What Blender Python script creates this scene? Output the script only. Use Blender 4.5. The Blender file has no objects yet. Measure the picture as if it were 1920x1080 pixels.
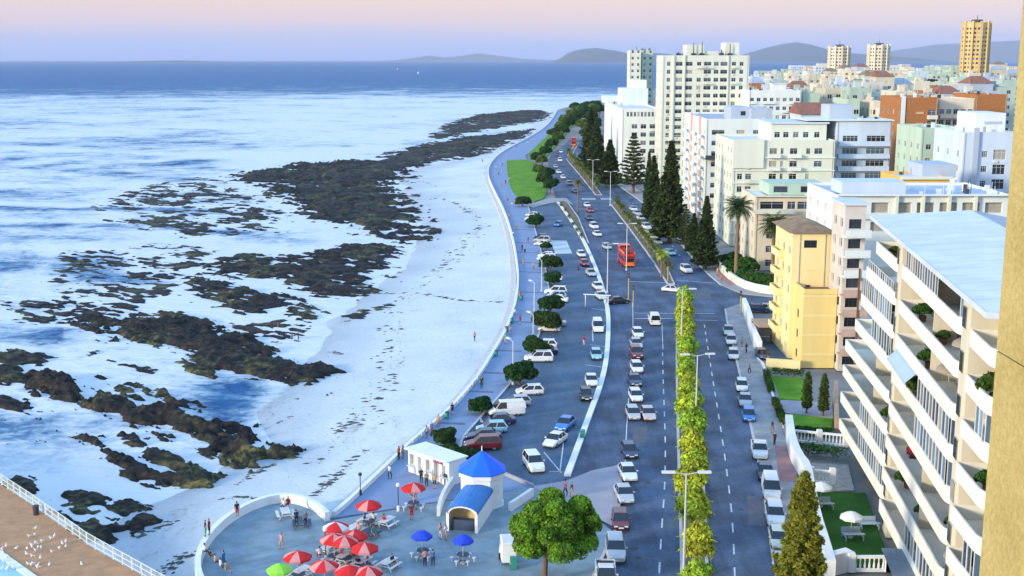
import bpy, math, random
import numpy as np
from mathutils import Vector, Matrix
from mathutils.geometry import tessellate_polygon

random.seed(11)
RNG = np.random.default_rng(5)
R = math.radians
scene = bpy.context.scene
COL = scene.collection

# ------------------------------------------------------------------ camera
CAM_H = 46.0
FPX = 2264.0                      # focal length in photograph pixels (1920 wide)
PITCH = R(10.72)
cam_d = bpy.data.cameras.new('camera')
cam = bpy.data.objects.new('camera', cam_d)
COL.objects.link(cam)
cam.location = (0, 0, CAM_H)
cam.rotation_euler = (R(90) - PITCH, 0, 0)
cam_d.sensor_width = 36.0
cam_d.lens = 36.0 * FPX / 1920.0
cam_d.clip_start = 0.1
cam_d.clip_end = 200000.0
scene.camera = cam

# ------------------------------------------------------------------ sky, sun, exposure
SUN_EL, SUN_AZ = 13.0, 238.0      # azimuth measured clockwise from +Y: behind and to the left, over the sea
world = bpy.data.worlds.new('World')
scene.world = world
world.use_nodes = True
wn = world.node_tree.nodes
wl = world.node_tree.links
wn.clear()
w_out = wn.new('ShaderNodeOutputWorld')
w_bg = wn.new('ShaderNodeBackground')
w_sky = wn.new('ShaderNodeTexSky')
w_sky.sky_type = 'NISHITA'
w_sky.sun_disc = False
w_sky.sun_elevation = R(SUN_EL)
w_sky.sun_rotation = R(SUN_AZ)
w_sky.altitude = 0
w_sky.air_density = 1.0
w_sky.dust_density = 1.0
w_sky.ozone_density = 1.6
w_bg.inputs['Strength'].default_value = 0.15
# thin dusk veil: lavender at the horizon, pink and cream above it, all the way round
w_tc = wn.new('ShaderNodeTexCoord')
w_sep = wn.new('ShaderNodeSeparateXYZ')
wl.new(w_tc.outputs['Generated'], w_sep.inputs[0])
w_map = wn.new('ShaderNodeMapping')
w_map.inputs['Scale'].default_value = (2.2, 2.2, 46.0)
wl.new(w_tc.outputs['Generated'], w_map.inputs[0])
w_noise = wn.new('ShaderNodeTexNoise')
w_noise.inputs['Scale'].default_value = 1.9
w_noise.inputs['Detail'].default_value = 6
w_noise.inputs['Roughness'].default_value = 0.58
wl.new(w_map.outputs[0], w_noise.inputs['Vector'])
w_add = wn.new('ShaderNodeMath'); w_add.operation = 'MULTIPLY_ADD'
wl.new(w_noise.outputs[0], w_add.inputs[0])
w_add.inputs[1].default_value = 0.030
wl.new(w_sep.outputs['Z'], w_add.inputs[2])
w_off = wn.new('ShaderNodeMath'); w_off.operation = 'SUBTRACT'
wl.new(w_add.outputs[0], w_off.inputs[0]); w_off.inputs[1].default_value = 0.015
w_ramp = wn.new('ShaderNodeValToRGB')
wl.new(w_off.outputs[0], w_ramp.inputs[0])
cr = w_ramp.color_ramp
SKY_STOPS = [(0.0, (1.5, 2.2, 5.2)), (0.008, (2.0, 2.3, 4.7)), (0.018, (3.1, 2.65, 3.8)), (0.030, (4.1, 2.9, 2.9)), (0.050, (4.5, 3.0, 2.3)),
             (0.10, (4.5, 3.6, 3.3)), (0.30, (3.5, 4.7, 6.5)), (1.0, (2.2, 4.6, 8.3))]
while len(cr.elements) < len(SKY_STOPS):
    cr.elements.new(0.5)
for e, (p, c) in zip(cr.elements, SKY_STOPS):
    e.position = p
    e.color = (c[0], c[1], c[2], 1)
w_mix = wn.new('ShaderNodeMix'); w_mix.data_type = 'RGBA'
w_mix.inputs['Factor'].default_value = 0.80
wl.new(w_sky.outputs[0], w_mix.inputs[6])
wl.new(w_ramp.outputs[0], w_mix.inputs[7])
wl.new(w_mix.outputs[2], w_bg.inputs['Color'])
wl.new(w_bg.outputs[0], w_out.inputs['Surface'])

sun_d = bpy.data.lights.new('sun', 'SUN')
sun_d.energy = 2.8
sun_d.angle = R(9)
sun_d.color = (1.0, 0.87, 0.65)
sun = bpy.data.objects.new('sun', sun_d)
COL.objects.link(sun)
_sd = Vector((math.sin(R(SUN_AZ)) * math.cos(R(SUN_EL)), math.cos(R(SUN_AZ)) * math.cos(R(SUN_EL)), math.sin(R(SUN_EL))))
sun.rotation_euler = _sd.to_track_quat('Z', 'Y').to_euler()
sun.location = (-60, -40, 90)

scene.view_settings.view_transform = 'Standard'
scene.view_settings.look = 'None'
scene.view_settings.gamma = 1.0
scene.view_settings.use_curve_mapping = False
scene.view_settings.exposure = 0.70
scene.cycles.use_denoising = True
scene.cycles.max_bounces = 6
scene.cycles.volume_bounces = 0
scene.cycles.sample_clamp_indirect = 4.0
scene.render.film_transparent = False

# ------------------------------------------------------------------ geometry helpers
def ray(px, py):
    u = (px - 960.0) / FPX
    v = (540.0 - py) / FPX
    cp, sp = math.cos(PITCH), math.sin(PITCH)
    return (u, cp + v * sp, -sp + v * cp)

def G(px, py, z=0.0):
    """a point of the plan: where the sight line through a photograph pixel meets level z"""
    d = ray(px, py)
    t = (z - CAM_H) / d[2]
    return (d[0] * t, d[1] * t)

def AT(px, py, Y):
    """x and z of a pixel on the upright plane at distance Y"""
    d = ray(px, py)
    t = Y / d[1]
    return d[0] * t, CAM_H + d[2] * t

def GP(pts, z=0.0):
    return [G(p[0], p[1], z) for p in pts]

def PIX(x, y, z):
    cp, sp = math.cos(PITCH), math.sin(PITCH)
    dz = z - CAM_H
    dep = y * cp - dz * sp
    up = y * sp + dz * cp
    return 960 + FPX * x / dep, 540 - FPX * up / dep

class MB:
    def __init__(self):
        self.v = []; self.f = []; self.m = []; self.M = None
    def vert(self, p):
        if self.M is not None:
            p = self.M @ Vector(p)
        self.v.append((p[0], p[1], p[2]))
        return len(self.v) - 1
    def face(self, pts, m=0):
        self.f.append([self.vert(p) for p in pts]); self.m.append(m)
    def box(self, c, s, m=0, rz=0.0, taper=1.0):
        cx, cy, cz = c; a, b, h = s[0] / 2, s[1] / 2, s[2] / 2
        ca, sa = math.cos(rz), math.sin(rz)
        P = []
        for z in (-h, h):
            k = taper if z > 0 else 1.0
            for x, y in ((-a, -b), (a, -b), (a, b), (-a, b)):
                x *= k; y *= k
                P.append(self.vert((cx + x * ca - y * sa, cy + x * sa + y * ca, cz + z)))
        for q in ((0, 3, 2, 1), (4, 5, 6, 7), (0, 1, 5, 4), (1, 2, 6, 5), (2, 3, 7, 6), (3, 0, 4, 7)):
            self.f.append([P[i] for i in q]); self.m.append(m)
    def bx(self, x0, x1, y0, y1, z0, z1, m=0):
        self.box(((x0 + x1) / 2, (y0 + y1) / 2, (z0 + z1) / 2), (x1 - x0, y1 - y0, z1 - z0), m)
    def tube(self, p0, p1, r0, r1=None, n=6, m=0, caps=True):
        if r1 is None: r1 = r0
        p0 = Vector(p0); p1 = Vector(p1)
        d = (p1 - p0)
        if d.length < 1e-6: return
        d.normalize()
        a = d.orthogonal().normalized(); b = d.cross(a)
        A = []; B = []
        for i in range(n):
            t = 2 * math.pi * i / n
            w = a * math.cos(t) + b * math.sin(t)
            A.append(self.vert(p0 + w * r0)); B.append(self.vert(p1 + w * r1))
        for i in range(n):
            j = (i + 1) % n
            self.f.append([A[i], A[j], B[j], B[i]]); self.m.append(m)
        if caps:
            self.f.append(A[::-1]); self.m.append(m)
            self.f.append(B); self.m.append(m)
    def lathe(self, prof, c=(0, 0, 0), n=16, m=0, a0=0.0):
        rings = []
        for r, z in prof:
            if r < 1e-5:
                rings.append([self.vert((c[0], c[1], c[2] + z))])
            else:
                rings.append([self.vert((c[0] + r * math.cos(a0 + 2 * math.pi * i / n), c[1] + r * math.sin(a0 + 2 * math.pi * i / n), c[2] + z)) for i in range(n)])
        for A, B in zip(rings, rings[1:]):
            for i in range(n):
                j = (i + 1) % n
                if len(A) == 1 and len(B) == 1: continue
                if len(A) == 1: self.f.append([A[0], B[j], B[i]])
                elif len(B) == 1: self.f.append([A[i], A[j], B[0]])
                else: self.f.append([A[i], A[j], B[j], B[i]])
                self.m.append(m)
    def poly(self, pts, z, m=0, zf=None):
        n = len(pts)
        ids = [self.vert((p[0], p[1], z if zf is None else zf(p))) for p in pts]
        for t in tessellate_polygon([[Vector((p[0], p[1], 0)) for p in pts]]):
            a, b, c = (Vector((pts[i][0], pts[i][1], 0)) for i in t)
            if (b - a).cross(c - a).z < 0: t = (t[0], t[2], t[1])
            self.f.append([ids[i] for i in t]); self.m.append(m)
    def prism(self, pts, z0, z1, m=0, ms=None, bottom=False):
        if ms is None: ms = m
        area = sum(pts[i][0] * pts[(i + 1) % len(pts)][1] - pts[(i + 1) % len(pts)][0] * pts[i][1] for i in range(len(pts)))
        if area < 0: pts = pts[::-1]
        self.poly(pts, z1, m)
        n = len(pts)
        for i in range(n):
            p, q = pts[i], pts[(i + 1) % n]
            self.face([(p[0], p[1], z0), (q[0], q[1], z0), (q[0], q[1], z1), (p[0], p[1], z1)], ms)
        if bottom:
            k = len(self.f)
            self.poly(pts, z0, m)
            for i in range(k, len(self.f)): self.f[i] = self.f[i][::-1]
    def ribbon(self, line, w, z0, z1, m=0, closed=False):
        """a wall or kerb of width w along a plan polyline"""
        L, Rr = offset_line(line, w / 2, closed), offset_line(line, -w / 2, closed)
        n = len(line)
        rng = range(n if closed else n - 1)
        for i in rng:
            j = (i + 1) % n
            a, b, c, d = L[i], L[j], Rr[j], Rr[i]
            self.face([(d[0], d[1], z1), (c[0], c[1], z1), (b[0], b[1], z1), (a[0], a[1], z1)], m)
            self.face([(a[0], a[1], z0), (a[0], a[1], z1), (b[0], b[1], z1), (b[0], b[1], z0)], m)
            self.face([(d[0], d[1], z0), (c[0], c[1], z0), (c[0], c[1], z1), (d[0], d[1], z1)], m)
        if not closed:
            for k in (0, n - 1):
                a, d = L[k], Rr[k]
                self.face([(a[0], a[1], z0), (d[0], d[1], z0), (d[0], d[1], z1), (a[0], a[1], z1)], m)
    def mesh(self, name, mats, smooth=False):
        me = bpy.data.meshes.new(name)
        me.from_pydata(self.v, [], self.f)
        for mt in mats: me.materials.append(mt)
        if len(mats) > 1: me.polygons.foreach_set('material_index', self.m)
        if smooth: me.polygons.foreach_set('use_smooth', [True] * len(me.polygons))
        me.update()
        return me
    def build(self, name, mats, parent=None, smooth=False, loc=None):
        if not isinstance(mats, (list, tuple)): mats = [mats]
        return put(self.mesh(name, mats, smooth), name, parent, loc)

def put(me, name, parent=None, loc=None, rz=0.0):
    o = bpy.data.objects.new(name, me)
    COL.objects.link(o)
    if parent is not None: o.parent = parent
    if loc is not None: o.location = loc
    if rz: o.rotation_euler = (0, 0, rz)
    return o

def empty(name, loc, rz=0.0):
    o = bpy.data.objects.new(name, None)
    o.empty_display_size = 0.5
    COL.objects.link(o)
    o.location = loc; o.rotation_euler = (0, 0, rz)
    return o

def tag(o, label=None, cat=None, group=None, kind=None):
    if label: o['label'] = label
    if cat: o['category'] = cat
    if group: o['group'] = group
    if kind: o['kind'] = kind
    return o

def copy_tree(o, parent=None):
    c = o.copy(); COL.objects.link(c); c.parent = parent
    for k in ('label',):
        if parent is None and k in c: del c[k]
    for ch in o.children: copy_tree(ch, c)
    return c

def offset_line(line, d, closed=False):
    out = []
    n = len(line)
    for i in range(n):
        if closed: p, q = line[i - 1], line[(i + 1) % n]
        else: p, q = line[max(i - 1, 0)], line[min(i + 1, n - 1)]
        tx, ty = q[0] - p[0], q[1] - p[1]
        L = math.hypot(tx, ty) or 1
        out.append((line[i][0] - ty / L * d, line[i][1] + tx / L * d))
    return out

def resample(line, step):
    out = [line[0]]; acc = 0.0
    for a, b in zip(line, line[1:]):
        L = math.hypot(b[0] - a[0], b[1] - a[1])
        if L < 1e-9: continue
        d = step - acc
        while d <= L:
            t = d / L
            out.append((a[0] + (b[0] - a[0]) * t, a[1] + (b[1] - a[1]) * t)); d += step
        acc = (acc + L) % step
    return out

def smooth_line(line, k=2):
    """Chaikin corner cutting that keeps both ends"""
    for _ in range(k):
        o = [line[0]]
        for a, b in zip(line, line[1:]):
            o.append((a[0] * .75 + b[0] * .25, a[1] * .75 + b[1] * .25))
            o.append((a[0] * .25 + b[0] * .75, a[1] * .25 + b[1] * .75))
        o.append(line[-1]); line = o
    return line

def tangent(line, i):
    p, q = line[max(i - 1, 0)], line[min(i + 1, len(line) - 1)]
    return math.atan2(q[1] - p[1], q[0] - p[0])

_ORD = ['zeroth', 'first', 'second', 'third', 'fourth', 'fifth', 'sixth', 'seventh', 'eighth', 'ninth', 'tenth', 'eleventh', 'twelfth',
        'thirteenth', 'fourteenth', 'fifteenth', 'sixteenth', 'seventeenth', 'eighteenth', 'nineteenth']
def ordw(n):
    if n < 20: return _ORD[n]
    t = ['', '', 'twenty', 'thirty', 'forty', 'fifty', 'sixty', 'seventy', 'eighty', 'ninety'][n // 10]
    return (t[:-1] + 'ieth') if n % 10 == 0 else t + '-' + _ORD[n % 10]

# vectorised noise ----------------------------------------------------
_PERM = RNG.random((256, 256))
def vnoise(x, y):
    xi = np.floor(x).astype(int); yi = np.floor(y).astype(int)
    fx = x - xi; fy = y - yi
    fx = fx * fx * (3 - 2 * fx); fy = fy * fy * (3 - 2 * fy)
    a = _PERM[xi % 256, yi % 256]; b = _PERM[(xi + 1) % 256, yi % 256]
    c = _PERM[xi % 256, (yi + 1) % 256]; d = _PERM[(xi + 1) % 256, (yi + 1) % 256]
    return (a + (b - a) * fx) * (1 - fy) + (c + (d - c) * fx) * fy
def fbm(x, y, o=4, g=0.5):
    s = 0; a = 1; t = 0
    for k in range(o):
        s = s + a * vnoise(x * 2 ** k + 17.3 * k, y * 2 ** k + 9.1 * k); t += a; a *= g
    return s / t
def ridged(x, y, o=4, g=0.55):
    s = 0; a = 1; t = 0
    for k in range(o):
        s = s + a * (1 - np.abs(2 * vnoise(x * 2 ** k + 31.7 * k, y * 2 ** k + 5.9 * k) - 1)); t += a; a *= g
    return s / t
def in_poly(x, y, poly):
    r = np.zeros(x.shape, bool)
    n = len(poly)
    for i in range(n):
        x1, y1 = poly[i]; x2, y2 = poly[(i + 1) % n]
        if y1 == y2: continue
        c = ((y1 > y) != (y2 > y)) & (x < (x2 - x1) * (y - y1) / (y2 - y1) + x1)
        r ^= c
    return r
def d_line(x, y, line, closed=False):
    d = np.full(x.shape, 1e9)
    n = len(line)
    for i in range(n if closed else n - 1):
        x1, y1 = line[i]; x2, y2 = line[(i + 1) % n]
        dx, dy = x2 - x1, y2 - y1
        L = dx * dx + dy * dy
        if L < 1e-9: continue
        t = np.clip(((x - x1) * dx + (y - y1) * dy) / L, 0, 1)
        d = np.minimum(d, np.hypot(x - x1 - t * dx, y - y1 - t * dy))
    return d
def grid_mesh(name, X, Y, Z, keep=None):
    nr, nc = X.shape
    idx = np.arange(nr * nc).reshape(nr, nc)
    q = np.stack([idx[:-1, :-1], idx[:-1, 1:], idx[1:, 1:], idx[1:, :-1]], -1).reshape(-1, 4)
    V = np.stack([X, Y, Z], -1).reshape(-1, 3)
    if keep is not None:
        k = keep.reshape(-1)
        q = q[k[q].any(1)]
        used = np.zeros(len(V), bool); used[q.reshape(-1)] = True
        remap = np.cumsum(used) - 1
        V = V[used]; q = remap[q]
    else:
        used = np.ones(len(V), bool)
    # faces upwards
    if len(q):
        a, b, c = V[q[0, 0]], V[q[0, 1]], V[q[0, 2]]
        if np.cross(b - a, c - a)[2] < 0: q = q[:, ::-1]
    me = bpy.data.meshes.new(name)
    me.from_pydata(V.tolist(), [], q.tolist())
    me.polygons.foreach_set('use_smooth', [True] * len(me.polygons))
    me.update()
    return me, used
def set_attr(me, name, vals):
    a = me.attributes.new(name, 'FLOAT', 'POINT')
    a.data.foreach_set('value', np.asarray(vals, dtype=np.float32))

# ------------------------------------------------------------------ materials
MATS = {}
def _nodes(name):
    m = bpy.data.materials.new(name); m.use_nodes = True
    nt = m.node_tree
    return m, nt, nt.nodes, nt.links, nt.nodes['Principled BSDF']
def mat(name, col, rough=0.7, var=0.12, scale=1.5, bump=0.0, bscale=None, metal=0.0, spec=0.4, coords='pos', col2=None, streak=False, island=0.0, trans=0.0, coat=0.0):
    """procedural surface: base colour broken up by noise, optional fine relief"""
    if name in MATS: return MATS[name]
    m, nt, N, L, b = _nodes(name)
    b.inputs['Roughness'].default_value = rough
    b.inputs['Metallic'].default_value = metal
    b.inputs['Specular IOR Level'].default_value = spec
    if coat: b.inputs['Coat Weight'].default_value = coat; b.inputs['Coat Roughness'].default_value = 0.06
    if coords == 'pos':
        src = N.new('ShaderNodeNewGeometry').outputs['Position']
    else:
        src = N.new('ShaderNodeTexCoord').outputs['Object']
    if streak:
        mp = N.new('ShaderNodeMapping'); mp.inputs['Scale'].default_value = (1, 1, 0.12)
        L.new(src, mp.inputs[0]); vec = mp.outputs[0]
    else:
        vec = src
    n1 = N.new('ShaderNodeTexNoise'); n1.inputs['Scale'].default_value = scale; n1.inputs['Detail'].default_value = 5; n1.inputs['Roughness'].default_value = 0.6
    L.new(vec, n1.inputs['Vector'])
    rp = N.new('ShaderNodeValToRGB')
    c1 = tuple(max(0, c * (1 - var)) for c in col) + (1,)
    c2 = (tuple(min(1, c * (1 + var)) for c in col) + (1,)) if col2 is None else tuple(col2) + (1,)
    rp.color_ramp.elements[0].position = 0.32; rp.color_ramp.elements[1].position = 0.68
    rp.color_ramp.elements[0].color = c1; rp.color_ramp.elements[1].color = c2
    L.new(n1.outputs[0], rp.inputs[0])
    out = rp.outputs[0]
    if island > 0:
        g = N.new('ShaderNodeNewGeometry')
        hsv = N.new('ShaderNodeHueSaturation')
        mr = N.new('ShaderNodeMapRange'); mr.inputs[3].default_value = 1 - island; mr.inputs[4].default_value = 1 + island
        L.new(g.outputs['Random Per Island'], mr.inputs[0]); L.new(mr.outputs[0], hsv.inputs['Value'])
        mr2 = N.new('ShaderNodeMapRange'); mr2.inputs[3].default_value = 0.5 - 0.03; mr2.inputs[4].default_value = 0.5 + 0.03
        oi = N.new('ShaderNodeObjectInfo'); L.new(oi.outputs['Random'], mr2.inputs[0]); L.new(mr2.outputs[0], hsv.inputs['Hue'])
        L.new(out, hsv.inputs['Color']); out = hsv.outputs[0]
    L.new(out, b.inputs['Base Color'])
    if bump > 0:
        n2 = N.new('ShaderNodeTexNoise'); n2.inputs['Scale'].default_value = bscale or scale * 8; n2.inputs['Detail'].default_value = 4
        L.new(src, n2.inputs['Vector'])
        bp = N.new('ShaderNodeBump'); bp.inputs['Strength'].default_value = bump; bp.inputs['Distance'].default_value = 0.05
        L.new(n2.outputs[0], bp.inputs['Height']); L.new(bp.outputs[0], b.inputs['Normal'])
    if trans > 0:
        tr = N.new('ShaderNodeBsdfTranslucent'); L.new(out, tr.inputs['Color'])
        mx = N.new('ShaderNodeMixShader'); mx.inputs[0].default_value = trans
        L.new(b.outputs[0], mx.inputs[1]); L.new(tr.outputs[0], mx.inputs[2])
        L.new(mx.outputs[0], N['Material Output'].inputs['Surface'])
    MATS[name] = m
    return m
def glass_mat(name='window_glass', col=(0.025, 0.035, 0.05), rough=0.12):
    if name in MATS: return MATS[name]
    m, nt, N, L, b = _nodes(name)
    oi = N.new('ShaderNodeObjectInfo')
    gi = N.new('ShaderNodeNewGeometry')
    ad = N.new('ShaderNodeMath'); ad.operation = 'ADD'; L.new(oi.outputs['Random'], ad.inputs[0]); L.new(gi.outputs['Random Per Island'], ad.inputs[1])
    fr = N.new('ShaderNodeMath'); fr.operation = 'FRACT'; L.new(ad.outputs[0], fr.inputs[0])
    rp = N.new('ShaderNodeValToRGB')
    rp.color_ramp.interpolation = 'CONSTANT'
    rp.color_ramp.elements[0].color = tuple(c * 0.5 for c in col) + (1,)
    rp.color_ramp.elements[1].position = 0.9; rp.color_ramp.elements[1].color = (0.36, 0.34, 0.29, 1)     # drawn curtain behind the glass
    for p_, k_ in ((0.3, 1.0), (0.55, 1.9), (0.72, 3.2)):
        e = rp.color_ramp.elements.new(p_); e.color = tuple(c * k_ for c in col) + (1,)
    e = rp.color_ramp.elements.new(0.82); e.color = (0.17, 0.17, 0.16, 1)
    L.new(fr.outputs[0], rp.inputs[0])
    L.new(rp.outputs[0], b.inputs['Base Color'])
    b.inputs['Roughness'].default_value = rough
    b.inputs['Specular IOR Level'].default_value = 0.6
    MATS[name] = m
    return m

# =================================================================== SETTING
SEA_Z = -2.6
# ---- plan lines read off the photograph, as ground points
WALL_PX = [(1046, 205), (1038, 220), (1022, 240), (985, 262), (940, 285), (917, 308), (914, 330), (926, 358), (945, 395), (960, 440), (969, 490), (972, 530), (966, 575),
           (952, 615), (930, 655), (895, 712), (850, 765), (800, 808), (765, 838), (735, 868), (680, 920), (640, 957), (614, 977)]
BAY_PX = [(614, 977), (598, 960), (565, 944), (525, 940), (485, 950), (450, 966), (420, 987), (396, 1010), (380, 1035), (371, 1062), (372, 1090), (392, 1125), (430, 1160)]
WALL = smooth_line(GP(WALL_PX, 0.1), 2)
BAY = smooth_line(GP(BAY_PX, 0.1), 2)
SEAWALL = WALL + BAY[1:]
WATER_PX = [(1030, 212), (985, 250), (905, 292), (765, 318), (745, 345), (785, 395), (806, 440), (745, 520), (640, 575), (610, 640), (545, 705), (470, 790), (500, 830), (540, 853),
            (430, 872), (400, 900), (318, 932), (262, 962), (235, 1000), (290, 1075), (330, 1120), (420, 1180)]
WATERLINE = smooth_line(GP(WATER_PX, SEA_Z), 1)
CARL_PX = [(990, 386), (1003, 430), (1014, 470), (1024, 510), (1030, 548), (1024, 590), (1006, 640), (984, 686), (946, 732), (902, 782), (866, 822), (862, 850), (905, 874), (950, 890), (1003, 914)]
SEP_PX = [(1064, 893), (1085, 836), (1108, 772), (1126, 725), (1137, 680), (1141, 620), (1140, 578), (1124, 520), (1098, 458), (1078, 425), (1058, 395), (1046, 380)]
CARL = smooth_line(GP(CARL_PX), 1)
SEP = smooth_line(GP(SEP_PX), 2)
RK_PX = [(1470, 1180), (1455, 1085), (1441, 980), (1426, 880), (1406, 790), (1391, 720), (1375, 650), (1363, 602), (1360, 580)]
RK2_PX = [(1352, 535), (1325, 512), (1300, 487), (1275, 455), (1250, 425), (1225, 398), (1197, 374), (1165, 352), (1140, 332), (1118, 310), (1104, 292), (1096, 276), (1092, 264)]
RK = smooth_line(GP(RK_PX), 1)
RK2 = smooth_line(GP(RK2_PX), 1)

# ---- materials of the setting
def asphalt_mat(name, col, patch=0.36):
    m, nt, N, L, b = _nodes(name)
    g = N.new('ShaderNodeNewGeometry')
    mp = N.new('ShaderNodeMapping'); mp.inputs['Scale'].default_value = (1, 0.12, 1)
    L.new(g.outputs['Position'], mp.inputs[0])
    n1 = N.new('ShaderNodeTexNoise'); n1.inputs['Scale'].default_value = 0.35; n1.inputs['Detail'].default_value = 6; n1.inputs['Roughness'].default_value = 0.65
    L.new(mp.outputs[0], n1.inputs['Vector'])
    n2 = N.new('ShaderNodeTexNoise'); n2.inputs['Scale'].default_value = 0.16; n2.inputs['Detail'].default_value = 4
    L.new(g.outputs['Position'], n2.inputs['Vector'])
    n3 = N.new('ShaderNodeTexNoise'); n3.inputs['Scale'].default_value = 2.2; n3.inputs['Detail'].default_value = 8; n3.inputs['Roughness'].default_value = 0.75
    L.new(g.outputs['Position'], n3.inputs['Vector'])
    ad = N.new('ShaderNodeMath'); ad.operation = 'ADD'; L.new(n1.outputs[0], ad.inputs[0]); L.new(n2.outputs[0], ad.inputs[1])
    rp = N.new('ShaderNodeValToRGB')
    rp.color_ramp.elements[0].position = 0.42; rp.color_ramp.elements[1].position = 0.59
    rp.color_ramp.elements[0].color = tuple(c * (1 - patch) for c in col) + (1,)
    rp.color_ramp.elements[1].color = tuple(c * (1 + patch) for c in col) + (1,)
    hf = N.new('ShaderNodeMath'); hf.operation = 'MULTIPLY'; hf.inputs[1].default_value = 0.5
    L.new(ad.outputs[0], hf.inputs[0]); L.new(hf.outputs[0], rp.inputs[0])
    mx = N.new('ShaderNodeMix'); mx.data_type = 'RGBA'; mx.blend_type = 'OVERLAY'; mx.inputs['Factor'].default_value = 0.75
    L.new(rp.outputs[0], mx.inputs[6]); L.new(n3.outputs[0], mx.inputs[7])
    L.new(mx.outputs[2], b.inputs['Base Color'])
    b.inputs['Roughness'].default_value = 0.75
    b.inputs['Specular IOR Level'].default_value = 0.3
    return m
M_ROAD = asphalt_mat('road_asphalt', (0.066, 0.098, 0.158))
M_LOT = asphalt_mat('car_park_asphalt', (0.070, 0.118, 0.180), 0.18)
M_PROM = mat('promenade_paving', (0.195, 0.265, 0.40), 0.8, 0.10, 0.25, 0.05, 6)
M_PLAZA = mat('plaza_paving', (0.195, 0.27, 0.315), 0.8, 0.22, 0.45, 0.05, 6)
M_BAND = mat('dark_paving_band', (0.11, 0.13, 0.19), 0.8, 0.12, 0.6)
M_SLIP = mat('pale_paving', (0.34, 0.32, 0.36), 0.8, 0.08, 0.5)
M_WALK = mat('pavement_concrete', (0.30, 0.30, 0.31), 0.85, 0.18, 0.5)
M_KERB = mat('kerb_concrete', (0.50, 0.50, 0.50), 0.85, 0.15, 1.2)
M_WHITE = mat('white_render', (0.78, 0.78, 0.76), 0.7, 0.06, 0.5, streak=True)
M_WPAINT = mat('road_paint', (0.56, 0.58, 0.62), 0.7, 0.38, 2.2)
M_LAND = mat('city_ground', (0.20, 0.20, 0.19), 0.9, 0.25, 0.05)
M_SOIL = mat('soil', (0.16, 0.12, 0.08), 0.95, 0.3, 0.8)
M_BRICKPAVE = mat('terrace_brick_paving', (0.45, 0.24, 0.12), 0.85, 0.16, 0.8, 0.1, 9)
M_REDPAVE = mat('red_paving', (0.34, 0.18, 0.17), 0.85, 0.15, 0.8)

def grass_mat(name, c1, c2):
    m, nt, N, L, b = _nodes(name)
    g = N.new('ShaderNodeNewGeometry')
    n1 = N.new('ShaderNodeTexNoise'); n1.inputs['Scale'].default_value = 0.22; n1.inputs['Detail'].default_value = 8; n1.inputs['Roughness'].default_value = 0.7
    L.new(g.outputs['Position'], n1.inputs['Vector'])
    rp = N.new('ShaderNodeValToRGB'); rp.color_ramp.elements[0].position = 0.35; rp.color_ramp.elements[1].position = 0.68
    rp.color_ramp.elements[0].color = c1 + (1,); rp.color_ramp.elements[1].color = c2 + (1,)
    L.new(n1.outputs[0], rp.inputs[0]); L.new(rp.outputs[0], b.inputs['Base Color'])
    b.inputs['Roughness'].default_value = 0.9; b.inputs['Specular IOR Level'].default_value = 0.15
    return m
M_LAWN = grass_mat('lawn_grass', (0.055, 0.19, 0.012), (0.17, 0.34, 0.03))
M_LAWND = grass_mat('garden_grass', (0.02, 0.085, 0.012), (0.05, 0.15, 0.02))

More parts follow.
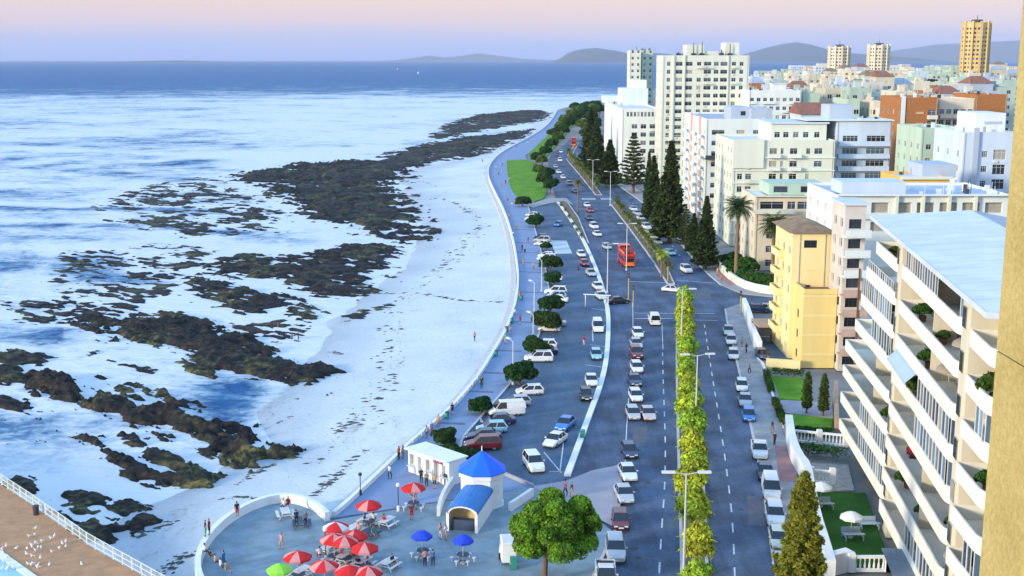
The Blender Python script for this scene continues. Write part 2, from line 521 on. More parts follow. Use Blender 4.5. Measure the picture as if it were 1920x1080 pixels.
# reefs: outline in the photograph, crest height in metres, how broken up, label
REEFS = [
 ([(815, 240), (880, 217), (960, 207), (1028, 205), (1030, 222), (990, 232), (930, 240), (870, 252), (800, 262)], 1.6, .38, 'farthest dark reef strip running out beside the distant end of the promenade'),
 ([(690, 302), (750, 278), (830, 262), (960, 246), (1000, 240), (985, 256), (940, 276), (880, 296), (800, 304), (740, 316), (700, 318)], 1.7, .36, 'long dark reef tongue lying just beyond the white sand of the beach'),
 ([(430, 325), (520, 312), (600, 302), (700, 297), (762, 312), (735, 345), (762, 390), (804, 432), (790, 458), (730, 436), (650, 430), (580, 402), (520, 368), (455, 346)], 2.0, .36, 'largest dark weedy reef in the middle of the shore'),
 ([(160, 385), (280, 338), (430, 326), (470, 350), (540, 390), (560, 425), (470, 440), (380, 445), (250, 420)], 0.8, .64, 'scattered low black rocks awash in foam left of the largest reef'),
 ([(370, 492), (450, 470), (560, 480), (640, 458), (740, 455), (756, 482), (705, 520), (692, 560), (600, 565), (560, 530), (470, 520), (420, 520)], 1.3, .38, 'broken reef with sandy gaps in front of the largest reef'),
 ([(325, 512), (390, 510), (450, 535), (520, 545), (590, 570), (600, 597), (520, 590), (440, 575), (370, 560), (340, 535)], 1.5, .30, 'compact dark rock mass below the broken reef, with an olive tip at the sand'),
 ([(150, 590), (240, 598), (330, 584), (410, 600), (480, 640), (540, 668), (616, 690), (604, 706), (520, 712), (440, 692), (380, 702), (330, 664), (250, 640), (180, 616)], 1.8, .30, 'broad dark reef of jumbled boulders midway down the left side'),
 ([(160, 652), (230, 664), (305, 690), (300, 706), (240, 696), (190, 672)], 1.0, .46, 'small mossy rock spur beside the broad boulder reef'),
 ([(60, 706), (130, 714), (220, 748), (320, 775), (400, 793), (470, 828), (545, 851), (490, 862), (420, 858), (350, 818), (270, 784), (180, 758), (100, 736)], 2.4, .10, 'long brown rock ridge slanting down to a point on the sand'),
 ([(180, 698), (260, 722), (330, 734), (385, 754), (350, 772), (280, 756), (200, 730)], 1.5, .36, 'low black rocks hugging the upper side of the long brown ridge'),
 ([(162, 812), (195, 828), (235, 850), (290, 872), (330, 890), (410, 888), (408, 900), (330, 908), (270, 894), (200, 858)], 1.7, .15, 'narrow forked rock rib standing in the water below the long ridge'),
 ([(228, 812), (280, 828), (335, 852), (385, 886), (330, 882), (285, 860), (250, 838)], 1.6, .15, 'thin tan-topped rock rib just above the forked rib'),
 ([(-40, 640), (20, 650), (60, 655), (125, 676), (60, 680), (-30, 672)], 1.3, .34, 'dark rock spur entering at the left edge, upper one'),
 ([(-60, 672), (35, 684), (58, 700), (50, 714), (-50, 712)], 1.4, .34, 'dark rock block at the left edge under the upper spur'),
 ([(-50, 736), (20, 742), (60, 747), (105, 766), (70, 773), (-30, 756)], 1.1, .34, 'low brown rock streak at the left edge beside the blue water'),
 ([(-20, 892), (60, 893), (74, 908), (40, 921), (-20, 914)], 1.2, .28, 'dark rock just above the terrace railing at the left edge'),
 ([(134, 922), (190, 918), (198, 938), (160, 947), (136, 940)], 1.3, .25, 'single rounded rock in the shallows above the railing'),
 ([(76, 948), (150, 958), (215, 978), (285, 962), (300, 972), (290, 988), (235, 992), (210, 1012), (170, 1004), (120, 986)], 1.1, .40, 'line of black rocks at the foot of the railing'),
 ([(183, 948), (230, 930), (268, 944), (240, 956), (206, 966)], 1.1, .30, 'small dark rock cluster between the railing rocks and the sand'),
 ([(0, 560), (120, 560), (240, 560), (330, 590), (160, 600), (60, 610), (0, 600)], 0.7, .62, 'thin scatter of wave-washed rocks far left of the broad boulder reef'),
 ([(460, 392), (495, 388), (500, 410), (470, 412)], 1.2, .34, 'isolated rock with surf beside the largest reef'),
 ([(640, 590), (705, 575), (760, 560), (755, 572), (700, 592), (650, 603)], .5, .55, 'faint low rocks breaking the sand below the reefs'),
]
REEFS += [([(100, 470), (300, 448), (420, 470), (370, 505), (320, 560), (200, 572), (60, 540)], .75, .60, 'sparse rocks awash in foam above the broad boulder reef'),
          ([(380, 590), (470, 600), (560, 590), (600, 610), (560, 640), (480, 632), (420, 612)], .6, .56, 'low specks of rock between the compact mass and the boulder reef')]
REEF_OUT = [r[0] for r in REEFS]

# ---- sea --------------------------------------------------------------
def sea_material():
    m, nt, N, L, b = _nodes('sea_water')
    g = N.new('ShaderNodeNewGeometry')
    at = N.new('ShaderNodeAttribute'); at.attribute_name = 'foam'
    # streaky foam: long patches drawn out along the shore, plus lace at two finer scales
    def noise(scale, sc, det=6, ro=0.6, dist=0.0):
        mp = N.new('ShaderNodeMapping'); mp.inputs['Scale'].default_value = sc; mp.inputs['Rotation'].default_value = (0, 0, R(22))
        L.new(g.outputs['Position'], mp.inputs[0])
        n = N.new('ShaderNodeTexNoise'); n.inputs['Scale'].default_value = scale; n.inputs['Detail'].default_value = det
        n.inputs['Roughness'].default_value = ro; n.inputs['Distortion'].default_value = dist
        L.new(mp.outputs[0], n.inputs['Vector'])
        return n.outputs[0]
    a = noise(0.012, (0.8, 1.0, 1), 8, 0.62, 0.6)
    c = noise(0.09, (0.7, 1.0, 1), 8, 0.66, 0.9)
    d = noise(0.55, (0.8, 1.0, 1), 5, 0.65, 0.6)
    def mth(op, x, y):
        k = N.new('ShaderNodeMath'); k.operation = op
        for i, q in enumerate((x, y)):
            if isinstance(q, (int, float)): k.inputs[i].default_value = q
            else: L.new(q, k.inputs[i])
        return k.outputs[0]
    s = mth('ADD', mth('MULTIPLY', a, 0.9), mth('ADD', mth('MULTIPLY', c, 0.85), mth('MULTIPLY', d, 0.5)))   # about 0.92 in the mean
    s = mth('ADD', mth('SUBTRACT', s, 1.125), mth('SUBTRACT', at.outputs['Fac'], 0.5))
    mr = N.new('ShaderNodeMapRange'); mr.inputs[1].default_value = -0.17; mr.inputs[2].default_value = 0.19
    L.new(s, mr.inputs[0])
    foam = mr.outputs[0]
    dc = N.new('ShaderNodeValToRGB')
    dc.color_ramp.elements[0].color = (0.004, 0.060, 0.20, 1); dc.color_ramp.elements[1].color = (0.045, 0.20, 0.36, 1)
    L.new(c, dc.inputs[0])
    dc.color_ramp.elements[0].position = 0.35; dc.color_ramp.elements[1].position = 0.7
    milk = N.new('ShaderNodeMapRange'); milk.inputs[1].default_value = 0.0; milk.inputs[2].default_value = 0.5; milk.inputs[4].default_value = 0.85
    L.new(foam, milk.inputs[0])
    m0 = N.new('ShaderNodeMix'); m0.data_type = 'RGBA'
    L.new(milk.outputs[0], m0.inputs['Factor']); L.new(dc.outputs[0], m0.inputs[6]); m0.inputs[7].default_value = (0.27, 0.39, 0.48, 1)   # water full of air bubbles
    fo2 = N.new('ShaderNodeMapRange'); fo2.inputs[1].default_value = 0.32; fo2.inputs[2].default_value = 1.0
    L.new(foam, fo2.inputs[0])
    mx = N.new('ShaderNodeMix'); mx.data_type = 'RGBA'
    L.new(fo2.outputs[0], mx.inputs['Factor']); L.new(m0.outputs[2], mx.inputs[6]); mx.inputs[7].default_value = (0.64, 0.67, 0.69, 1)
    L.new(mx.outputs[2], b.inputs['Base Color'])
    ro = N.new('ShaderNodeMapRange'); ro.inputs[3].default_value = 0.5; ro.inputs[4].default_value = 0.9
    L.new(foam, ro.inputs[0]); L.new(ro.outputs[0], b.inputs['Roughness'])
    sp = N.new('ShaderNodeMapRange'); sp.inputs[3].default_value = 0.09; sp.inputs[4].default_value = 0.1
    L.new(foam, sp.inputs[0]); L.new(sp.outputs[0], b.inputs['Specular IOR Level'])
    b.inputs['IOR'].default_value = 1.33
    w = noise(0.35, (0.6, 1.4, 1), 6, 0.6, 0.3)
    bp = N.new('ShaderNodeBump'); bp.inputs['Strength'].default_value = 0.55; bp.inputs['Distance'].default_value = 0.8
    L.new(w, bp.inputs['Height']); L.new(bp.outputs[0], b.inputs['Normal'])
    return m
def build_sea():
    Yr = np.concatenate([np.linspace(60, 420, 330), 420 * (45000 / 420) ** (np.linspace(0, 1, 170)[1:])])
    u = np.concatenate([np.linspace(-2.6, -0.6, 30)[:-1], np.linspace(-0.6, 0.25, 360), np.linspace(0.25, 2.6, 40)[1:]])
    Y, U = np.meshgrid(Yr, u, indexing='ij')
    X = U * (Y + 4)
    # the swell runs in from the left towards the shore
    near = np.clip((2500 - Y) / 2000, 0, 1)
    ph = (X * 0.42 + Y * 0.9)
    sw = 0.55 * (ridged(ph / 95 + 0.6 * fbm(X / 160, Y / 160, 2), X / 420, 2) ** 3) + 0.35 * (fbm(X / 16, Y / 11, 3) - 0.5) + 0.15 * (fbm(X / 4.5, Y / 3.5, 2) - .5)
    br = np.exp(-(((X + 148) * 0.9 + (Y - 578) * -0.2) / 16) ** 2 - (((Y - 578) + (X + 148) * 0.25) / 9) ** 2)   # one breaker rearing up off the reef
    Z = SEA_Z - 0.25 + sw * near + 1.8 * br * near
    land_d = d_line(X, Y, WATERLINE)
    foam_px = PIXV(X, Y, SEA_Z)
    px, py = foam_px
    # how much foam lies on the water: none far out, thick in the surf zone, thin again in the lee of the reefs
    f = np.interp(py, [118, 150, 172, 190, 240, 330, 480, 560, 640, 700, 780, 900, 1080],
                      [0.06, 0.10, 0.38, 0.64, 0.67, 0.64, 0.65, 0.64, 0.61, 0.54, 0.49, 0.53, 0.56])
    f = f + 0.07 * np.clip((px - 250) / 500, -0.6, 1) * (py < 330)
    f = f - 0.10 * np.exp(-((py - 600) / 40) ** 2) * (px < 120)
    f = f - 0.25 * np.exp(-(((px - 430) / 80) ** 2 + ((py - 755) / 45) ** 2))     # the still pool behind the ridge
    f = f - 0.16 * np.exp(-(((px - 300) / 200) ** 2 + ((py - 270) / 14) ** 2))
    f = f + 0.28 * np.exp(-(((px - 500) / 140) ** 2 + ((py - 300 + (px - 500) * 0.1) / 9) ** 2))
    f = f - 0.6 * br
    # swell lines coming in: a white crest with a dark trough in front of it
    wph = ph / 46 + 1.5 * fbm(X / 90, Y / 90, 3)
    amp = np.clip((1050 - Y) / 600, 0, 1) * np.clip((land_d - 14) / 50, 0, 1) * (0.35 + 1.1 * fbm(X / 70 + 9, Y / 70, 2))
    saw = wph - np.floor(wph)
    f = f + amp * (0.22 * np.exp(-((saw - 0.62) / 0.11) ** 2) - 0.24 * np.exp(-((saw - 0.36) / 0.12) ** 2))
    near_rows = Y < 700
    for ol in REEF_OUT:      # white water round every reef
        dd = d_line(X, Y, GP(ol, SEA_Z), True)
        f = np.where(near_rows, np.maximum(f, f + 0.16 * np.exp(-dd / 4.5)), f)
    land = land_d
    f = np.where(Y < 650, f + 0.22 * np.exp(-land / 3.0), f)
    me, used = grid_mesh('sea', X, Y, Z)
    set_attr(me, 'foam', f.reshape(-1))
    me.materials.append(sea_material())
    o = put(me, 'sea'); tag(o, kind='structure')
def PIXV(X, Y, z):
    cp, sp = math.cos(PITCH), math.sin(PITCH)
    dz = z - CAM_H
    dep = Y * cp - dz * sp
    return 960 + FPX * X / dep, 540 - FPX * (Y * sp + dz * cp) / dep

build_sea()

# ---- beach ------------------------------------------------------------
def sand_material():
    m, nt, N, L, b = _nodes('beach_sand')
    g = N.new('ShaderNodeNewGeometry')
    wet = N.new('ShaderNodeAttribute'); wet.attribute_name = 'wet'
    def noise(scale, det, ro, sc=(1, 1, 1)):
        mp = N.new('ShaderNodeMapping'); mp.inputs['Scale'].default_value = sc; mp.inputs['Rotation'].default_value = (0, 0, R(-28))
        L.new(g.outputs['Position'], mp.inputs[0])
        n = N.new('ShaderNodeTexNoise'); n.inputs['Scale'].default_value = scale; n.inputs['Detail'].default_value = det; n.inputs['Roughness'].default_value = ro
        L.new(mp.outputs[0], n.inputs['Vector']); return n.outputs[0]
    big = noise(0.05, 6, 0.6)
    fine = noise(1.3, 8, 0.75)
    drift = noise(0.10, 9, 0.72, (1.0, 0.35, 1))
    rp = N.new('ShaderNodeValToRGB'); rp.color_ramp.elements[0].position = 0.3; rp.color_ramp.elements[1].position = 0.7
    rp.color_ramp.elements[0].color = (0.53, 0.57, 0.58, 1); rp.color_ramp.elements[1].color = (0.68, 0.71, 0.70, 1)
    L.new(big, rp.inputs[0])
    rf = N.new('ShaderNodeValToRGB'); rf.color_ramp.elements[0].position = 0.28; rf.color_ramp.elements[1].position = 0.5
    rf.color_ramp.elements[0].color = (0.62, 0.62, 0.63, 1); rf.color_ramp.elements[1].color = (1, 1, 1, 1)
    L.new(fine, rf.inputs[0])
    m1 = N.new('ShaderNodeMix'); m1.data_type = 'RGBA'; m1.blend_type = 'MULTIPLY'; m1.inputs['Factor'].default_value = 0.55
    L.new(rp.outputs[0], m1.inputs[6]); L.new(rf.outputs[0], m1.inputs[7])
    # weed fragments and shell grit left in drifts
    mul = N.new('ShaderNodeMath'); mul.operation = 'MULTIPLY_ADD'; mul.inputs[1].default_value = 0.55
    L.new(fine, mul.inputs[0]); L.new(drift, mul.inputs[2])
    wr = N.new('ShaderNodeMapRange'); wr.inputs[1].default_value = 0.865; wr.inputs[2].default_value = 1.02; wr.inputs[4].default_value = 0.75
    L.new(mul.outputs[0], wr.inputs[0])
    m2 = N.new('ShaderNodeMix'); m2.data_type = 'RGBA'
    L.new(wr.outputs[0], m2.inputs['Factor']); L.new(m1.outputs[2], m2.inputs[6]); m2.inputs[7].default_value = (0.13, 0.13, 0.13, 1)
    m3 = N.new('ShaderNodeMix'); m3.data_type = 'RGBA'; m3.blend_type = 'MULTIPLY'
    L.new(wet.outputs['Fac'], m3.inputs['Factor']); L.new(m2.outputs[2], m3.inputs[6]); m3.inputs[7].default_value = (0.66, 0.72, 0.80, 1)
    L.new(m3.outputs[2], b.inputs['Base Color'])
    rr = N.new('ShaderNodeMapRange'); rr.inputs[3].default_value = 0.9; rr.inputs[4].default_value = 0.35
    L.new(wet.outputs['Fac'], rr.inputs[0]); L.new(rr.outputs[0], b.inputs['Roughness'])
    b.inputs['Specular IOR Level'].default_value = 0.25
    bp = N.new('ShaderNodeBump'); bp.inputs['Strength'].default_value = 0.5; bp.inputs['Distance'].default_value = 0.25
    L.new(fine, bp.inputs['Height']); L.new(bp.outputs[0], b.inputs['Normal'])
    return m
def sand_height(X, Y):
    poly = WATERLINE + SEAWALL[::-1]
    ins = in_poly(X, Y, poly)
    dw = d_line(X, Y, WATERLINE); ds = d_line(X, Y, SEAWALL)
    z = np.where(ins, SEA_Z - 0.02 + (SEA_Z * -1 - 0.85) * (dw / (dw + ds + 1e-6)) ** 0.85, SEA_Z - 0.02 - 0.11 * np.minimum(dw, 9))
    behind = (~ins) & (ds < dw)
    z = np.where(behind, -0.9, z)
    return z + 0.16 * (fbm(X / 7, Y / 7, 3) - 0.5), dw, ins, behind
def build_sand():
    xs = np.arange(-84, 62, 0.8); ys = np.concatenate([np.arange(70, 330, 0.8), np.arange(330, 1250, 4.0)])
    X, Y = np.meshgrid(xs, ys)
    Z, dw, ins, behind = sand_height(X, Y)
    ds = d_line(X, Y, SEAWALL)
    keep = (ins | (dw < 9) | (ds < 2)) & ~(behind & (ds > 2.0))
    me, used = grid_mesh('beach', X, Y, Z, keep)
    wet = np.clip(1.15 - dw / np.where(Y < 330, 9, 16) + 0.6 * (fbm(X / 6, Y / 6, 3) - 0.5), 0, 1) * np.where(ins, 1, 1)
    set_attr(me, 'wet', wet.reshape(-1)[used])
    me.materials.append(sand_material())
    tag(put(me, 'beach'), kind='structure')
build_sand()

# ---- land sheet, promenade, car park, roads ----------------------------
def sheet(name, pts, z, m, kind='structure', parent=None):
    b = MB(); b.poly(pts, z)
    o = b.build(name, m, parent)
    if parent is None: tag(o, kind=kind)
    return o
land_far = [(60, 1230), (120, 1500), (330, 2100), (700, 3000), (1500, 4600), (3200, 6500), (6000, 8200), (9000, 8600), (9000, -300), (-40, -300), (-60, 60)]
_lw = offset_line(SEAWALL, -0.6)
if _lw[0][0] < SEAWALL[0][0]: _lw = offset_line(SEAWALL, 0.6)
LAND = [_lw[0]] + land_far[:10] + [(-20, 20)] + _lw[::-1][:-1]
b = MB(); b.prism(LAND, -3.4, -0.16); tag(b.build('ground', M_LAND), kind='structure')

# promenade and plaza slab: from the sea wall to the car park edge, plaza running out under the camera
in_wall = [p for p in WALL]
PROM = in_wall + [G(612, 975)] + [G(1003, 914)] + CARL[::-1] + [G(1010, 372), G(1000, 340), G(985, 292), G(1020, 268), G(1050, 235), G(1062, 212)]
PLAZA_TAIL = BAY + [G(470, 1180), G(1000, 1180), G(1095, 1110), G(1122, 1060), G(1152, 1000), G(1100, 962), G(1050, 930), G(1003, 914)]
b = MB(); b.prism(PROM, -3.2, 0.12); promenade = b.build('promenade', M_PROM); tag(promenade, kind='structure')
b = MB(); b.prism(PLAZA_TAIL, -3.2, 0.116); plaza = b.build('plaza', M_PLAZA); tag(plaza, kind='structure')
LOT = CARL + [G(1040, 922)] + SEP
sheet('car_park', LOT, 0.0, M_LOT)
road_pts = [G(1095, 1190), G(1122, 1060), G(1152, 1000), G(1100, 962), G(1050, 930)] + SEP + [G(1040, 366), G(1034, 335), G(1028, 305), G(1034, 288), G(1060, 270), G(1072, 258)] + \
           RK2[::-1] + [G(1392, 553), G(1500, 562), G(1700, 575), G(1700, 598), G(1500, 582), G(1400, 578)] + RK[::-1]
road = sheet('road', road_pts, 0.004, M_ROAD)
sheet('slip_paving', [G(950, 889), G(1003, 913), G(1062, 903), G(1110, 884), G(1168, 872), G(1165, 940), G(1155, 992), G(1128, 978), G(1100, 962), G(1050, 930), G(1000, 917)], 0.128, M_SLIP)

# dark bands across the promenade, each its own strip
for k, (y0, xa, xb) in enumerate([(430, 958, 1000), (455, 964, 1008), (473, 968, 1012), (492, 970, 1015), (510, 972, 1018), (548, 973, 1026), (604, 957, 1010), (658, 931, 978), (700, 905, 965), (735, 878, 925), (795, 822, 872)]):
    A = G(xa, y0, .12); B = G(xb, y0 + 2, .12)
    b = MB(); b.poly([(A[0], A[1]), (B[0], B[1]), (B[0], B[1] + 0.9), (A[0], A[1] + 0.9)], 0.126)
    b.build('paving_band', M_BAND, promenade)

# low sea wall, white, along the beach side of the promenade and round the bay of the plaza
b = MB(); b.ribbon(resample(WALL, 3.0), 0.45, -2.2, 0.62); o = b.build('sea_wall', M_WHITE)
tag(o, 'long low white sea wall between the promenade and the beach', 'wall')
b = MB(); b.ribbon(resample(BAY, 1.2), 0.55, -2.2, 1.05); o = b.build('curved_wall', M_WHITE)
tag(o, 'curved white parapet wall round the rounded end of the plaza', 'wall')
# concrete apron outside the long wall
b = MB(); b.ribbon(offset_line(resample(WALL, 3.0), -0.9 if True else 0.9), 1.1, -2.4, -0.25); tag(b.build('wall_footing', M_KERB), kind='structure')

# kerbs
def kerb(line, name='kerb', w=0.3, z=0.14, m=M_KERB):
    b = MB(); b.ribbon(line, w, -0.15, z); return tag(b.build(name, m), kind='structure')
kerb(RK); kerb(RK2); kerb(CARL, z=0.15)
sepw = [p for p in SEP]
b = MB(); b.ribbon(resample(sepw, 2.0), 0.75, -0.1, 0.30); o = b.build('divider_kerb', M_WHITE); tag(o, 'long white painted divider kerb between the car park and the road', 'kerb')
kerb(GP([(1100, 1110), (1122, 1062), (1158, 985)]), w=0.3)

# medians
MED1 = GP([(1280, 1180), (1279, 1090), (1277, 1000), (1274, 900), (1271, 800), (1269, 700), (1269, 610), (1274, 580), (1288, 580), (1296, 610), (1303, 700), (1310, 800), (1318, 900), (1323, 1000), (1326, 1090), (1330, 1180)])
MED2 = GP([(1252, 533), (1236, 508), (1212, 472), (1180, 428), (1146, 384), (1152, 380), (1188, 424), (1222, 466), (1250, 502), (1264, 533)])
MED3 = GP([(1117, 366), (1086, 327), (1062, 299), (1069, 295), (1095, 322), (1128, 366)])
MED4 = GP([(1064, 292), (1080, 268), (1085, 268), (1072, 292)])
MED5 = GP([(1046, 381), (1060, 396), (1082, 430), (1095, 455), (1104, 458), (1084, 408), (1064, 380)])   # planted strip at the head of the car park
for P in (MED1, MED2, MED3, MED4, MED5):
    b = MB(); b.prism(P, -0.1, 0.16, 1, 0); tag(b.build('median', [M_KERB, M_SOIL]), kind='structure')
    b = MB(); b.ribbon(P, 0.32, -0.1, 0.19, closed=True); tag(b.build('kerb', M_KERB), kind='structure')

# lawns by the promenade
LAWN1 = smooth_line(GP([(950, 301), (1002, 299), (1016, 335), (1029, 370), (990, 382), (962, 366), (952, 335)] + [(950, 301)]), 2)[:-1]
b = MB(); b.prism(LAWN1, -0.1, 0.18); tag(b.build('promenade_lawn', M_LAWN), kind='structure')
LAWN2 = GP([(990, 290), (1008, 272), (1048, 234), (1062, 214), (1076, 205), (1100, 198), (1090, 215), (1062, 250), (1030, 288), (1018, 300), (1004, 296)])
b = MB(); b.prism(LAWN2, -0.1, 0.18); tag(b.build('far_lawn', M_LAWN), kind='structure')
sheet('lawn_path', GP([(985, 386), (1010, 378), (1030, 372), (1062, 372), (1076, 385), (1056, 378), (1030, 382), (1000, 390)]), 0.135, M_WALK)

# right-hand pavement with its driveways
WALK1 = RK + GP([(1390, 570), (1408, 578), (1412, 600), (1422, 640), (1436, 680), (1452, 720), (1478, 800), (1492, 880), (1505, 980), (1520, 1090), (1530, 1180)])
b = MB(); b.prism(WALK1, -0.1, 0.13); tag(b.build('pavement', M_WALK), kind='structure')
WALK2 = RK2 + GP([(1108, 262), (1118, 285), (1140, 310), (1170, 336), (1205, 362), (1245, 396), (1290, 440), (1330, 478), (1370, 512), (1480, 552), (1480, 560), (1392, 551)])
b = MB(); b.prism(WALK2, -0.1, 0.13); tag(b.build('pavement', M_WALK), kind='structure')
sheet('driveway', GP([(1452, 838), (1486, 838), (1496, 905), (1462, 905)]), 0.137, M_REDPAVE)
sheet('red_footway', GP([(1322, 478), (1346, 490), (1392, 530), (1368, 537), (1345, 520)]), 0.137, M_REDPAVE)

# painted lane lines: every dash a piece of its own
def dashes(pxline, n_on, n_gap, w=0.16, name='lane_dash', z=0.010):
    line = smooth_line(GP(pxline), 1)
    pts = resample(line, 0.5)
    i = 0
    on = int(n_on * 2); off = int(n_gap * 2)
    while i + on < len(pts):
        seg = pts[i:i + on + 1]
        b = MB(); L1 = offset_line(seg, w / 2); R1 = offset_line(seg, -w / 2)
        b.poly(L1 + R1[::-1], z); b.build(name, M_WPAINT, road)
        i += on + off
dashes([(1236, 1075), (1240, 1000), (1246, 920), (1248, 850), (1246, 780), (1243, 700), (1242, 655)], 2.6, 3.4)
dashes([(1378, 1085), (1374, 980), (1365, 900), (1354, 820), (1341, 740), (1330, 670), (1320, 605)], 2.6, 3.4)
dashes([(1228, 780), (1227, 720), (1224, 660), (1222, 615)], 60, 0, 0.10)
dashes([(1243, 655), (1241, 598)], 20, 1, 0.12)
dashes([(1172, 870), (1176, 780), (1183, 700), (1186, 640), (1187, 590), (1185, 560)], 95, 1, 0.12)
dashes([(1182, 870), (1186, 780), (1190, 700), (1192, 650)], 60, 1, 0.08)
dashes([(1235, 500), (1205, 458), (1175, 420), (1150, 390)], 2.5, 4.5)
dashes([(1180, 500), (1150, 460), (1125, 425), (1105, 398), (1090, 378)], 150, 1, 0.14)
dashes([(1275, 480), (1245, 440), (1215, 405), (1185, 380)], 2.5, 4.5)
dashes([(1110, 345), (1088, 320), (1070, 298)], 4, 8, .2)
def bar(pa, pb, w, name='stop_line', z=0.010, par=None):
    A, B = G(*pa), G(*pb)
    b = MB(); L1 = offset_line([A, B], w / 2); R1 = offset_line([A, B], -w / 2)
    b.poly(L1 + R1[::-1], z); b.build(name, M_WPAINT, par or road)
bar((1190, 597), (1262, 597), 0.35); bar((1190, 587), (1340, 588), 0.2); bar((1300, 600), (1345, 601), 0.2)
bar((1180, 528), (1250, 530), 0.25); bar((1265, 525), (1340, 531), 0.25)
for x0 in np.arange(1091, 1116, 3.0):   # zebra crossing at the lawn
    A = G(x0, 373.5); B = G(x0 + 1.6, 373.5)
    b = MB(); b.bx(A[0], B[0], A[1] - 1.8, A[1] + 3.4, 0.008, 0.013); b.build('zebra_bar', M_WPAINT, road)
for x0 in np.arange(1127, 1146, 3.0):
    A = G(x0, 373.5); B = G(x0 + 1.6, 373.5)
    b = MB(); b.bx(A[0], B[0], A[1] - 1.8, A[1] + 3.4, 0.008, 0.013); b.build('zebra_bar', M_WPAINT, road)
# parking bay lines in the car park
lot = bpy.data.objects['car_park']
for (xa, ya, xb, yb) in [(1108, 578, 1136, 582), (1106, 646, 1134, 650), (1098, 684, 1128, 688), (1110, 605, 1112, 640), (1086, 500, 1112, 508), (1104, 530, 1128, 533)]:
    bar((xa, ya), (xb, yb), 0.16, 'bay_line', 0.008, lot)
for (xa, ya, xb, yb) in [(1020, 848, 1052, 886), (1060, 800, 1050, 884), (1052, 884, 1030, 884)]:
    bar((xa, ya), (xb, yb), 0.14, 'hatch_line', 0.008, lot)
sheet('loading_bay', GP([(1033, 451), (1062, 451), (1073, 475), (1041, 476)]), 0.009, mat('pale_bay_paint', (0.50, 0.55, 0.57), 0.8, 0.08, 0.8))
# manholes and patches in the carriageway
for (px, py, rr) in [(1188, 1028, 0.45), (1196, 1046, .3), (1215, 905, .35), (1192, 918, .3), (1390, 955, .3), (1155, 760, .35), (1380, 790, .3)]:
    A = G(px, py); b = MB(); b.lathe([(0.0, 0.012), (rr, 0.012), (rr, 0.006)], (A[0], A[1], 0), 14); b.build('manhole_cover', mat('cast_iron', (0.03, 0.03, 0.035), .6), road)
for (pts) in [[(1188, 800), (1214, 800), (1212, 830), (1186, 830)], [(1300, 545), (1330, 545), (1332, 560), (1304, 560)], [(1400, 930), (1432, 930), (1437, 985), (1404, 985)]]:
    sheet('asphalt_patch', GP(pts), 0.007, mat('patch_asphalt', (0.10, 0.11, 0.14), .8, .15, 1), parent=road)

# ---- pool terrace at the lower left -----------------------------------
RAIL = GP([(-120, 838), (0, 907), (62, 948), (165, 1022), (285, 1090), (420, 1165)], 0.6)
TERR = RAIL + [(-20, 60), (-140, 60), (-160, 150)]
b = MB(); b.prism(TERR, -3.4, 0.6, 0, 1); terrace = b.build('pool_terrace', [M_BRICKPAVE, M_KERB]); tag(terrace, kind='structure')
POOL = GP([(-200, 920), (-40, 1010), (60, 1082), (180, 1160)], 0.6) + [(-50, 62), (-150, 62)]
M_POOL = mat('pool_water', (0.30, 0.55, 0.66), 0.08, 0.10, 0.6, 0.15, 2.0, spec=0.5)
b = MB(); b.poly(POOL, 0.608); tag(b.build('pool_water', M_POOL), kind='structure')
b = MB(); b.ribbon(GP([(-200, 920), (-40, 1010), (60, 1082), (180, 1160)], 0.6), 0.7, 0.5, 0.68); tag(b.build('pool_coping', M_WHITE), kind='structure')

# =================================================================== REEFS, KELP, HILLS
def rock_material():
    m, nt, N, L, b = _nodes('shore_rock')
    g = N.new('ShaderNodeNewGeometry')
    def noise(scale, det=8, ro=0.65, sc=(1, 1, 1)):
        mp = N.new('ShaderNodeMapping'); mp.inputs['Scale'].default_value = sc; mp.inputs['Rotation'].default_value = (0, 0, R(39))
        L.new(g.outputs['Position'], mp.inputs[0])
        n = N.new('ShaderNodeTexNoise'); n.inputs['Scale'].default_value = scale; n.inputs['Detail'].default_value = det; n.inputs['Roughness'].default_value = ro
        L.new(mp.outputs[0], n.inputs['Vector']); return n.outputs[0]
    a = noise(0.9, 8, 0.7, (0.5, 1.3, 1)); c = noise(0.075, 5, 0.6)
    rp = N.new('ShaderNodeValToRGB')
    e = rp.color_ramp.elements
    e[0].position = 0.44; e[0].color = (0.005, 0.005, 0.006, 1)
    e[1].position = 0.80; e[1].color = (0.34, 0.22, 0.105, 1)
    q = e.new(0.54); q.color = (0.012, 0.010, 0.009, 1)
    q = e.new(0.66); q.color = (0.075, 0.046, 0.024, 1)
    L.new(a, rp.inputs[0])
    # olive weed in patches
    wr = N.new('ShaderNodeMapRange'); wr.inputs[1].default_value = 0.50; wr.inputs[2].default_value = 0.63; wr.inputs[4].default_value = 0.8
    L.new(c, wr.inputs[0])
    gr = N.new('ShaderNodeValToRGB'); gr.color_ramp.elements[0].color = (0.012, 0.018, 0.008, 1); gr.color_ramp.elements[1].color = (0.27, 0.25, 0.085, 1)
    gr.color_ramp.elements[0].position = 0.46; gr.color_ramp.elements[1].position = 0.74
    L.new(a, gr.inputs[0])
    mx = N.new('ShaderNodeMix'); mx.data_type = 'RGBA'
    L.new(wr.outputs[0], mx.inputs['Factor']); L.new(rp.outputs[0], mx.inputs[6]); L.new(gr.outputs[0], mx.inputs[7])
    L.new(mx.outputs[2], b.inputs['Base Color'])
    b.inputs['Roughness'].default_value = 0.7; b.inputs['Specular IOR Level'].default_value = 0.3
    bp = N.new('ShaderNodeBump'); bp.inputs['Strength'].default_value = 0.9; bp.inputs['Distance'].default_value = 0.3
    L.new(a, bp.inputs['Height']); L.new(bp.outputs[0], b.inputs['Normal'])
    return m
M_ROCK = rock_material()
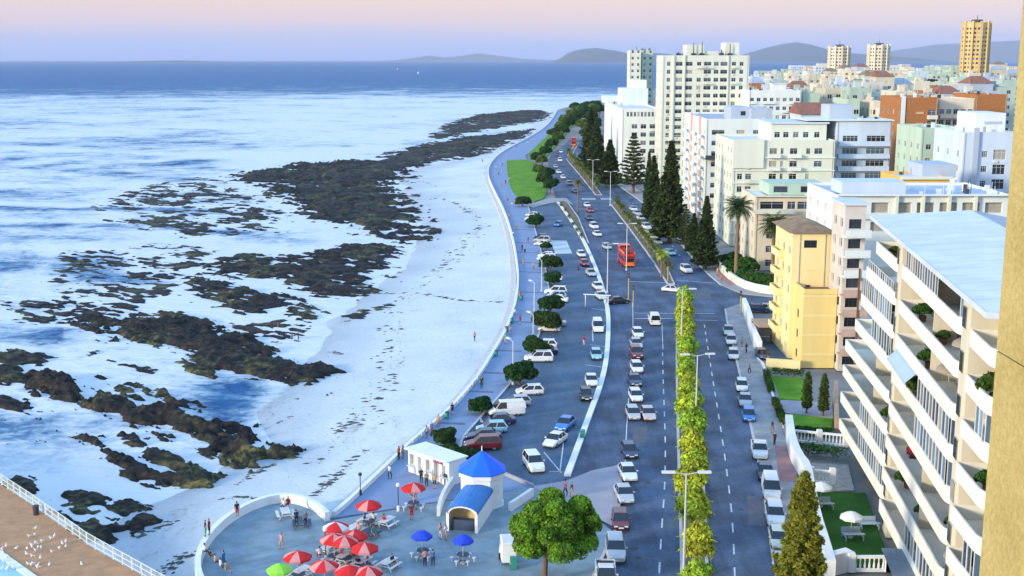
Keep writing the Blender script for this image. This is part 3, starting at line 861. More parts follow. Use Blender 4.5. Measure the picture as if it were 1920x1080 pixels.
# outline in the photograph, crest height in metres, how broken up, label
def build_reef(outline, crest, broken, label):
    crest *= 0.66 if broken > .2 else .85
    poly = smooth_line(GP(outline + [outline[0]], SEA_Z + 0.4), 1)[:-1]
    P = np.array(poly)
    ym = P[:, 1].mean()
    st = float(np.clip(ym * 0.0021, 0.26, 2.2))
    x0, y0 = P.min(0) - 4; x1, y1 = P.max(0) + 4
    X, Y = np.meshgrid(np.arange(x0, x1, st), np.arange(y0, y1, st * (1.0 if ym < 300 else 1.6)))
    ins = in_poly(X, Y, poly)
    d = d_line(X, Y, poly, True) * np.where(ins, 1, -1)
    ca, sa = math.cos(R(-39)), math.sin(R(-39))
    U = X * ca + Y * sa; V = -X * sa + Y * ca          # the strata run down towards the beach
    wid = max(2.0, min(P.max(0)[0] - P.min(0)[0], P.max(0)[1] - P.min(0)[1]) * 0.10)
    d = d + (fbm(U / 6, V / 2.6, 3) - 0.5) * wid * 2.2
    edge = np.clip(d / wid, -1, 1)
    rid = ridged(U / 9.0 + 3, V / 1.7, 5, 0.62)
    lump = ridged(X / 2.3, Y / 2.3, 3, 0.6)
    blk = fbm(U / 13, V / 7, 3)
    sc = max(1.0, ym / 230)
    hol = 0.6 * fbm(U / (4.2 * sc) + 40, V / (1.5 * sc), 3, 0.6) + 0.4 * vnoise(U / (1.9 * sc) + 7, V / (0.9 * sc) + 3)
    core = np.clip(edge, -1, 1) - broken * 1.5 * np.clip(1 - 2.1 * (blk - 0.22), 0, 1.3) - max(0, broken - .14) * 5.5 * np.clip((hol - 0.46) * 4.5, 0, 1)
    h = crest * (core * 0.85 + (rid - 0.52) * 1.9 + (lump - 0.58) * 0.9)
    h = np.where(h > 0, crest * np.power(np.clip(h / crest, 0, 3), 0.8), h)
    base = SEA_Z - 0.25
    sz, _, sin_, _ = sand_height(X, Y)
    base = np.where(sin_, np.maximum(sz - 0.05, base), base)
    Z = base + h
    keep = h > -0.12
    if keep.sum() < 10: return
    me, used = grid_mesh('rock_outcrop', X, Y, Z, keep)
    me.materials.append(M_ROCK)
    tag(put(me, 'rock_outcrop'), label, 'rocks', 'rock reefs along the shore')
for r in REEFS: build_reef(*r)

# weed washed up in lines on the sand: nobody could count it
def build_kelp():
    b = MB()
    lines = [([(905, 425), (880, 452), (835, 495), (800, 528), (760, 556), (735, 590)], 3.2, 260), ([(862, 386), (885, 402), (908, 424)], 1.6, 70),
             ([(735, 600), (742, 650), (735, 690), (715, 730), (695, 770), (672, 800)], 3.4, 260), ([(690, 760), (650, 800), (600, 850), (560, 890)], 2.0, 90),
             ([(700, 545), (790, 548), (880, 570), (965, 574)], 1.0, 130), ([(415, 935), (450, 934), (485, 940), (515, 942)], .5, 70),
             ([(440, 905), (470, 885), (500, 868), (520, 862)], .6, 80), ([(590, 940), (620, 910), (660, 870), (690, 845)], 0.9, 130),
             ([(600, 925), (640, 880), (670, 860)], 1.2, 60), ([(300, 1060), (340, 1050), (365, 1040)], 1.4, 110), ([(640, 660), (620, 650)], .8, 22),
             ([(560, 770), (520, 785), (500, 795)], .5, 24), ([(780, 370), (830, 372), (860, 384)], 1.2, 40), ([(770, 330), (820, 350)], 2, 30), ([(260, 995), (290, 985), (330, 975)], .9, 70)]
    for pl, sp, n in lines:
        line = smooth_line(GP(pl, -1.7), 2)
        pts = resample(line, 0.25)
        for _ in range(int(n * .8)):
            p = pts[int(RNG.integers(len(pts)))]
            x = p[0] + RNG.normal() * sp * 0.4; y = p[1] + RNG.normal() * sp * 0.4
            z = float(sand_height(np.array([[x]]), np.array([[y]]))[0][0, 0])
            s = float(RNG.uniform(0.04, 0.12) + 0.3 * RNG.random() ** 5) * (1 + y / 300)
            a = float(RNG.uniform(0, 6.3))
            k = 5
            ring = [(x + s * RNG.uniform(.5, 1.5) * math.cos(a + i * 6.283 / k) * 1.5, y + s * RNG.uniform(.5, 1.5) * math.sin(a + i * 6.283 / k) * .7, z - 0.04) for i in range(k)]
            top = (x, y, z + s * 0.35)
            for i in range(k): b.face([ring[i], ring[(i + 1) % k], top])
    o = b.build('washed_up_kelp', mat('kelp', (0.06, 0.06, 0.055), 0.8, 0.3, 1.0))
    tag(o, 'dark strands of kelp lying in lines on the white beach', 'kelp', kind='stuff')
build_kelp()

# ---- far hills and the low island across the bay ------------------------
M_HILL = mat('far_hill', (0.060, 0.075, 0.085), 0.95, 0.25, 0.0009)
def hill(name, Y, prof, depth, label):
    """prof: (pixel x, pixel y of the skyline); a rounded ridge of real size at distance Y"""
    pts = [AT(px, py, Y) for px, py in prof]
    xs = np.array([p[0] for p in pts]); zs = np.array([max(p[1], SEA_Z) for p in pts])
    X = np.linspace(xs[0], xs[-1], 90); H = np.interp(X, xs, zs)
    rows = []
    T = np.linspace(-1, 1, 22)
    XX, TT = np.meshgrid(X, T)
    HH = np.interp(XX, xs, zs)
    prof_t = np.cos(TT * math.pi / 2) ** 1.2
    wob = (fbm(XX / (depth * 0.22), TT * 3, 4) - 0.5) * 0.24 * HH * (1 - prof_t ** 4)
    Z = SEA_Z - 3 + (HH - SEA_Z + 3) * prof_t + wob
    me, _ = grid_mesh(name, XX, Y + TT * depth, Z)
    me.materials.append(M_HILL)
    tag(put(me, name), kind='structure')
hill('hill', 21000, [(1030, 118), (1052, 109), (1064, 100), (1080, 94), (1098, 91), (1118, 90), (1140, 93), (1160, 96), (1185, 102), (1230, 99), (1290, 106), (1340, 113), (1360, 118)], 1500, '')
hill('hill', 23000, [(1330, 118), (1380, 107), (1410, 98), (1440, 89), (1470, 82), (1492, 79), (1515, 83), (1545, 92), (1590, 99), (1640, 103), (1700, 108), (1760, 118)], 1800, '')
hill('hill', 33000, [(1560, 118), (1640, 100), (1700, 92), (1760, 83), (1830, 80), (1900, 76), (2000, 72), (2120, 84), (2250, 118)], 3000, '')
hill('hill', 34000, [(690, 119), (740, 113), (780, 108), (805, 104), (835, 108), (870, 104), (900, 100), (930, 104), (980, 110), (1040, 113), (1100, 119)], 3000, '')
hill('island', 20000, [(196, 121), (235, 115.6), (280, 113.8), (335, 113.2), (380, 114), (415, 115.8), (440, 121)], 700, '')

# haze: one even, very thin body of air round everything
b = MB(); b.bx(-60000, 60000, -3000, 47000, -8.0, 700.0)
hz = b.build('haze', [])
hm = bpy.data.materials.new('haze_air'); hm.use_nodes = True
hn = hm.node_tree.nodes; hn.clear()
ho = hn.new('ShaderNodeOutputMaterial'); hv = hn.new('ShaderNodeVolumePrincipled')
hv.inputs['Color'].default_value = (0.66, 0.76, 1.0, 1)
hv.inputs['Density'].default_value = 1 / 33000.0
hv.inputs['Anisotropy'].default_value = 0.0
hm.node_tree.links.new(hv.outputs[0], ho.inputs['Volume'])
hz.data.materials.append(hm)
tag(hz, 'thin pale sea haze over the bay and city', 'haze', kind='stuff')

# =================================================================== BUILDINGS
M_GLASS = glass_mat()
M_GLASSB = glass_mat('window_glass_blue', (0.06, 0.10, 0.14), 0.15)
M_FRAME = mat('window_frame', (0.62, 0.62, 0.60), 0.6, 0.05, 2)
M_DFRAME = mat('dark_window_frame', (0.05, 0.05, 0.055), 0.5, 0.1, 2)
M_CURTAIN = mat('curtain', (0.50, 0.48, 0.43), 0.9, 0.15, 3)
M_ROOF = mat('roof_sheet_grey', (0.36, 0.39, 0.44), 0.6, 0.14, 0.4)
M_ROOFW = mat('roof_pale', (0.56, 0.60, 0.66), 0.55, 0.07, 0.35)
M_TILE = mat('roof_tile', (0.26, 0.11, 0.07), 0.85, 0.25, 0.9)
M_BROWNTILE = mat('roof_tile_brown', (0.24, 0.16, 0.09), 0.85, 0.25, 0.9)
M_CREAM = mat('cream_render', (0.66, 0.58, 0.44), 0.8, 0.06, 0.35, streak=True)
M_IVORY = mat('ivory_render', (0.64, 0.66, 0.55), 0.8, 0.06, 0.35, streak=True)
M_WALLW = mat('white_wall', (0.67, 0.71, 0.68), 0.8, 0.07, 0.3, streak=True)
M_WALLB = mat('pale_blue_wall', (0.52, 0.60, 0.70), 0.8, 0.08, 0.3, streak=True)
M_WALLG = mat('pale_green_wall', (0.42, 0.53, 0.42), 0.8, 0.08, 0.3, streak=True)
M_GREY = mat('grey_wall', (0.40, 0.46, 0.55), 0.8, 0.08, 0.3, streak=True)
M_PINK = mat('pink_stripe', (0.58, 0.34, 0.28), 0.8, 0.1, 0.5)
M_YEL = mat('yellow_render', (0.76, 0.58, 0.22), 0.8, 0.06, 0.4, streak=True)
M_YELP = mat('pale_yellow_render', (0.80, 0.66, 0.33), 0.8, 0.05, 0.4, streak=True)
M_BRICK = mat('orange_brick', (0.36, 0.145, 0.045), 0.85, 0.22, 2.5)
M_GOLD = mat('yellow_lit_tower_wall', (0.60, 0.43, 0.18), 0.8, 0.1, 0.2, streak=True)  # yellow light falling on the far tower, put into its wall colour
M_MINT = mat('mint_wall', (0.40, 0.49, 0.43), 0.8, 0.09, 0.2, streak=True)
M_CONC = mat('concrete', (0.42, 0.41, 0.39), 0.85, 0.15, 0.6)
M_DARK = mat('dark_metal', (0.05, 0.05, 0.06), 0.6, 0.1, 2)  # the metal's own dark colour

WCACHE = {}
def window_mesh(w, h, mul=1, frame=None, glass=None, tr=True):
    frame = frame or M_FRAME; glass = glass or M_GLASS
    k = (round(w, 2), round(h, 2), mul, frame.name, glass.name)
    if k in WCACHE: return WCACHE[k]
    b = MB(); f = 0.06 if w < 3 else 0.08
    a, c = w / 2, h / 2
    b.face([(-a, 0.05, -c), (a, 0.05, -c), (a, 0.05, c), (-a, 0.05, c)], 1)
    for x0, x1, z0, z1 in ((-a, a, -c, -c + f), (-a, a, c - f, c), (-a, -a + f, -c + f, c - f), (a - f, a, -c + f, c - f)):
        b.bx(x0, x1, 0, 0.049, z0, z1, 0)
    for i in range(1, mul + 1):
        x = -a + w * i / (mul + 1)
        b.bx(x - f * .4, x + f * .4, 0.005, 0.049, -c + f, c - f, 0)
    if tr and h > 1.2:
        b.bx(-a + f, a - f, 0.008, 0.047, c - h * .3 - .025, c - h * .3 + .025, 0)
    me = b.mesh('window', [frame, glass])
    WCACHE[k] = me
    return me

class Facade:
    """wall plane with real recessed openings; p0 = lower left corner seen from outside, ang = direction of its width"""
    def __init__(self, mb, p0, ang, W, Hh, m=0):
        self.mb, self.p0, self.ang, self.W, self.H, self.m = mb, p0, ang, W, Hh, m
        self.u = Vector((math.cos(ang), math.sin(ang), 0)); self.n = Vector((math.sin(ang), -math.cos(ang), 0))   # outward
    def P(self, u, v, d=0):
        q = Vector(self.p0) + self.u * u - self.n * d
        return (q.x, q.y, self.p0[2] + v)
    def holes(self, rects, depth=0.22):
        us = sorted(set([0, self.W] + [round(r[0], 4) for r in rects] + [round(r[1], 4) for r in rects]))
        vs = sorted(set([0, self.H] + [round(r[2], 4) for r in rects] + [round(r[3], 4) for r in rects]))
        for i in range(len(us) - 1):
            # merge vertical runs of solid cells
            run = None
            for j in range(len(vs) - 1):
                uc, vc = (us[i] + us[i + 1]) / 2, (vs[j] + vs[j + 1]) / 2
                hole = any(r[0] < uc < r[1] and r[2] < vc < r[3] for r in rects)
                if hole:
                    if run is not None: self._q(us[i], us[i + 1], vs[run], vs[j]); run = None
                elif run is None: run = j
            if run is not None: self._q(us[i], us[i + 1], vs[run], vs[-1])
        for u0, u1, v0, v1 in rects:
            P = self.P
            self.mb.face([P(u0, v0), P(u1, v0), P(u1, v0, depth), P(u0, v0, depth)], self.m)
            self.mb.face([P(u0, v1, depth), P(u1, v1, depth), P(u1, v1), P(u0, v1)], self.m)
            self.mb.face([P(u0, v0, depth), P(u0, v1, depth), P(u0, v1), P(u0, v0)], self.m)
            self.mb.face([P(u1, v0), P(u1, v1), P(u1, v1, depth), P(u1, v0, depth)], self.m)
    def _q(self, a, b, c, d):
        if b - a < 1e-4 or d - c < 1e-4: return
        self.mb.face([self.P(a, c), self.P(b, c), self.P(b, d), self.P(a, d)], self.m)
    def windows(self, rects, parent, depth=0.16, frame=None, glass=None, mul=1, name='window', joined=None):
        for (u0, u1, v0, v1) in rects:
            w, h = u1 - u0, v1 - v0
            c = self.P((u0 + u1) / 2, (v0 + v1) / 2, depth)
            if joined is not None:
                joined.face([self.P(u0, v0, depth), self.P(u1, v0, depth), self.P(u1, v1, depth), self.P(u0, v1, depth)], 1)
                joined.box((c[0], c[1], c[2]), (0.09, 0.09, h), 0, self.ang)
            else:
                put(window_mesh(w, h, mul, frame, glass), name, parent, c, self.ang)

def win_grid(W, floors, fh, cols, ww, wh, sill=0.95, z0=0.0, margin=None, skip=0.0, rng=None, irregular=0.0):
    rng = rng or random
    margin = (W / cols - ww) / 2 if margin is None else margin
    step = (W - 2 * margin - ww) / max(cols - 1, 1)
    out = []
    for r in range(floors):
        for c in range(cols):
            if rng.random() < skip: continue
            w = ww * (1 - irregular * rng.random())
            u = margin + c * step + (ww - w) / 2
            out.append((u, u + w, z0 + r * fh + sill, z0 + r * fh + sill + wh))
    return out

def block(name, label, cat, x0, x1, y0, y1, h, wall, roofm=None, front=None, left=None, fdepth=0.22, base_z=0.0, group=None, joined=False, parapet=0.5,
          frame=None, glass=None, mulf=1, mull=1, roofstuff=True, root=None, seed=0, rot=0.0, right=False):
    """flat-roofed block; front looks at the camera (-y), left at the sea (-x). front/left are lists of window rects in wall coordinates"""
    rg = random.Random(seed or int(x0 * 7 + y0 * 13))
    new = root is None
    if new:
        root = empty(name, ((x0 + x1) / 2, (y0 + y1) / 2, base_z), rot)
        tag(root, label, cat, group)
    ox, oy = (x0 + x1) / 2, (y0 + y1) / 2
    X0, X1, Y0, Y1 = x0 - ox, x1 - ox, y0 - oy, y1 - oy
    if not new:
        ox0, oy0 = root.location.x, root.location.y
        X0, X1, Y0, Y1 = x0 - ox0, x1 - ox0, y0 - oy0, y1 - oy0
    z = 0.0
    zb = 0.0 if new else base_z - root.location.z
    W, D = X1 - X0, Y1 - Y0
    mb = MB()
    hh = h - base_z if new else h - base_z
    Hh = hh + parapet
    fr = Facade(mb, (X0, Y0, zb), 0.0, W, Hh)
    lf = Facade(mb, (X0, Y1, zb), -math.pi / 2, D, Hh)
    fr.holes(front or [], fdepth); lf.holes(left or [], fdepth)
    # back, right
    mb.face([(X1, Y1, zb), (X0, Y1, zb), (X0, Y1, zb + Hh), (X1, Y1, zb + Hh)])
    mb.face([(X1, Y0, zb), (X1, Y1, zb), (X1, Y1, zb + Hh), (X1, Y0, zb + Hh)])
    # parapet top and inner faces
    t = 0.25
    zt = zb + Hh; zr = zb + hh
    O = [(X0, Y0), (X1, Y0), (X1, Y1), (X0, Y1)]; I = [(X0 + t, Y0 + t), (X1 - t, Y0 + t), (X1 - t, Y1 - t), (X0 + t, Y1 - t)]
    for i in range(4):
        j = (i + 1) % 4
        mb.face([(*O[i], zt), (*O[j], zt), (*I[j], zt), (*I[i], zt)])
        mb.face([(*I[i], zt), (*I[j], zt), (*I[j], zr), (*I[i], zr)])
    mb.build('wall', [wall], root)
    rb = MB(); rb.poly(I, zr); rf = rb.build('roof', [roofm or M_ROOF], root)
    if front:
        if joined: jm = MB()
        fr.windows(front, root, fdepth - 0.06, frame, glass, mulf, joined=jm if joined else None)
        if left: lf.windows(left, root, fdepth - 0.06, frame, glass, mull, joined=jm if joined else None)
        if joined:
            o = jm.build('window', [frame or M_FRAME, glass or M_GLASS], root); o['kind'] = 'stuff'
    elif left:
        jm = MB() if joined else None
        lf.windows(left, root, fdepth - 0.06, frame, glass, mull, joined=jm)
        if joined:
            o = jm.build('window', [frame or M_FRAME, glass or M_GLASS], root); o['kind'] = 'stuff'
    if not joined:
        # everyday clutter: drain pipes, air conditioners under some windows, vents on the roof
        for u in (W * .015 + .1, W - W * .015 - .1):
            pb = MB(); pb.tube((X0 + u, Y0 - .09, zb + .2), (X0 + u, Y0 - .09, zt - .3), .07, n=6); pb.build('drain_pipe', [M_CONC], root)
        for (u0, u1, v0, v1) in (front or []):
            if rg.random() < .10 and v0 > .75:
                pb = MB(); uc = X0 + u0 + .45; pb.bx(uc - .4, uc + .4, Y0 - .36, Y0 - .004, zb + v0 - .62, zb + v0 - .08); pb.build('air_conditioner', [M_FRAME], root)
        for (u0, u1, v0, v1) in (front or []):
            if u1 - u0 > 1.3 and v0 > 3 and rg.random() < .14:     # a small railed balcony here and there
                pb = MB(); z_ = zb + v0 - .75; xa, xb = X0 + u0 - .35, X0 + u1 + .35
                pb.bx(xa, xb, Y0 - 1.05, Y0 - .004, z_ - .14, z_); pb.bx(xa, xb, Y0 - 1.05, Y0 - .98, z_ + .82, z_ + .9)
                for q in range(7): pb.bx(xa + (xb - xa - .05) * q / 6, xa + (xb - xa - .05) * q / 6 + .05, Y0 - 1.04, Y0 - .99, z_ + .001, z_ + .82)
                pb.build('balcony', [wall], root)
        for k in range(1, int(hh / 3.1)):
            if rg.random() < .5 and W > 8:
                pb = MB(); pb.bx(X0 - .03, X1 + .03, Y0 - .07, Y0 - .003, zb + k * 3.1 - .12, zb + k * 3.1 + .04); pb.build('string_course', [wall], root)
        for k in range(rg.randint(3, 7)):
            pb = MB(); vx, vy = X0 + W * rg.uniform(.08, .92), Y0 + D * rg.uniform(.1, .9); vh = rg.uniform(.5, 1.5); vw = rg.uniform(.3, .9)
            pb.box((vx, vy, zr + vh / 2), (vw, vw * rg.uniform(.6, 1.6), vh)); pb.tube((vx + vw, vy, zr), (vx + vw, vy, zr + vh * 1.6), .06, n=5); pb.build('roof_vent', [rg.choice([M_CONC, M_FRAME, M_DARK])], root)
    if roofstuff:
        rs = MB()
        w = min(W, D)
        cx, cy = X0 + W * rg.uniform(.35, .65), Y0 + D * rg.uniform(.35, .65)
        rs.box((cx, cy, zr + 1.3), (w * .3, w * .3, 2.6))
        rs.box((cx, cy, zr + 2.7), (w * .34, w * .34, 0.2))
        rs.build('lift_house', [wall], root)
        for k in range(rg.randint(1, 3)):
            tb = MB(); r = rg.uniform(.5, .9)
            tb.lathe([(0, 0), (r, 0), (r, 1.3), (r * .8, 1.5), (0, 1.55)], (X0 + W * rg.uniform(.15, .85), Y0 + D * rg.uniform(.15, .85), zr), 10)
            tb.build('water_tank', [M_CONC], root)
        ab = MB(); ax, ay = cx + w * .1, cy
        ab.tube((ax, ay, zr + 2.8), (ax, ay, zr + 5.6), .05, .03, 5); ab.tube((ax - .6, ay, zr + 5), (ax + .6, ay, zr + 5), .03, n=4); ab.tube((ax - .4, ay, zr + 4.5), (ax + .4, ay, zr + 4.5), .03, n=4)
        ab.build('antenna', [M_DARK], root)
    return root, (fr, lf), zr

def balcony_part(root, x0, x1, y0, y1, z, par=1.0, m=None, name='balcony', rail=False):
    """slab with a solid parapet on its three open sides (front -y)"""
    b = MB()
    b.bx(x0, x1, y0, y1, z - .18, z)
    t = .12
    b.bx(x0, x1, y0, y0 + t, z + .001, z + par); b.bx(x0, x0 + t, y0 + t, y1, z + .001, z + par); b.bx(x1 - t, x1, y0 + t, y1, z + .001, z + par)
    return b.build(name, [m or M_WALLW], root)

def span(pxl, pxr, Y, py=400):
    return AT(pxl, py, Y)[0], AT(pxr, py, Y)[0]
def top_z(py, Y): return AT(960, py, Y)[1]

rnd = random.Random(3)

# ------------------------------------------------------------------ the long white apartment block with the balconies
def balcony_block():
    far = Vector((39.0, 126.4, 0)); ang = math.atan2(-0.990, -0.139)          # local x runs along the facade towards the camera
    root = empty('apartment_block', far, ang)
    tag(root, 'long white apartment block with rows of round-ended balconies and a pale flat roof', 'apartment block')
    # local frame: +x towards the camera along the facade, +y to the LEFT of that = away from the sea?  checked: left of (-.2,-.98) is (+.98,-.2) = inland
    FH = 3.3; NF = 9; ZT = 29.4
    LEV = lambda fl: 0.0 if fl == 0 else 2.95 + (fl - 1) * FH
    LEN = 50.0; DEP = 12.5
    white, beige = mat('balcony_render', (.74, .71, .62), .8, .09, .45, streak=True), mat('facade_render', (.60, .55, .42), .8, .1, .4, streak=True)
    bays = [(0.0, 12.7), (15.0, 40.2), (42.8, 50.0)]
    gaps = [(12.7, 15.0), (40.2, 42.8)]
    rb_ = random.Random(21)
    # core walls (recessed behind the balconies) with door-size glazing holes on every floor
    core = MB()
    yb = 2.3
    for bi, (a, c) in enumerate(bays):
        W = c - a
        f = Facade(core, (c, yb, 0), math.pi, W, ZT)       # seen from the sea the facade runs from near to far
        rects = []
        n = max(2, int(W / 4.2))
        for fl in range(NF):
            for k in range(n):
                u = W * (k + .5) / n - 1.45
                rects.append((u, u + 2.9, LEV(fl) + .12, LEV(fl) + 2.45))
        f.holes(rects, .25)
        for r_ in rects:
            w, h = r_[1] - r_[0], r_[3] - r_[2]
            put(window_mesh(w, h, 2, M_FRAME if rb_.random() < .5 else M_DFRAME, M_GLASS if rb_.random() < .65 else M_GLASSB), 'window', root, f.P((r_[0] + r_[1]) / 2, (r_[2] + r_[3]) / 2, .19), math.pi)
    # projecting stair piers between the bays with narrow windows
    for a, c in gaps:
        W = c - a
        f = Facade(core, (c, -.35, 0), math.pi, W, ZT)
        rects = [(W * .28, W * .72, LEV(fl) + .9, LEV(fl) + 2.4) for fl in range(NF)]
        f.holes(rects, .2)
        for r_ in rects:
            put(window_mesh(r_[1] - r_[0], r_[3] - r_[2], 0, M_DFRAME), 'window', root, f.P((r_[0] + r_[1]) / 2, (r_[2] + r_[3]) / 2, .14), math.pi)
        core.face([(a, yb, 0), (a, -.35, 0), (a, -.35, ZT), (a, yb, ZT)]); core.face([(c, -.35, 0), (c, yb, 0), (c, yb, ZT), (c, -.35, ZT)])
    # far gable, near gable, back
    core.face([(0, DEP, 0), (0, yb, 0), (0, yb, ZT), (0, DEP, ZT)])
    gf = Facade(core, (LEN, DEP, 0), -math.pi / 2, DEP - yb, ZT)
    rects = [(1.5 + 3.2 * k, 3.1 + 3.2 * k, LEV(fl) + .9, LEV(fl) + 2.4) for fl in range(NF) for k in range(3)]
    gf.holes(rects, .2); gf.windows(rects, root, .14, M_DFRAME)
    core.face([(0, DEP, 0), (0, DEP, ZT), (LEN, DEP, ZT), (LEN, DEP, 0)])
    # lower storeys run on beyond the far gable
    ZE = LEV(5)
    f = Facade(core, (-0.01, yb, 0), math.pi, 12.0, ZE + 1.0)
    rects = [(1.2 + 3.7 * k, 4.0 + 3.7 * k, LEV(fl) + .12, LEV(fl) + 2.45) for fl in range(5) for k in range(3)]
    f.holes(rects, .25); f.windows(rects, root, .19, M_DFRAME, M_GLASS, 2)
    core.face([(-12.01, DEP, 0), (-12.01, yb, 0), (-12.01, yb, ZE + 1), (-12.01, DEP, ZE + 1)]); core.face([(-12.01, yb + .2, ZE), (-12.01, DEP, ZE), (0, DEP, ZE), (0, yb + .2, ZE)][::-1])
    core.build('wall', [beige], root)
    # roof: wide pale sheet, a little overhang, with a raised seam line and a second fall behind
    rf = MB()
    rf.face([(-1.5, -.95, ZT + .25), (LEN - .6, -.95, ZT + .25), (LEN - .6, 9.3, ZT + 1.0), (-1.5, 9.3, ZT + 1.0)][::-1])
    rf.face([(-1.5, 9.3, ZT + 1.0), (LEN - .6, 9.3, ZT + 1.0), (LEN - .6, DEP + 1, ZT + .2), (-1.5, DEP + 1, ZT + .2)][::-1], 1)
    rf.bx(-1.5, LEN - .6, -1.01, -.95, ZT - .12, ZT + .29, 0)
    rf.bx(LEN - .6, LEN - .54, -1.01, DEP + 1, ZT - .12, ZT + .29, 0)
    rf.bx(-1.56, -1.5, -1.01, DEP + 1, ZT - .12, ZT + .3, 0)
    rf.face([(-1.5, -.95, ZT - .1), (LEN - .6, -.95, ZT - .1), (LEN - .6, yb, ZT - .1), (-1.5, yb, ZT - .1)], 0)
    roof = rf.build('roof', [mat('apartment_roof_sheet', (0.58, 0.63, 0.70), .5, .10, .35), M_ROOF], root)
    for k in range(1, 16):
        s = MB(); x = -1.5 + k * 3.1
        s.face([(x - .03, -.95, ZT + .262), (x + .03, -.95, ZT + .262), (x + .03, 9.3, ZT + 1.012), (x - .03, 9.3, ZT + 1.012)][::-1])
        s.build('roof_seam', [M_ROOFW], roof)
    # balconies: slab, solid rounded parapet; some glazed in
    def outline(a, c, out, far=None):
        r = min(2.1, 1.9 + out * .2)
        pts = [(a, yb), (a, -(out if far is None else far))]
        cx, cy = c - r, -out + r
        for k in range(9):
            t = -math.pi / 2 + k * (math.pi / 2) / 8
            pts.append((cx + r * math.cos(t), cy + r * math.sin(t)))
        pts.append((c, yb)); return pts
    outA = [2.9, 2.7, 2.5, 2.3, 1.1, .75, .4, 0.1]
    for bi, (a, c) in enumerate(bays):
        for fl in range(1, NF):
            top = fl - 1                      # 0 = lowest balcony
            out = .25 + .03 * (7 - top)
            a0 = a - [12.0, 12.0, 12.0, 11.0, 7.0, 5.0, 3.5, 0][top] if bi == 0 else a
            fo = [1.6, 1.6, 1.5, 1.5, 1.1, .9, .7, .35][top] if bi == 0 else out + .09 * (7 - top)
            pts = outline(a0, c, out, fo)
            slope = (fo - out) / (c - 2.0 - a0)
            z = LEV(fl)
            s = MB(); s.prism(pts, z - .22, z, bottom=True); slab = s.build('balcony_slab', [white], root)
            p = MB()
            p.ribbon(pts, .14, z - .22, z + 1.05); par = p.build('balcony', [white], root)
            # handrail / glazing on top of the parapet
            g = rb_.random()
            glazed = (bi, fl) in ((0, 7), (0, 6), (0, 5), (0, 2), (0, 1), (1, 8), (1, 5), (1, 4), (1, 1), (2, 6), (2, 3))
            if glazed:
                lo, hi = (.05, .98) if (bi, fl) in ((0, 7), (0, 6)) else ((.45, .98) if bi == 0 or fl != 8 else (.05, .62))
                x0 = a0 + (c - a0) * lo; x1 = min(c - 2.1, a0 + (c - a0) * hi)
                n = max(2, int((x1 - x0) / 1.1))
                gh = FH - .22 - 1.05 if (bi, fl) not in ((0, 7),) else .9
                for k in range(n):
                    u0 = x0 + (x1 - x0) * k / n; u1 = x0 + (x1 - x0) * (k + 1) / n
                    put(window_mesh(u1 - u0, gh, 0, M_FRAME, M_GLASSB, False), 'balcony_pane', root, ((u0 + u1) / 2, -out - .02 - slope * (c - 2.0 - (u0 + u1) / 2), z + 1.05 + gh / 2), math.atan(slope))
                if not ((bi, fl) in ((0, 7), (0, 6))):
                    q = outline(a0, c, out)[2:]
                    for (p0, p1) in zip(q[1:-2:2], q[3:-1:2]):
                        L = math.hypot(p1[0] - p0[0], p1[1] - p0[1])
                        put(window_mesh(L, gh, 0, M_FRAME, M_GLASSB, False), 'balcony_pane', root, ((p0[0] + p1[0]) / 2, (p0[1] + p1[1]) / 2, z + 1.05 + gh / 2), math.atan2(p1[1] - p0[1], p1[0] - p0[0]))
            # end wall dividing the balcony half way
            if c - a0 > 20:
                d = MB(); xm = a0 + (c - a0) * .52; d.bx(xm - .08, xm + .08, -out + .4, yb - .01, z + .01, z + FH - .23); d.build('divider_wall', [beige], root)
            # furniture belongs to the tenants: chairs and plants
    # roof-level fascia pieces above the bays
    # awning on one balcony of the middle bay
    aw = MB(); z = LEV(6) - .25
    aw.face([(15.6, -.35, z), (25.0, -.35, z), (25.0, -1.3, z - .9), (15.6, -1.3, z - .9)])
    aw.bx(15.6, 25.0, -1.33, -1.29, z - 1.1, z - .9)
    aw.build('awning', [mat('awning_cloth', (0.36, 0.48, 0.56), .8, .06, .8)], root)
    g = MB(); z = 3.4
    g.bx(26, 38, -2.6, .2, z - .12, z); g.build('entrance_canopy', [mat('canopy_slate', (.15, .18, .21), .7, .1, .8)], root)
    return root, far, ang
apt, APT_O, APT_A = balcony_block()
def apt_pt(x, y, z=0):
    c, s = math.cos(APT_A), math.sin(APT_A)
    return (APT_O.x + x * c - y * s, APT_O.y + x * s + y * c, z)

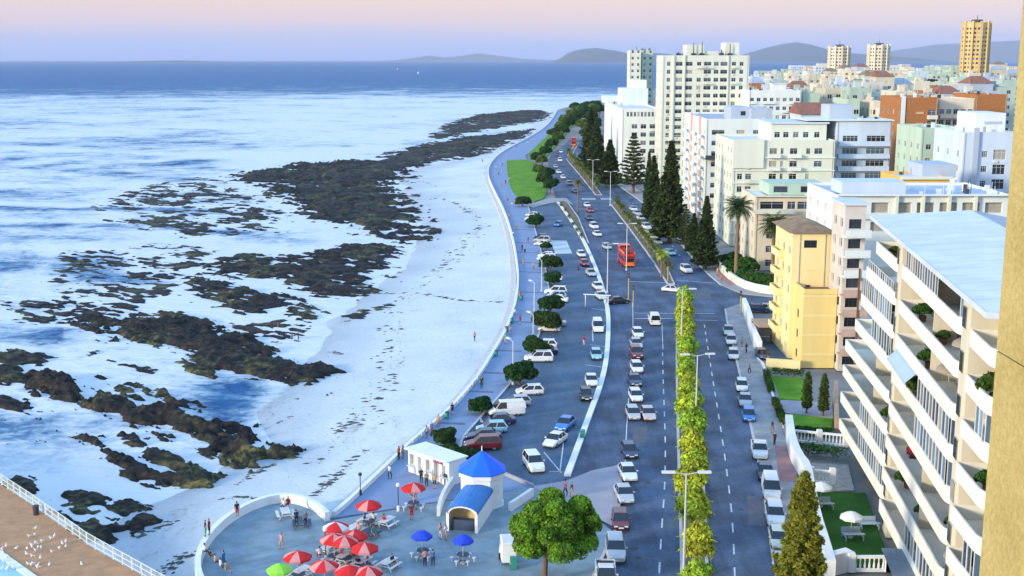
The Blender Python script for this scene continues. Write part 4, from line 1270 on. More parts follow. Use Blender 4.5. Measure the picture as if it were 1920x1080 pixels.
# ------------------------------------------------------------------ ochre stucco pier at the right edge, part of the photographer's own building
def near_pier():
    Y = 3.0; X = 0.4146 * (Y + .3) + 0.034
    root = empty('stucco_pier', (X + 1.5, Y + .1, 0))
    tag(root, 'ochre stucco wall close by at the right edge of the view', 'wall')
    m, nt, N, L, bs = _nodes('ochre_stucco')
    g = N.new('ShaderNodeNewGeometry')
    n1 = N.new('ShaderNodeTexNoise'); n1.inputs['Scale'].default_value = 55; n1.inputs['Detail'].default_value = 6; n1.inputs['Roughness'].default_value = .7
    n2 = N.new('ShaderNodeTexNoise'); n2.inputs['Scale'].default_value = 3; n2.inputs['Detail'].default_value = 5
    for n in (n1, n2): L.new(g.outputs['Position'], n.inputs['Vector'])
    rp = N.new('ShaderNodeValToRGB'); rp.color_ramp.elements[0].color = (.31, .22, .05, 1); rp.color_ramp.elements[1].color = (.60, .49, .18, 1)
    rp.color_ramp.elements[0].position = .3; rp.color_ramp.elements[1].position = .72
    mx = N.new('ShaderNodeMath'); mx.operation = 'MULTIPLY_ADD'; mx.inputs[1].default_value = .55
    sc = N.new('ShaderNodeMath'); sc.operation = 'MULTIPLY'; sc.inputs[1].default_value = .45
    L.new(n2.outputs[0], sc.inputs[0]); L.new(n1.outputs[0], mx.inputs[0]); L.new(sc.outputs[0], mx.inputs[2])
    L.new(mx.outputs[0], rp.inputs[0]); L.new(rp.outputs[0], bs.inputs['Base Color']); bs.inputs['Roughness'].default_value = .95
    bp = N.new('ShaderNodeBump'); bp.inputs['Strength'].default_value = .8; bp.inputs['Distance'].default_value = .006
    L.new(n1.outputs[0], bp.inputs['Height']); L.new(bp.outputs[0], bs.inputs['Normal'])
    # upper and lower panels with a recessed joint between them, slightly rounded arris
    zj = AT(1875, 726, Y)[1]
    def panel(z0, z1):
        b = MB(); r = .03
        pr = [(-1.5, .3)] + [(-1.5 + r - r * math.cos(t), -.0 + r - r * math.sin(t)) for t in np.linspace(0, math.pi / 2, 5)] + [(1.6, 0), (1.6, .3)]
        zs = np.linspace(z0, z1, 2)
        b.prism(pr, z0, z1, bottom=True); return b.build('stucco_panel', [m], root)
    panel(0, zj - .002); panel(zj + .002, 62)
    b = MB(); b.bx(-1.48, 1.58, .02, .28, zj - .0015, zj + .0015); b.build('joint', [mat('joint_mastic', (.25, .15, .05), .9)], root)
near_pier()

# ------------------------------------------------------------------ yellow block of flats
def yellow_block():
    x0, y0 = G(1501, 690)
    x1 = AT(1563, 690, y0)[0]
    h = top_z(436, y0 + 6)
    root = empty('yellow_flats', ((x0 + x1) / 2, y0 + 9, 0)); tag(root, 'narrow yellow block of flats with a brown tiled roof', 'apartment block')
    W = x1 - x0
    # lower front annex (terrace roof) and taller main body
    hA = top_z(552, y0)
    mb = MB()
    X0, X1 = -W / 2, W / 2
    f = Facade(mb, (X0, -9, 0), 0, W, hA); f.holes([], .2)
    mb.face([(X1, -9, 0), (X1, -3, 0), (X1, -3, hA), (X1, -9, hA)]); 
    lf = Facade(mb, (X0, -3, 0), -math.pi / 2, 6, hA)
    r1 = [(2.2, 3.4, k * 3.1 + 1, k * 3.1 + 2.3) for k in range(int(hA / 3.1))]
    lf.holes(r1, .2); lf.windows(r1, root, .14, M_DFRAME)
    mb.build('annex_wall', [M_YEL], root)
    t = MB(); t.bx(X0, X1, -9, -3.0, hA - .01, hA + .02); t.build('annex_roof', [M_TILE], root)
    p = MB(); p.bx(X0 - .02, X1 + .02, -9.04, -8.85, hA + .021, hA + .8); p.bx(X0 - .02, X0 + .2, -8.849, -3.01, hA + .021, hA + .8); p.build('parapet', [M_YEL], root)
    mb = MB()
    f = Facade(mb, (X0 - .6, -3, 0), 0, W + 1.0, h)
    r2 = [(W * .35, W * .75, h - 2.4, h - 1.2), (W * .45, W * .6, h - 9.5, h - 8.2)]
    f.holes(r2, .2); f.windows(r2, root, .14, M_DFRAME)
    lf = Facade(mb, (X0 - .6, 9, 0), -math.pi / 2, 12, h)
    r3 = win_grid(12, int(h / 3.05), 3.05, 3, 1.5, 1.3, rng=rnd)
    lf.holes(r3, .25); lf.windows(r3, root, .18, M_FRAME)
    mb.face([(X1 + .4, -3, 0), (X1 + .4, 9, 0), (X1 + .4, 9, h), (X1 + .4, -3, h)]); mb.face([(X1 + .4, 9, 0), (X0 - .6, 9, 0), (X0 - .6, 9, h), (X1 + .4, 9, h)])
    mb.build('wall', [M_YELP], root)
    # stacked yellow balconies on the sea side
    for k in range(1, int(h / 3.05)):
        for yy in (2.6,):
            b = MB(); z = k * 3.05
            b.bx(X0 - 1.5, X0 - .601, yy, yy + 5.2, z - .18, z); b.bx(X0 - 1.55, X0 - 1.4, yy, yy + 5.2, z + .001, z + .95); b.bx(X0 - 1.399, X0 - .601, yy, yy + .13, z + .001, z + .95); b.bx(X0 - 1.399, X0 - .601, yy + 5.07, yy + 5.2, z + .001, z + .95)
            b.build('balcony', [M_YELP], root)
    # string courses and drain pipes on the front
    for k in range(1, 7):
        z = h - 2.9 - k * 3.0
        if z < hA + 1 and z > 1:
            b = MB(); b.bx(X0, X1, -9.05, -9.002, z, z + .22); b.build('string_course', [M_YELP], root)
        elif z > 1:
            b = MB(); b.bx(X0 - .6, X1 + .4, -3.05, -3.002, z, z + .2); b.build('string_course', [M_YELP], root)
    for xx in (X0 + .5, X1 - .6):
        b = MB(); b.tube((xx, -3.09, hA + .1), (xx, -3.09, h - .3), .06, n=6); b.build('drain_pipe', [M_CONC], root)
    # hipped brown roof
    b = MB(); e = .7; zr = h + 2.6
    A = [(X0 - .6 - e, -3 - e), (X1 + .4 + e, -3 - e), (X1 + .4 + e, 9 + e), (X0 - .6 - e, 9 + e)]
    zr = h + 1.5; cx = (X0 + X1) / 2; r0, r1_ = (cx, 1.0, zr), (cx, 5.5, zr)
    b.face([(*A[0], h), (*A[1], h), r0]); b.face([(*A[1], h), (*A[2], h), r1_, r0]); b.face([(*A[2], h), (*A[3], h), r1_]); b.face([(*A[3], h), (*A[0], h), r0, r1_])
    b.poly(A, h - .02)
    b.build('roof', [M_BROWNTILE], root)
yellow_block()

# ------------------------------------------------------------------ narrow pink block with brick-coloured balconies beside it
def pink_block():
    Y = 176.0
    x0, x1 = span(1579, 1618, Y, 520)
    h = top_z(385, Y)
    root = empty('pink_flats', ((x0 + x1) / 2, Y + 8, 0)); tag(root, 'narrow pink and white block with stacked slab balconies, squeezed behind the yellow flats', 'apartment block')
    W = x1 - x0; X0, X1 = -W / 2, W / 2
    mb = MB(); FH = 2.95; n = int(h / FH)
    f = Facade(mb, (X0, -8, 0), 0, W, h)
    rs = [(W * .2, W * .8, k * FH + .9, k * FH + 2.3) for k in range(n)]
    f.holes(rs, .25); f.windows(rs, root, .19, M_DFRAME, mul=2)
    lf = Facade(mb, (X0, -1, 0), -math.pi / 2, 7, h)
    rl = win_grid(7, n, FH, 2, 1.6, 1.3); lf.holes(rl, .25); lf.windows(rl, root, .19, M_FRAME)
    mb.face([(X1, -8, 0), (X1, -1, 0), (X1, -1, h), (X1, -8, h)]); mb.face([(X1, -1, 0), (X0, -1, 0), (X0, -1, h), (X1, -1, h)])
    mb.build('wall', [mat('pink_render', (.58, .53, .48), .8, .1, .5)], root)
    r = MB(); r.bx(X0 - .4, X1 + .4, -8.4, -.6, h, h + .35); r.build('roof', [M_ROOFW], root)
    for k in range(1, n):
        b = MB(); z = k * FH; wm = k >= n - 3
        b.bx(X0 - .3, X1 + .3, -10.1, -8.002, z - .2, z)
        b.bx(X0 - .3, X1 + .3, -10.15, -10.0, z + .001, z + .95)
        b.build('balcony', [M_WALLW if wm else mat('brick_pink_slab', (.47, .33, .26), .85, .12, .8)], root)
    b = MB(); b.bx(X0 + W * .58, X0 + W * .66, -10.3, -10.16, 1, h - 9); b.build('downpipe', [mat('rust_pipe', (.16, .07, .04), .8)], root)
pink_block()

# ------------------------------------------------------------------ long blue-grey roofed block running behind the apartment block
def long_roof_block():
    Y = 205.0
    x0, x1 = span(1572, 1900, Y, 380)
    h = top_z(372, Y)
    W = x1 - x0; n = 7
    zs = h - 3.1
    rects = [(W * .06 + k * W * .13, W * .06 + k * W * .13 + W * .10, zs + .6, zs + 2.4) for k in range(n)] + [(W * .06 + k * W * .13, W * .06 + k * W * .13 + W * .10, zs - 2.6, zs - .9) for k in range(n)]
    left = win_grid(22, 7, 3.1, 4, 1.8, 1.4)
    root, fs, zr = block('long_white_block', 'long white block with a blue-grey flat roof seen above the apartment roof', 'apartment block', x0, x1, Y, Y + 22, h, M_WALLW, mat('blue_grey_roof', (.40, .46, .58), .6, .12, .4), rects, left, fdepth=.5, frame=M_CONC, glass=mat('shutter_beige', (.33, .30, .24), .8, .1, 1), roofstuff=False)
    X0 = -W / 2
    b = MB(); b.bx(X0 - .6, W / 2 + .6, -11.9, -11.0, h + .501, h + .75); b.build('cornice', [M_WALLW], root)
    for k in range(4):
        b = MB(); xx = X0 + W * (.32 + .15 * k); b.bx(xx, xx + .5, -11.75, -11.005, h - 6, h + .49); b.build('column', [M_IVORY], root)
    # roof pavilion and vents
    b = MB(); b.bx(X0 + 1, X0 + 12, -9, -2, h + .51, h + 2.6); b.build('roof_room', [M_WALLB], root)
    for k in range(9):
        b = MB(); xx = X0 + 14 + k * 2.1 + rnd.random(); yy = -8 + 10 * rnd.random()
        b.bx(xx, xx + .8, yy, yy + .6, h, h + .7 + .5 * rnd.random()); b.tube((xx + 1.1, yy, h), (xx + 1.1, yy, h + 1.6), .05, n=5); b.build('roof_vent', [M_WALLW], root)
long_roof_block()

# ------------------------------------------------------------------ cream block with terraces
def cream_terrace_block():
    Y = 264.0
    x0, x1 = span(1416, 1568, Y, 400); h = top_z(372, Y); W = x1 - x0
    fl = int(h / 3.1)
    front = [(1.0, 6.2, h - 2.4, h - .7), (7.0, 8.8, h - 2.4, h - .7), (9.2, 12.4, h - 2.4, h - .7), (13.6, 15.4, h - 2.4, h - .7)]
    for k in range(fl - 1):
        front += [(2.6, 4.4, k * 3.1 + .9, k * 3.1 + 2.4), (7.4, 9.2, k * 3.1 + .9, k * 3.1 + 2.4), (12.2, 14.0, k * 3.1 + .9, k * 3.1 + 2.4)]
    left = win_grid(16, fl, 3.1, 3, 1.5, 1.4)
    root, fs, zr = block('cream_flats', 'cream block of flats with a pergola-topped top floor behind the palms', 'apartment block', x0, x1, Y, Y + 16, h, M_CREAM, M_WALLW, front, left, parapet=.4, roofstuff=False)
    X0 = -W / 2
    b = MB(); b.bx(X0 - .5, W / 2 + .3, -8.8, -8.002, h + .401, h + .65); b.build('cornice', [M_IVORY], root)
    b = MB(); b.bx(X0 - .4, X0 + 8.5, -9.4, -8.002, h - 3.3, h - 3.1); b.bx(X0 - .4, X0 + 8.5, -9.4, -9.25, h - 3.099, h - 2.3); b.build('balcony', [M_IVORY], root)
    b = MB(); b.bx(X0 + 3.5, X0 + 16, -5, 6, h + .402, h + 2.9); b.build('roof_room', [M_WALLG], root)
    put(window_mesh(3, 1.3, 2, M_DFRAME), 'window', root, (X0 + 6, -5.06, h + 1.7)); put(window_mesh(3, 1.3, 2, M_DFRAME), 'window', root, (X0 + 12, -5.06, h + 1.7))
cream_terrace_block()

# ------------------------------------------------------------------ white stepped art-deco block
def deco_block():
    Y = 300.0
    x0, x1 = span(1372, 1562, Y, 350)
    hm = top_z(268, Y); ht = top_z(232, Y + 5); W = x1 - x0
    fl = int(hm / 3.15)
    def cols(n0, hh, f0=0):
        out = []
        for k in range(n0):
            for (u, w) in ((.05, .05), (.13, .06), (.36, .075), (.47, .03), (.56, .075), (.72, .04), (.80, .08)):
                if rnd.random() < .94: out.append((W * u, W * (u + w), f0 + k * 3.15 + .9, f0 + k * 3.15 + 2.35))
        return out
    root, fs, zr = block('stepped_white_flats', 'big white stepped block of flats with three window bays', 'apartment block', x0, x1, Y, Y + 26, hm, M_IVORY, M_ROOFW, cols(fl, hm), win_grid(26, fl, 3.15, 6, 1.6, 1.4, skip=.1), parapet=.7, roofstuff=False, frame=M_FRAME)
    X0 = -W / 2
    p0 = AT(1446, 250, Y + 5)[0]; 
    px0 = p0 - (x0 + x1) / 2
    wW = W / 2 - 1.0 - px0
    mb = MB(); f = Facade(mb, (px0, -8, hm), 0, wW, ht - hm); rr = [(wW * u, wW * (u + .1), 1.0, 2.4) for u in (.06, .22, .4, .58, .78)]
    f.holes(rr, .2); f.windows(rr, root, .14)
    mb.face([(px0, 8, hm), (px0, -8, hm), (px0, -8, ht), (px0, 8, ht)]); mb.face([(px0 + wW, -8, hm), (px0 + wW, 8, hm), (px0 + wW, 8, ht), (px0 + wW, -8, ht)]); mb.face([(px0 + wW, 8, hm), (px0, 8, hm), (px0, 8, ht), (px0 + wW, 8, ht)])
    mb.build('penthouse_wall', [M_IVORY], root)
    b = MB(); b.bx(px0 - .5, px0 + wW + .5, -8.6, 8.4, ht, ht + .4); b.build('penthouse_roof', [M_WALLB], root)
    # projecting bays and ledges at each floor
    for k in range(1, fl):
        z = k * 3.15
        b = MB(); b.bx(X0 - .3, W / 2 + .2, -13.3, -13.004, z - .1, z + .12); b.build('ledge', [M_WALLW], root)
    for (u, w) in ((.34, .12), (.545, .12)):
        for k in range(0, fl, 1):
            b = MB(); b.bx(X0 + W * u, X0 + W * (u + w), -14.3, -13.32, k * 3.15 + .02, k * 3.15 + .85); b.build('bay_spandrel', [M_WALLW], root)
    b = MB(); b.bx(X0 - .05, X0 + W * .3, -13.6, -13.003, hm - 6.2, hm + .9); b.build('frontispiece', [M_IVORY], root)
deco_block()

# ------------------------------------------------------------------ blue-grey block with wide balconies
def bluegrey_block():
    Y = 305.0
    x0, x1 = span(1566, 1668, Y, 300); h = top_z(230, Y); W = x1 - x0; fl = int(h / 3.1)
    front = []
    for k in range(fl):
        front += [(W * .12, W * .40, k * 3.1 + .9, k * 3.1 + 2.4), (W * .56, W * .90, k * 3.1 + .9, k * 3.1 + 2.4)]
    root, fs, zr = block('blue_grey_flats', 'pale blue-grey block of flats with wide front balconies', 'apartment block', x0, x1, Y, Y + 22, h, M_WALLB, M_WALLW, front, win_grid(22, fl, 3.1, 5, 1.5, 1.3), mulf=3, roofstuff=False)
    X0 = -W / 2
    for k in range(1, fl):
        balcony_part(root, X0 + .5, W / 2 - .4, -12.3, -11.002, k * 3.1, .95, M_WALLB)
    b = MB(); b.bx(X0 - 8, W / 2 + .4, -11.8, 3, h + .502, h + .75); b.build('roof_slab', [M_WALLW], root)
    a, c = AT(1566, 205, Y)[0], AT(1610, 205, Y)[0]; ox = (x0 + x1) / 2
    b = MB(); b.bx(a - ox, c - ox, -6, 3, h + .751, top_z(197, Y + 4)); b.build('lift_house', [M_GREY], root)
bluegrey_block()

# ------------------------------------------------------------------ white block with two pink vertical stripes
def striped_block():
    Y = 345.0
    x0, x1 = span(1322, 1432, Y, 300); h = top_z(226, Y); W = x1 - x0; fl = int(h / 3.0); D = 44
    front = []
    for k in range(fl):
        front += [(W * .10, W * .32, k * 3 + .9, k * 3 + 2.3), (W * .52, W * .66, k * 3 + .9, k * 3 + 2.3), (W * .8, W * .93, k * 3 + .9, k * 3 + 2.3)]
    left = win_grid(D, fl, 3.0, 9, 1.9, 1.4, skip=.15)
    root, fs, zr = block('striped_flats', 'white block of flats with two pinkish vertical stripes on its sea side', 'apartment block', x0, x1, Y, Y + D, h, M_WALLW, M_ROOF, front, left, roofstuff=False)
    X0 = -W / 2
    for yy in (-D / 2 + 9, -D / 2 + 26):
        b = MB(); b.bx(X0 - .25, X0 - .004, yy, yy + 2.6, 0, h + .9); b.build('pink_stripe', [M_PINK], root)
    for k in range(1, fl):
        for yy in (-D / 2 + 1, -D / 2 + 13.5, -D / 2 + 31):
            b = MB(); z = 3.0 * k; b.bx(X0 - 1.3, X0 - .26, yy, yy + 6.5, z - .15, z); b.bx(X0 - 1.35, X0 - 1.22, yy, yy + 6.5, z + .001, z + .9); b.build('balcony', [M_WALLW], root)
    b = MB(); z = 3 * (fl - 3); b.bx(X0 - .3, W / 2 + .2, -D / 2 - 2.4, -D / 2 - .004, z + .1, z + .35); b.build('dark_balcony', [M_DARK], root)
    b = MB(); b.bx(X0 - .3, W / 2 + .2, -D / 2 - 2.4, -D / 2 - 2.25, z + .351, z + 1.3); b.build('balcony_rail', [M_DARK], root)
    # the grey block that rises from its roof
    a, c = AT(1368, 230, Y + 6)[0] - (x0 + x1) / 2, AT(1442, 230, Y + 6)[0] - (x0 + x1) / 2
    ht = top_z(200, Y + 6)
    b = MB(); b.bx(a, (a + c) / 2 - .4, -D / 2 + 4, -D / 2 + 16, h + .01, ht); b.bx((a + c) / 2 - .4, c, -D / 2 + 2, -D / 2 + 16, h + .012, ht - .4); b.build('plant_room', [M_GREY], root)
    put(window_mesh(1.4, 1.2, 1, M_DFRAME), 'window', root, (a + 3.4, -D / 2 + 3.94, ht - 1.8))
striped_block()

# ------------------------------------------------------------------ tall white tower and its sea-side wing
def tall_block():
    Y = 446.0
    x0, x1 = span(1240, 1402, Y, 200); h = top_z(108, Y); W = x1 - x0; fl = 16; fh = (h - 1.0) / fl
    front = []
    for k in range(fl):
        for (u, w) in ((.055, .04), (.155, .08), (.27, .08), (.40, .05), (.48, .085), (.595, .055), (.67, .085), (.80, .05), (.89, .045)):
            if rnd.random() < .93: front.append((W * u, W * (u + w), k * fh + .9, k * fh + 2.35))
    left = win_grid(18, fl, fh, 4, 1.8, 1.4)
    root, fs, zr = block('tall_white_block', 'tallest white slab block on the seafront, cream front with many window rows', 'apartment block', x0, x1, Y, Y + 18, h, M_IVORY, M_ROOF, front, left, parapet=.8, roofstuff=False, frame=M_FRAME)
    X0 = -W / 2
    ox = (x0 + x1) / 2
    for (pa, pb, pt) in ((1286, 1318, 84), (1318, 1345, 96), (1358, 1384, 80)):
        a, c = AT(pa, 100, Y + 6)[0] - ox, AT(pb, 100, Y + 6)[0] - ox
        b = MB(); b.bx(a, c, -5, 5, h, top_z(pt, Y + 8)); b.build('roof_plant', [M_IVORY], root)
    for (pa, pt) in ((1270, 97), (1298, 80), (1314, 78), (1350, 93), (1366, 82)):
        a = AT(pa, 100, Y + 6)[0] - ox
        b = MB(); b.tube((a, -6, h), (a, -6, top_z(pt, Y + 4)), .25, .12, 5); b.bx(a - .8, a + .8, -6.6, -5.4, h, h + 1.6); b.build('antenna', [M_DARK], root)
    for u in (.13, .255, .755):
        b = MB(); b.bx(X0 + W * u - .25, X0 + W * u + .25, -9.5, -9.004, 0, h + .8); b.build('pilaster', [M_IVORY], root)
    # wing with irregular windows
    x2, x3 = span(1166, 1236, 470.0, 250); hw = top_z(206, 470.0); W2 = x3 - x2
    fr2 = []
    nf = int((hw - 3.5) / 3.15)
    for k in range(nf):
        for u in (.26, .50, .74):
            fr2.append((W2 * u, W2 * u + 2.2, k * 3.15 + .8, k * 3.15 + 2.5))
    fr2 += [(W2 * (.12 + .095 * i), W2 * (.12 + .095 * i) + .95, hw - 2.6, hw - .8) for i in range(9)]
    lf2 = win_grid(90, nf + 1, 3.1, 15, 1.5, 1.3, skip=.42, irregular=.4)
    w2, fs, zr = block('white_wing_block', 'lower white block on the seafront left of the tallest slab, with scattered small windows', 'apartment block', x2, x3, 470, 560, hw, M_WALLW, M_ROOFW, fr2, lf2, roofstuff=False)
    ox, oy = (x2 + x3) / 2, 515
    for (pa, pb, pt, ya, yb, nm) in ((1166, 1215, 166, 515, 535, 'penthouse'), (1185, 1212, 150, 520, 532, 'lift_house'), (1132, 1165, 180, 545, 558, 'penthouse')):
        a, c = AT(pa, 180, ya)[0] - ox, AT(pb, 180, ya)[0] - ox
        b = MB(); b.bx(a, c, ya - oy, yb - oy, hw + .01, top_z(pt, ya)); b.build(nm, [M_WALLW], w2)
    # slender paired tower behind the wing
    x4, x5 = span(1181, 1202, 590.0, 120); hs = top_z(99, 590.0)
    fr = win_grid(x5 - x4, 17, 3.0, 2, 1.1, 1.3); l4 = win_grid(14, 17, 3.0, 3, 1.3, 1.3)
    t, _, _ = block('slender_tower', 'slender white paired tower peeping over the lower white block', 'tower', x4, x5, 590, 604, hs, M_IVORY, M_ROOF, fr, l4, roofstuff=False)
    x6, x7 = span(1203, 1225, 596.0, 120)
    block('slender_tower', '', '', x6, x7, 596, 610, top_z(96, 596.), M_WALLG, M_ROOF, win_grid(x7 - x6, 17, 3.0, 2, 1.1, 1.3), None, root=t, roofstuff=False)
    b = MB(); b.tube((1.5, 3, hs), (1.5, 3, hs + 3.2), .15, .1, 5); b.build('antenna', [M_DARK], t)
tall_block()

# ------------------------------------------------------------------ brick tower and neighbours on the right
def right_cluster():
    Y = 336.0
    x0, x1 = span(1690, 1757, Y, 220); h = top_z(186, Y); W = x1 - x0; fl = int(h / 3.0)
    fr = [(W * .74, W * .96, k * 3 + .8, k * 3 + 2.4) for k in range(fl)]
    root, _, _ = block('brick_tower', 'orange brick tower block with a column of pale balconies', 'tower block', x0, x1, Y, Y + 20, h, M_BRICK, M_ROOF, fr, win_grid(20, fl, 3.0, 4, 1.5, 1.3), roofstuff=False)
    X0 = -W / 2
    for k in range(1, fl): balcony_part(root, X0 + W * .72, X0 + W * .98, -11.2, -10.004, k * 3.0, .9, M_IVORY)
    b = MB(); b.bx(X0 - .2, X0 + W * .09, -10.3, -10.003, 0, h + .8); b.build('white_pilaster', [M_WALLW], root)
    for k in range(fl):
        b = MB(); b.bx(X0 + W * .40, X0 + W * .62, -10.1, -10.004, k * 3 + 1.2, k * 3 + 1.8); b.build('ledge', [mat('ledge_tan', (.55, .36, .2), .8)], root)
    x2, x3 = span(1759, 1826, Y + 6, 210)
    W2 = x3 - x2
    fr = win_grid(W2, fl, 3.0, 5, W2 * .14, 1.5, sill=.8)
    r2, _, _ = block('beige_flats', 'beige block with dark window bands adjoining the brick tower', 'apartment block', x2, x3, Y + 6, Y + 24, top_z(188, Y + 6), M_CREAM, M_ROOF, fr, None, roofstuff=False)
    for k in range(1, fl): balcony_part(r2, -W2 / 2 + .2, W2 / 2 - .2, -10.4, -9.004, k * 3.0, .8, M_CREAM)
    x4, x5 = span(1830, 1888, 372, 190)
    block('brick_flats', 'orange brick block beyond the white block at the far right', 'apartment block', x4, x5, 372, 392, top_z(180, 372), M_BRICK, M_ROOF, win_grid(x5 - x4, 9, 3.1, 3, 1.6, 1.4), win_grid(20, 9, 3.1, 3, 1.5, 1.4), roofstuff=False)
    # pale green block
    Y2 = 276.0
    x6, x7 = span(1727, 1806, Y2, 270); h6 = top_z(244, Y2); W6 = x7 - x6; f6 = int(h6 / 3.1)
    fr = []
    for k in range(f6): fr += [(W6 * .12, W6 * .12 + 1.2, k * 3.1 + 1, k * 3.1 + 2.2), (W6 * .42, W6 * .42 + 1.1, k * 3.1 + 1, k * 3.1 + 2.2), (W6 * .82, W6 * .82 + 1.4, k * 3.1 + .9, k * 3.1 + 2.3)]
    block('pale_green_flats', 'pale green block of flats in front of the brick tower', 'apartment block', x6, x7, Y2, Y2 + 18, h6, M_WALLG, M_WALLG, fr, win_grid(18, f6, 3.1, 4, 1.3, 1.3), roofstuff=False)
    # white and blue block at the right
    Y3 = 254.0
    x8, x9 = span(1806, 1905, Y3, 280); h8 = top_z(252, Y3); W8 = x9 - x8; f8 = int(h8 / 3.1)
    fr = []
    for k in range(f8): fr += [(W8 * .36, W8 * .36 + 1.2, k * 3.1 + 1, k * 3.1 + 2.3), (W8 * .58, W8 * .82, k * 3.1 + .5, k * 3.1 + 2.6)]
    r8, _, _ = block('white_blue_flats', 'white and pale blue block with a dark lattice stair beside the stucco wall', 'apartment block', x8, x9, Y3, Y3 + 18, h8, M_WALLB, M_WALLW, fr, win_grid(18, f8, 3.1, 3, 1.2, 1.3), mulf=2, roofstuff=False)
    b = MB(); b.bx(-W8 / 2 + W8 * .17, -W8 / 2 + W8 * .27, -9.6, -9.004, 0, h8 + 1.4); b.build('grey_pilaster', [M_GREY], r8)
    b = MB(); b.bx(-W8 / 2 + W8 * .34, W8 / 2 - 1, -5, 6, h8 + .02, top_z(212, Y3 + 4)); b.build('roof_house', [M_WALLW], r8)
    b = MB(); b.bx(-W8 / 2 + W8 * .5, W8 / 2 - 2, -5.2, -5.003, h8 + 2.0, h8 + 2.5); b.build('roof_house_vent', [M_GREY], r8)
    # low house with an orange front between them
    Y4 = 232.0
    xa, xb = span(1692, 1780, Y4, 340); ha = top_z(338, Y4); Wa = xb - xa
    r, _, _ = block('orange_front_house', 'low building with an orange-painted curved front and pale roof', 'house', xa, xb, Y4, Y4 + 14, ha, mat('orange_front', (.72, .42, .10), .8, .1, .8), M_ROOFW, [(Wa * (.1 + .15 * k), Wa * (.1 + .15 * k) + .8, ha - 2.6, ha - .8) for k in range(4)], None, roofstuff=False)
    b = MB(); b.bx(Wa * .1, Wa / 2 + 3, -2, 7.5, ha + .01, ha + 2.6); b.build('roof_room', [M_GREY], r)
    b = MB(); b.bx(-Wa / 2 - .4, Wa / 2 + .4, -7.6, -7.003, ha + .2, ha + .75); b.build('cornice', [M_IVORY], r)
    # white block with square windows behind the striped block
    Y5 = 430.0
    xc, xd = span(1404, 1502, Y5, 190); hc = top_z(172, Y5)
    block('square_window_flats', 'white block with rows of small square windows right of the tallest slab', 'apartment block', xc, xd, Y5, Y5 + 16, hc, M_WALLW, M_ROOF, win_grid(xd - xc, int(hc / 3.05), 3.05, 8, 1.4, 1.3), None, roofstuff=True)
    # dark-roofed house
    Y6 = 395.0
    xe, xf = span(1503, 1572, Y6, 200); he = top_z(206, Y6)
    r, _, _ = block('dark_roof_house', 'house with a dark red-brown pitched roof among the white blocks', 'house', xe, xf, Y6, Y6 + 16, he - 2.0, M_WALLB, M_ROOF, win_grid(xf - xe, 8, 3.1, 5, 1.4, 1.3), None, roofstuff=False)
    b = MB(); w = (xf - xe) / 2 + .6; z0 = he - 2.0 + .52
    b.face([(-w, -8.6, z0), (w, -8.6, z0), (w, 0, z0 + 3.6), (-w, 0, z0 + 3.6)]); b.face([(w, 8.6, z0), (-w, 8.6, z0), (-w, 0, z0 + 3.6), (w, 0, z0 + 3.6)]); b.face([(-w, 8.6, z0), (-w, -8.6, z0), (-w, 0, z0 + 3.6)]); b.face([(w, -8.6, z0), (w, 8.6, z0), (w, 0, z0 + 3.6)])
    b.build('pitched_roof', [M_TILE], r)
right_cluster()

# ------------------------------------------------------------------ the three towers on the skyline
def sky_tower(pxl, pxr, pyt, Y, m, label, n=10):
    x0, x1 = span(pxl, pxr, Y, 110); h = top_z(pyt, Y); w = (x1 - x0) / 2
    root = empty('round_tower', ((x0 + x1) / 2, Y + w, 0)); tag(root, label, 'tower')
    mb = MB(); mb.lathe([(w, 0), (w, h), (w * .86, h), (w * .86, h - 1)], (0, 0, 0), n, a0=math.pi / n); mb.poly([(w * .86 * math.cos(math.pi / n + 2 * math.pi * i / n), w * .86 * math.sin(math.pi / n + 2 * math.pi * i / n)) for i in range(n)], h - .99)
    mb.build('wall', [m], root)
    wb = MB()
    fl = int(h / 3.2)
    for i in range(n):
        a = math.pi / n + 2 * math.pi * (i + .5) / n
        ca, sa = math.cos(a), math.sin(a); rr = w * math.cos(math.pi / n) + .02
        if sa > .35: continue
        side = 2 * w * math.sin(math.pi / n)
        for k in range(fl):
            for t in (-.22, .22):
                c = (rr * ca - sa * t * side, rr * sa + ca * t * side, k * 3.2 + 1.7)
                wb.box(c, (.1, side * .24, 1.5), 0, a)
    o = wb.build('window', [M_GLASS], root); o['kind'] = 'stuff'
    for i in range(n):
        a = math.pi / n + 2 * math.pi * i / n
        b = MB(); b.box((w * math.cos(a) * 1.01, w * math.sin(a) * 1.01, (h + 1.2) / 2), (w * .16, w * .16, h + 1.2), 0, a); b.build('fin', [m], root)
    b = MB(); b.lathe([(0, 0), (w * .45, 0), (w * .45, 3.2), (0, 3.4)], (0, 0, h - .9), 8); b.tube((0, 0, h + 2), (0, 0, h + 6), .3, .15, 5); b.build('roof_plant', [M_DARK], root)
sky_tower(1559, 1598, 88, 1230, M_CREAM, 'left of the two twin round towers on the skyline, cream')
sky_tower(1633, 1672, 85, 1200, M_CREAM, 'right of the two twin round towers on the skyline, cream')
sky_tower(1812, 1861, 42, 930, M_GOLD, 'tallest tower on the skyline at the far right, yellow light in its wall colour')

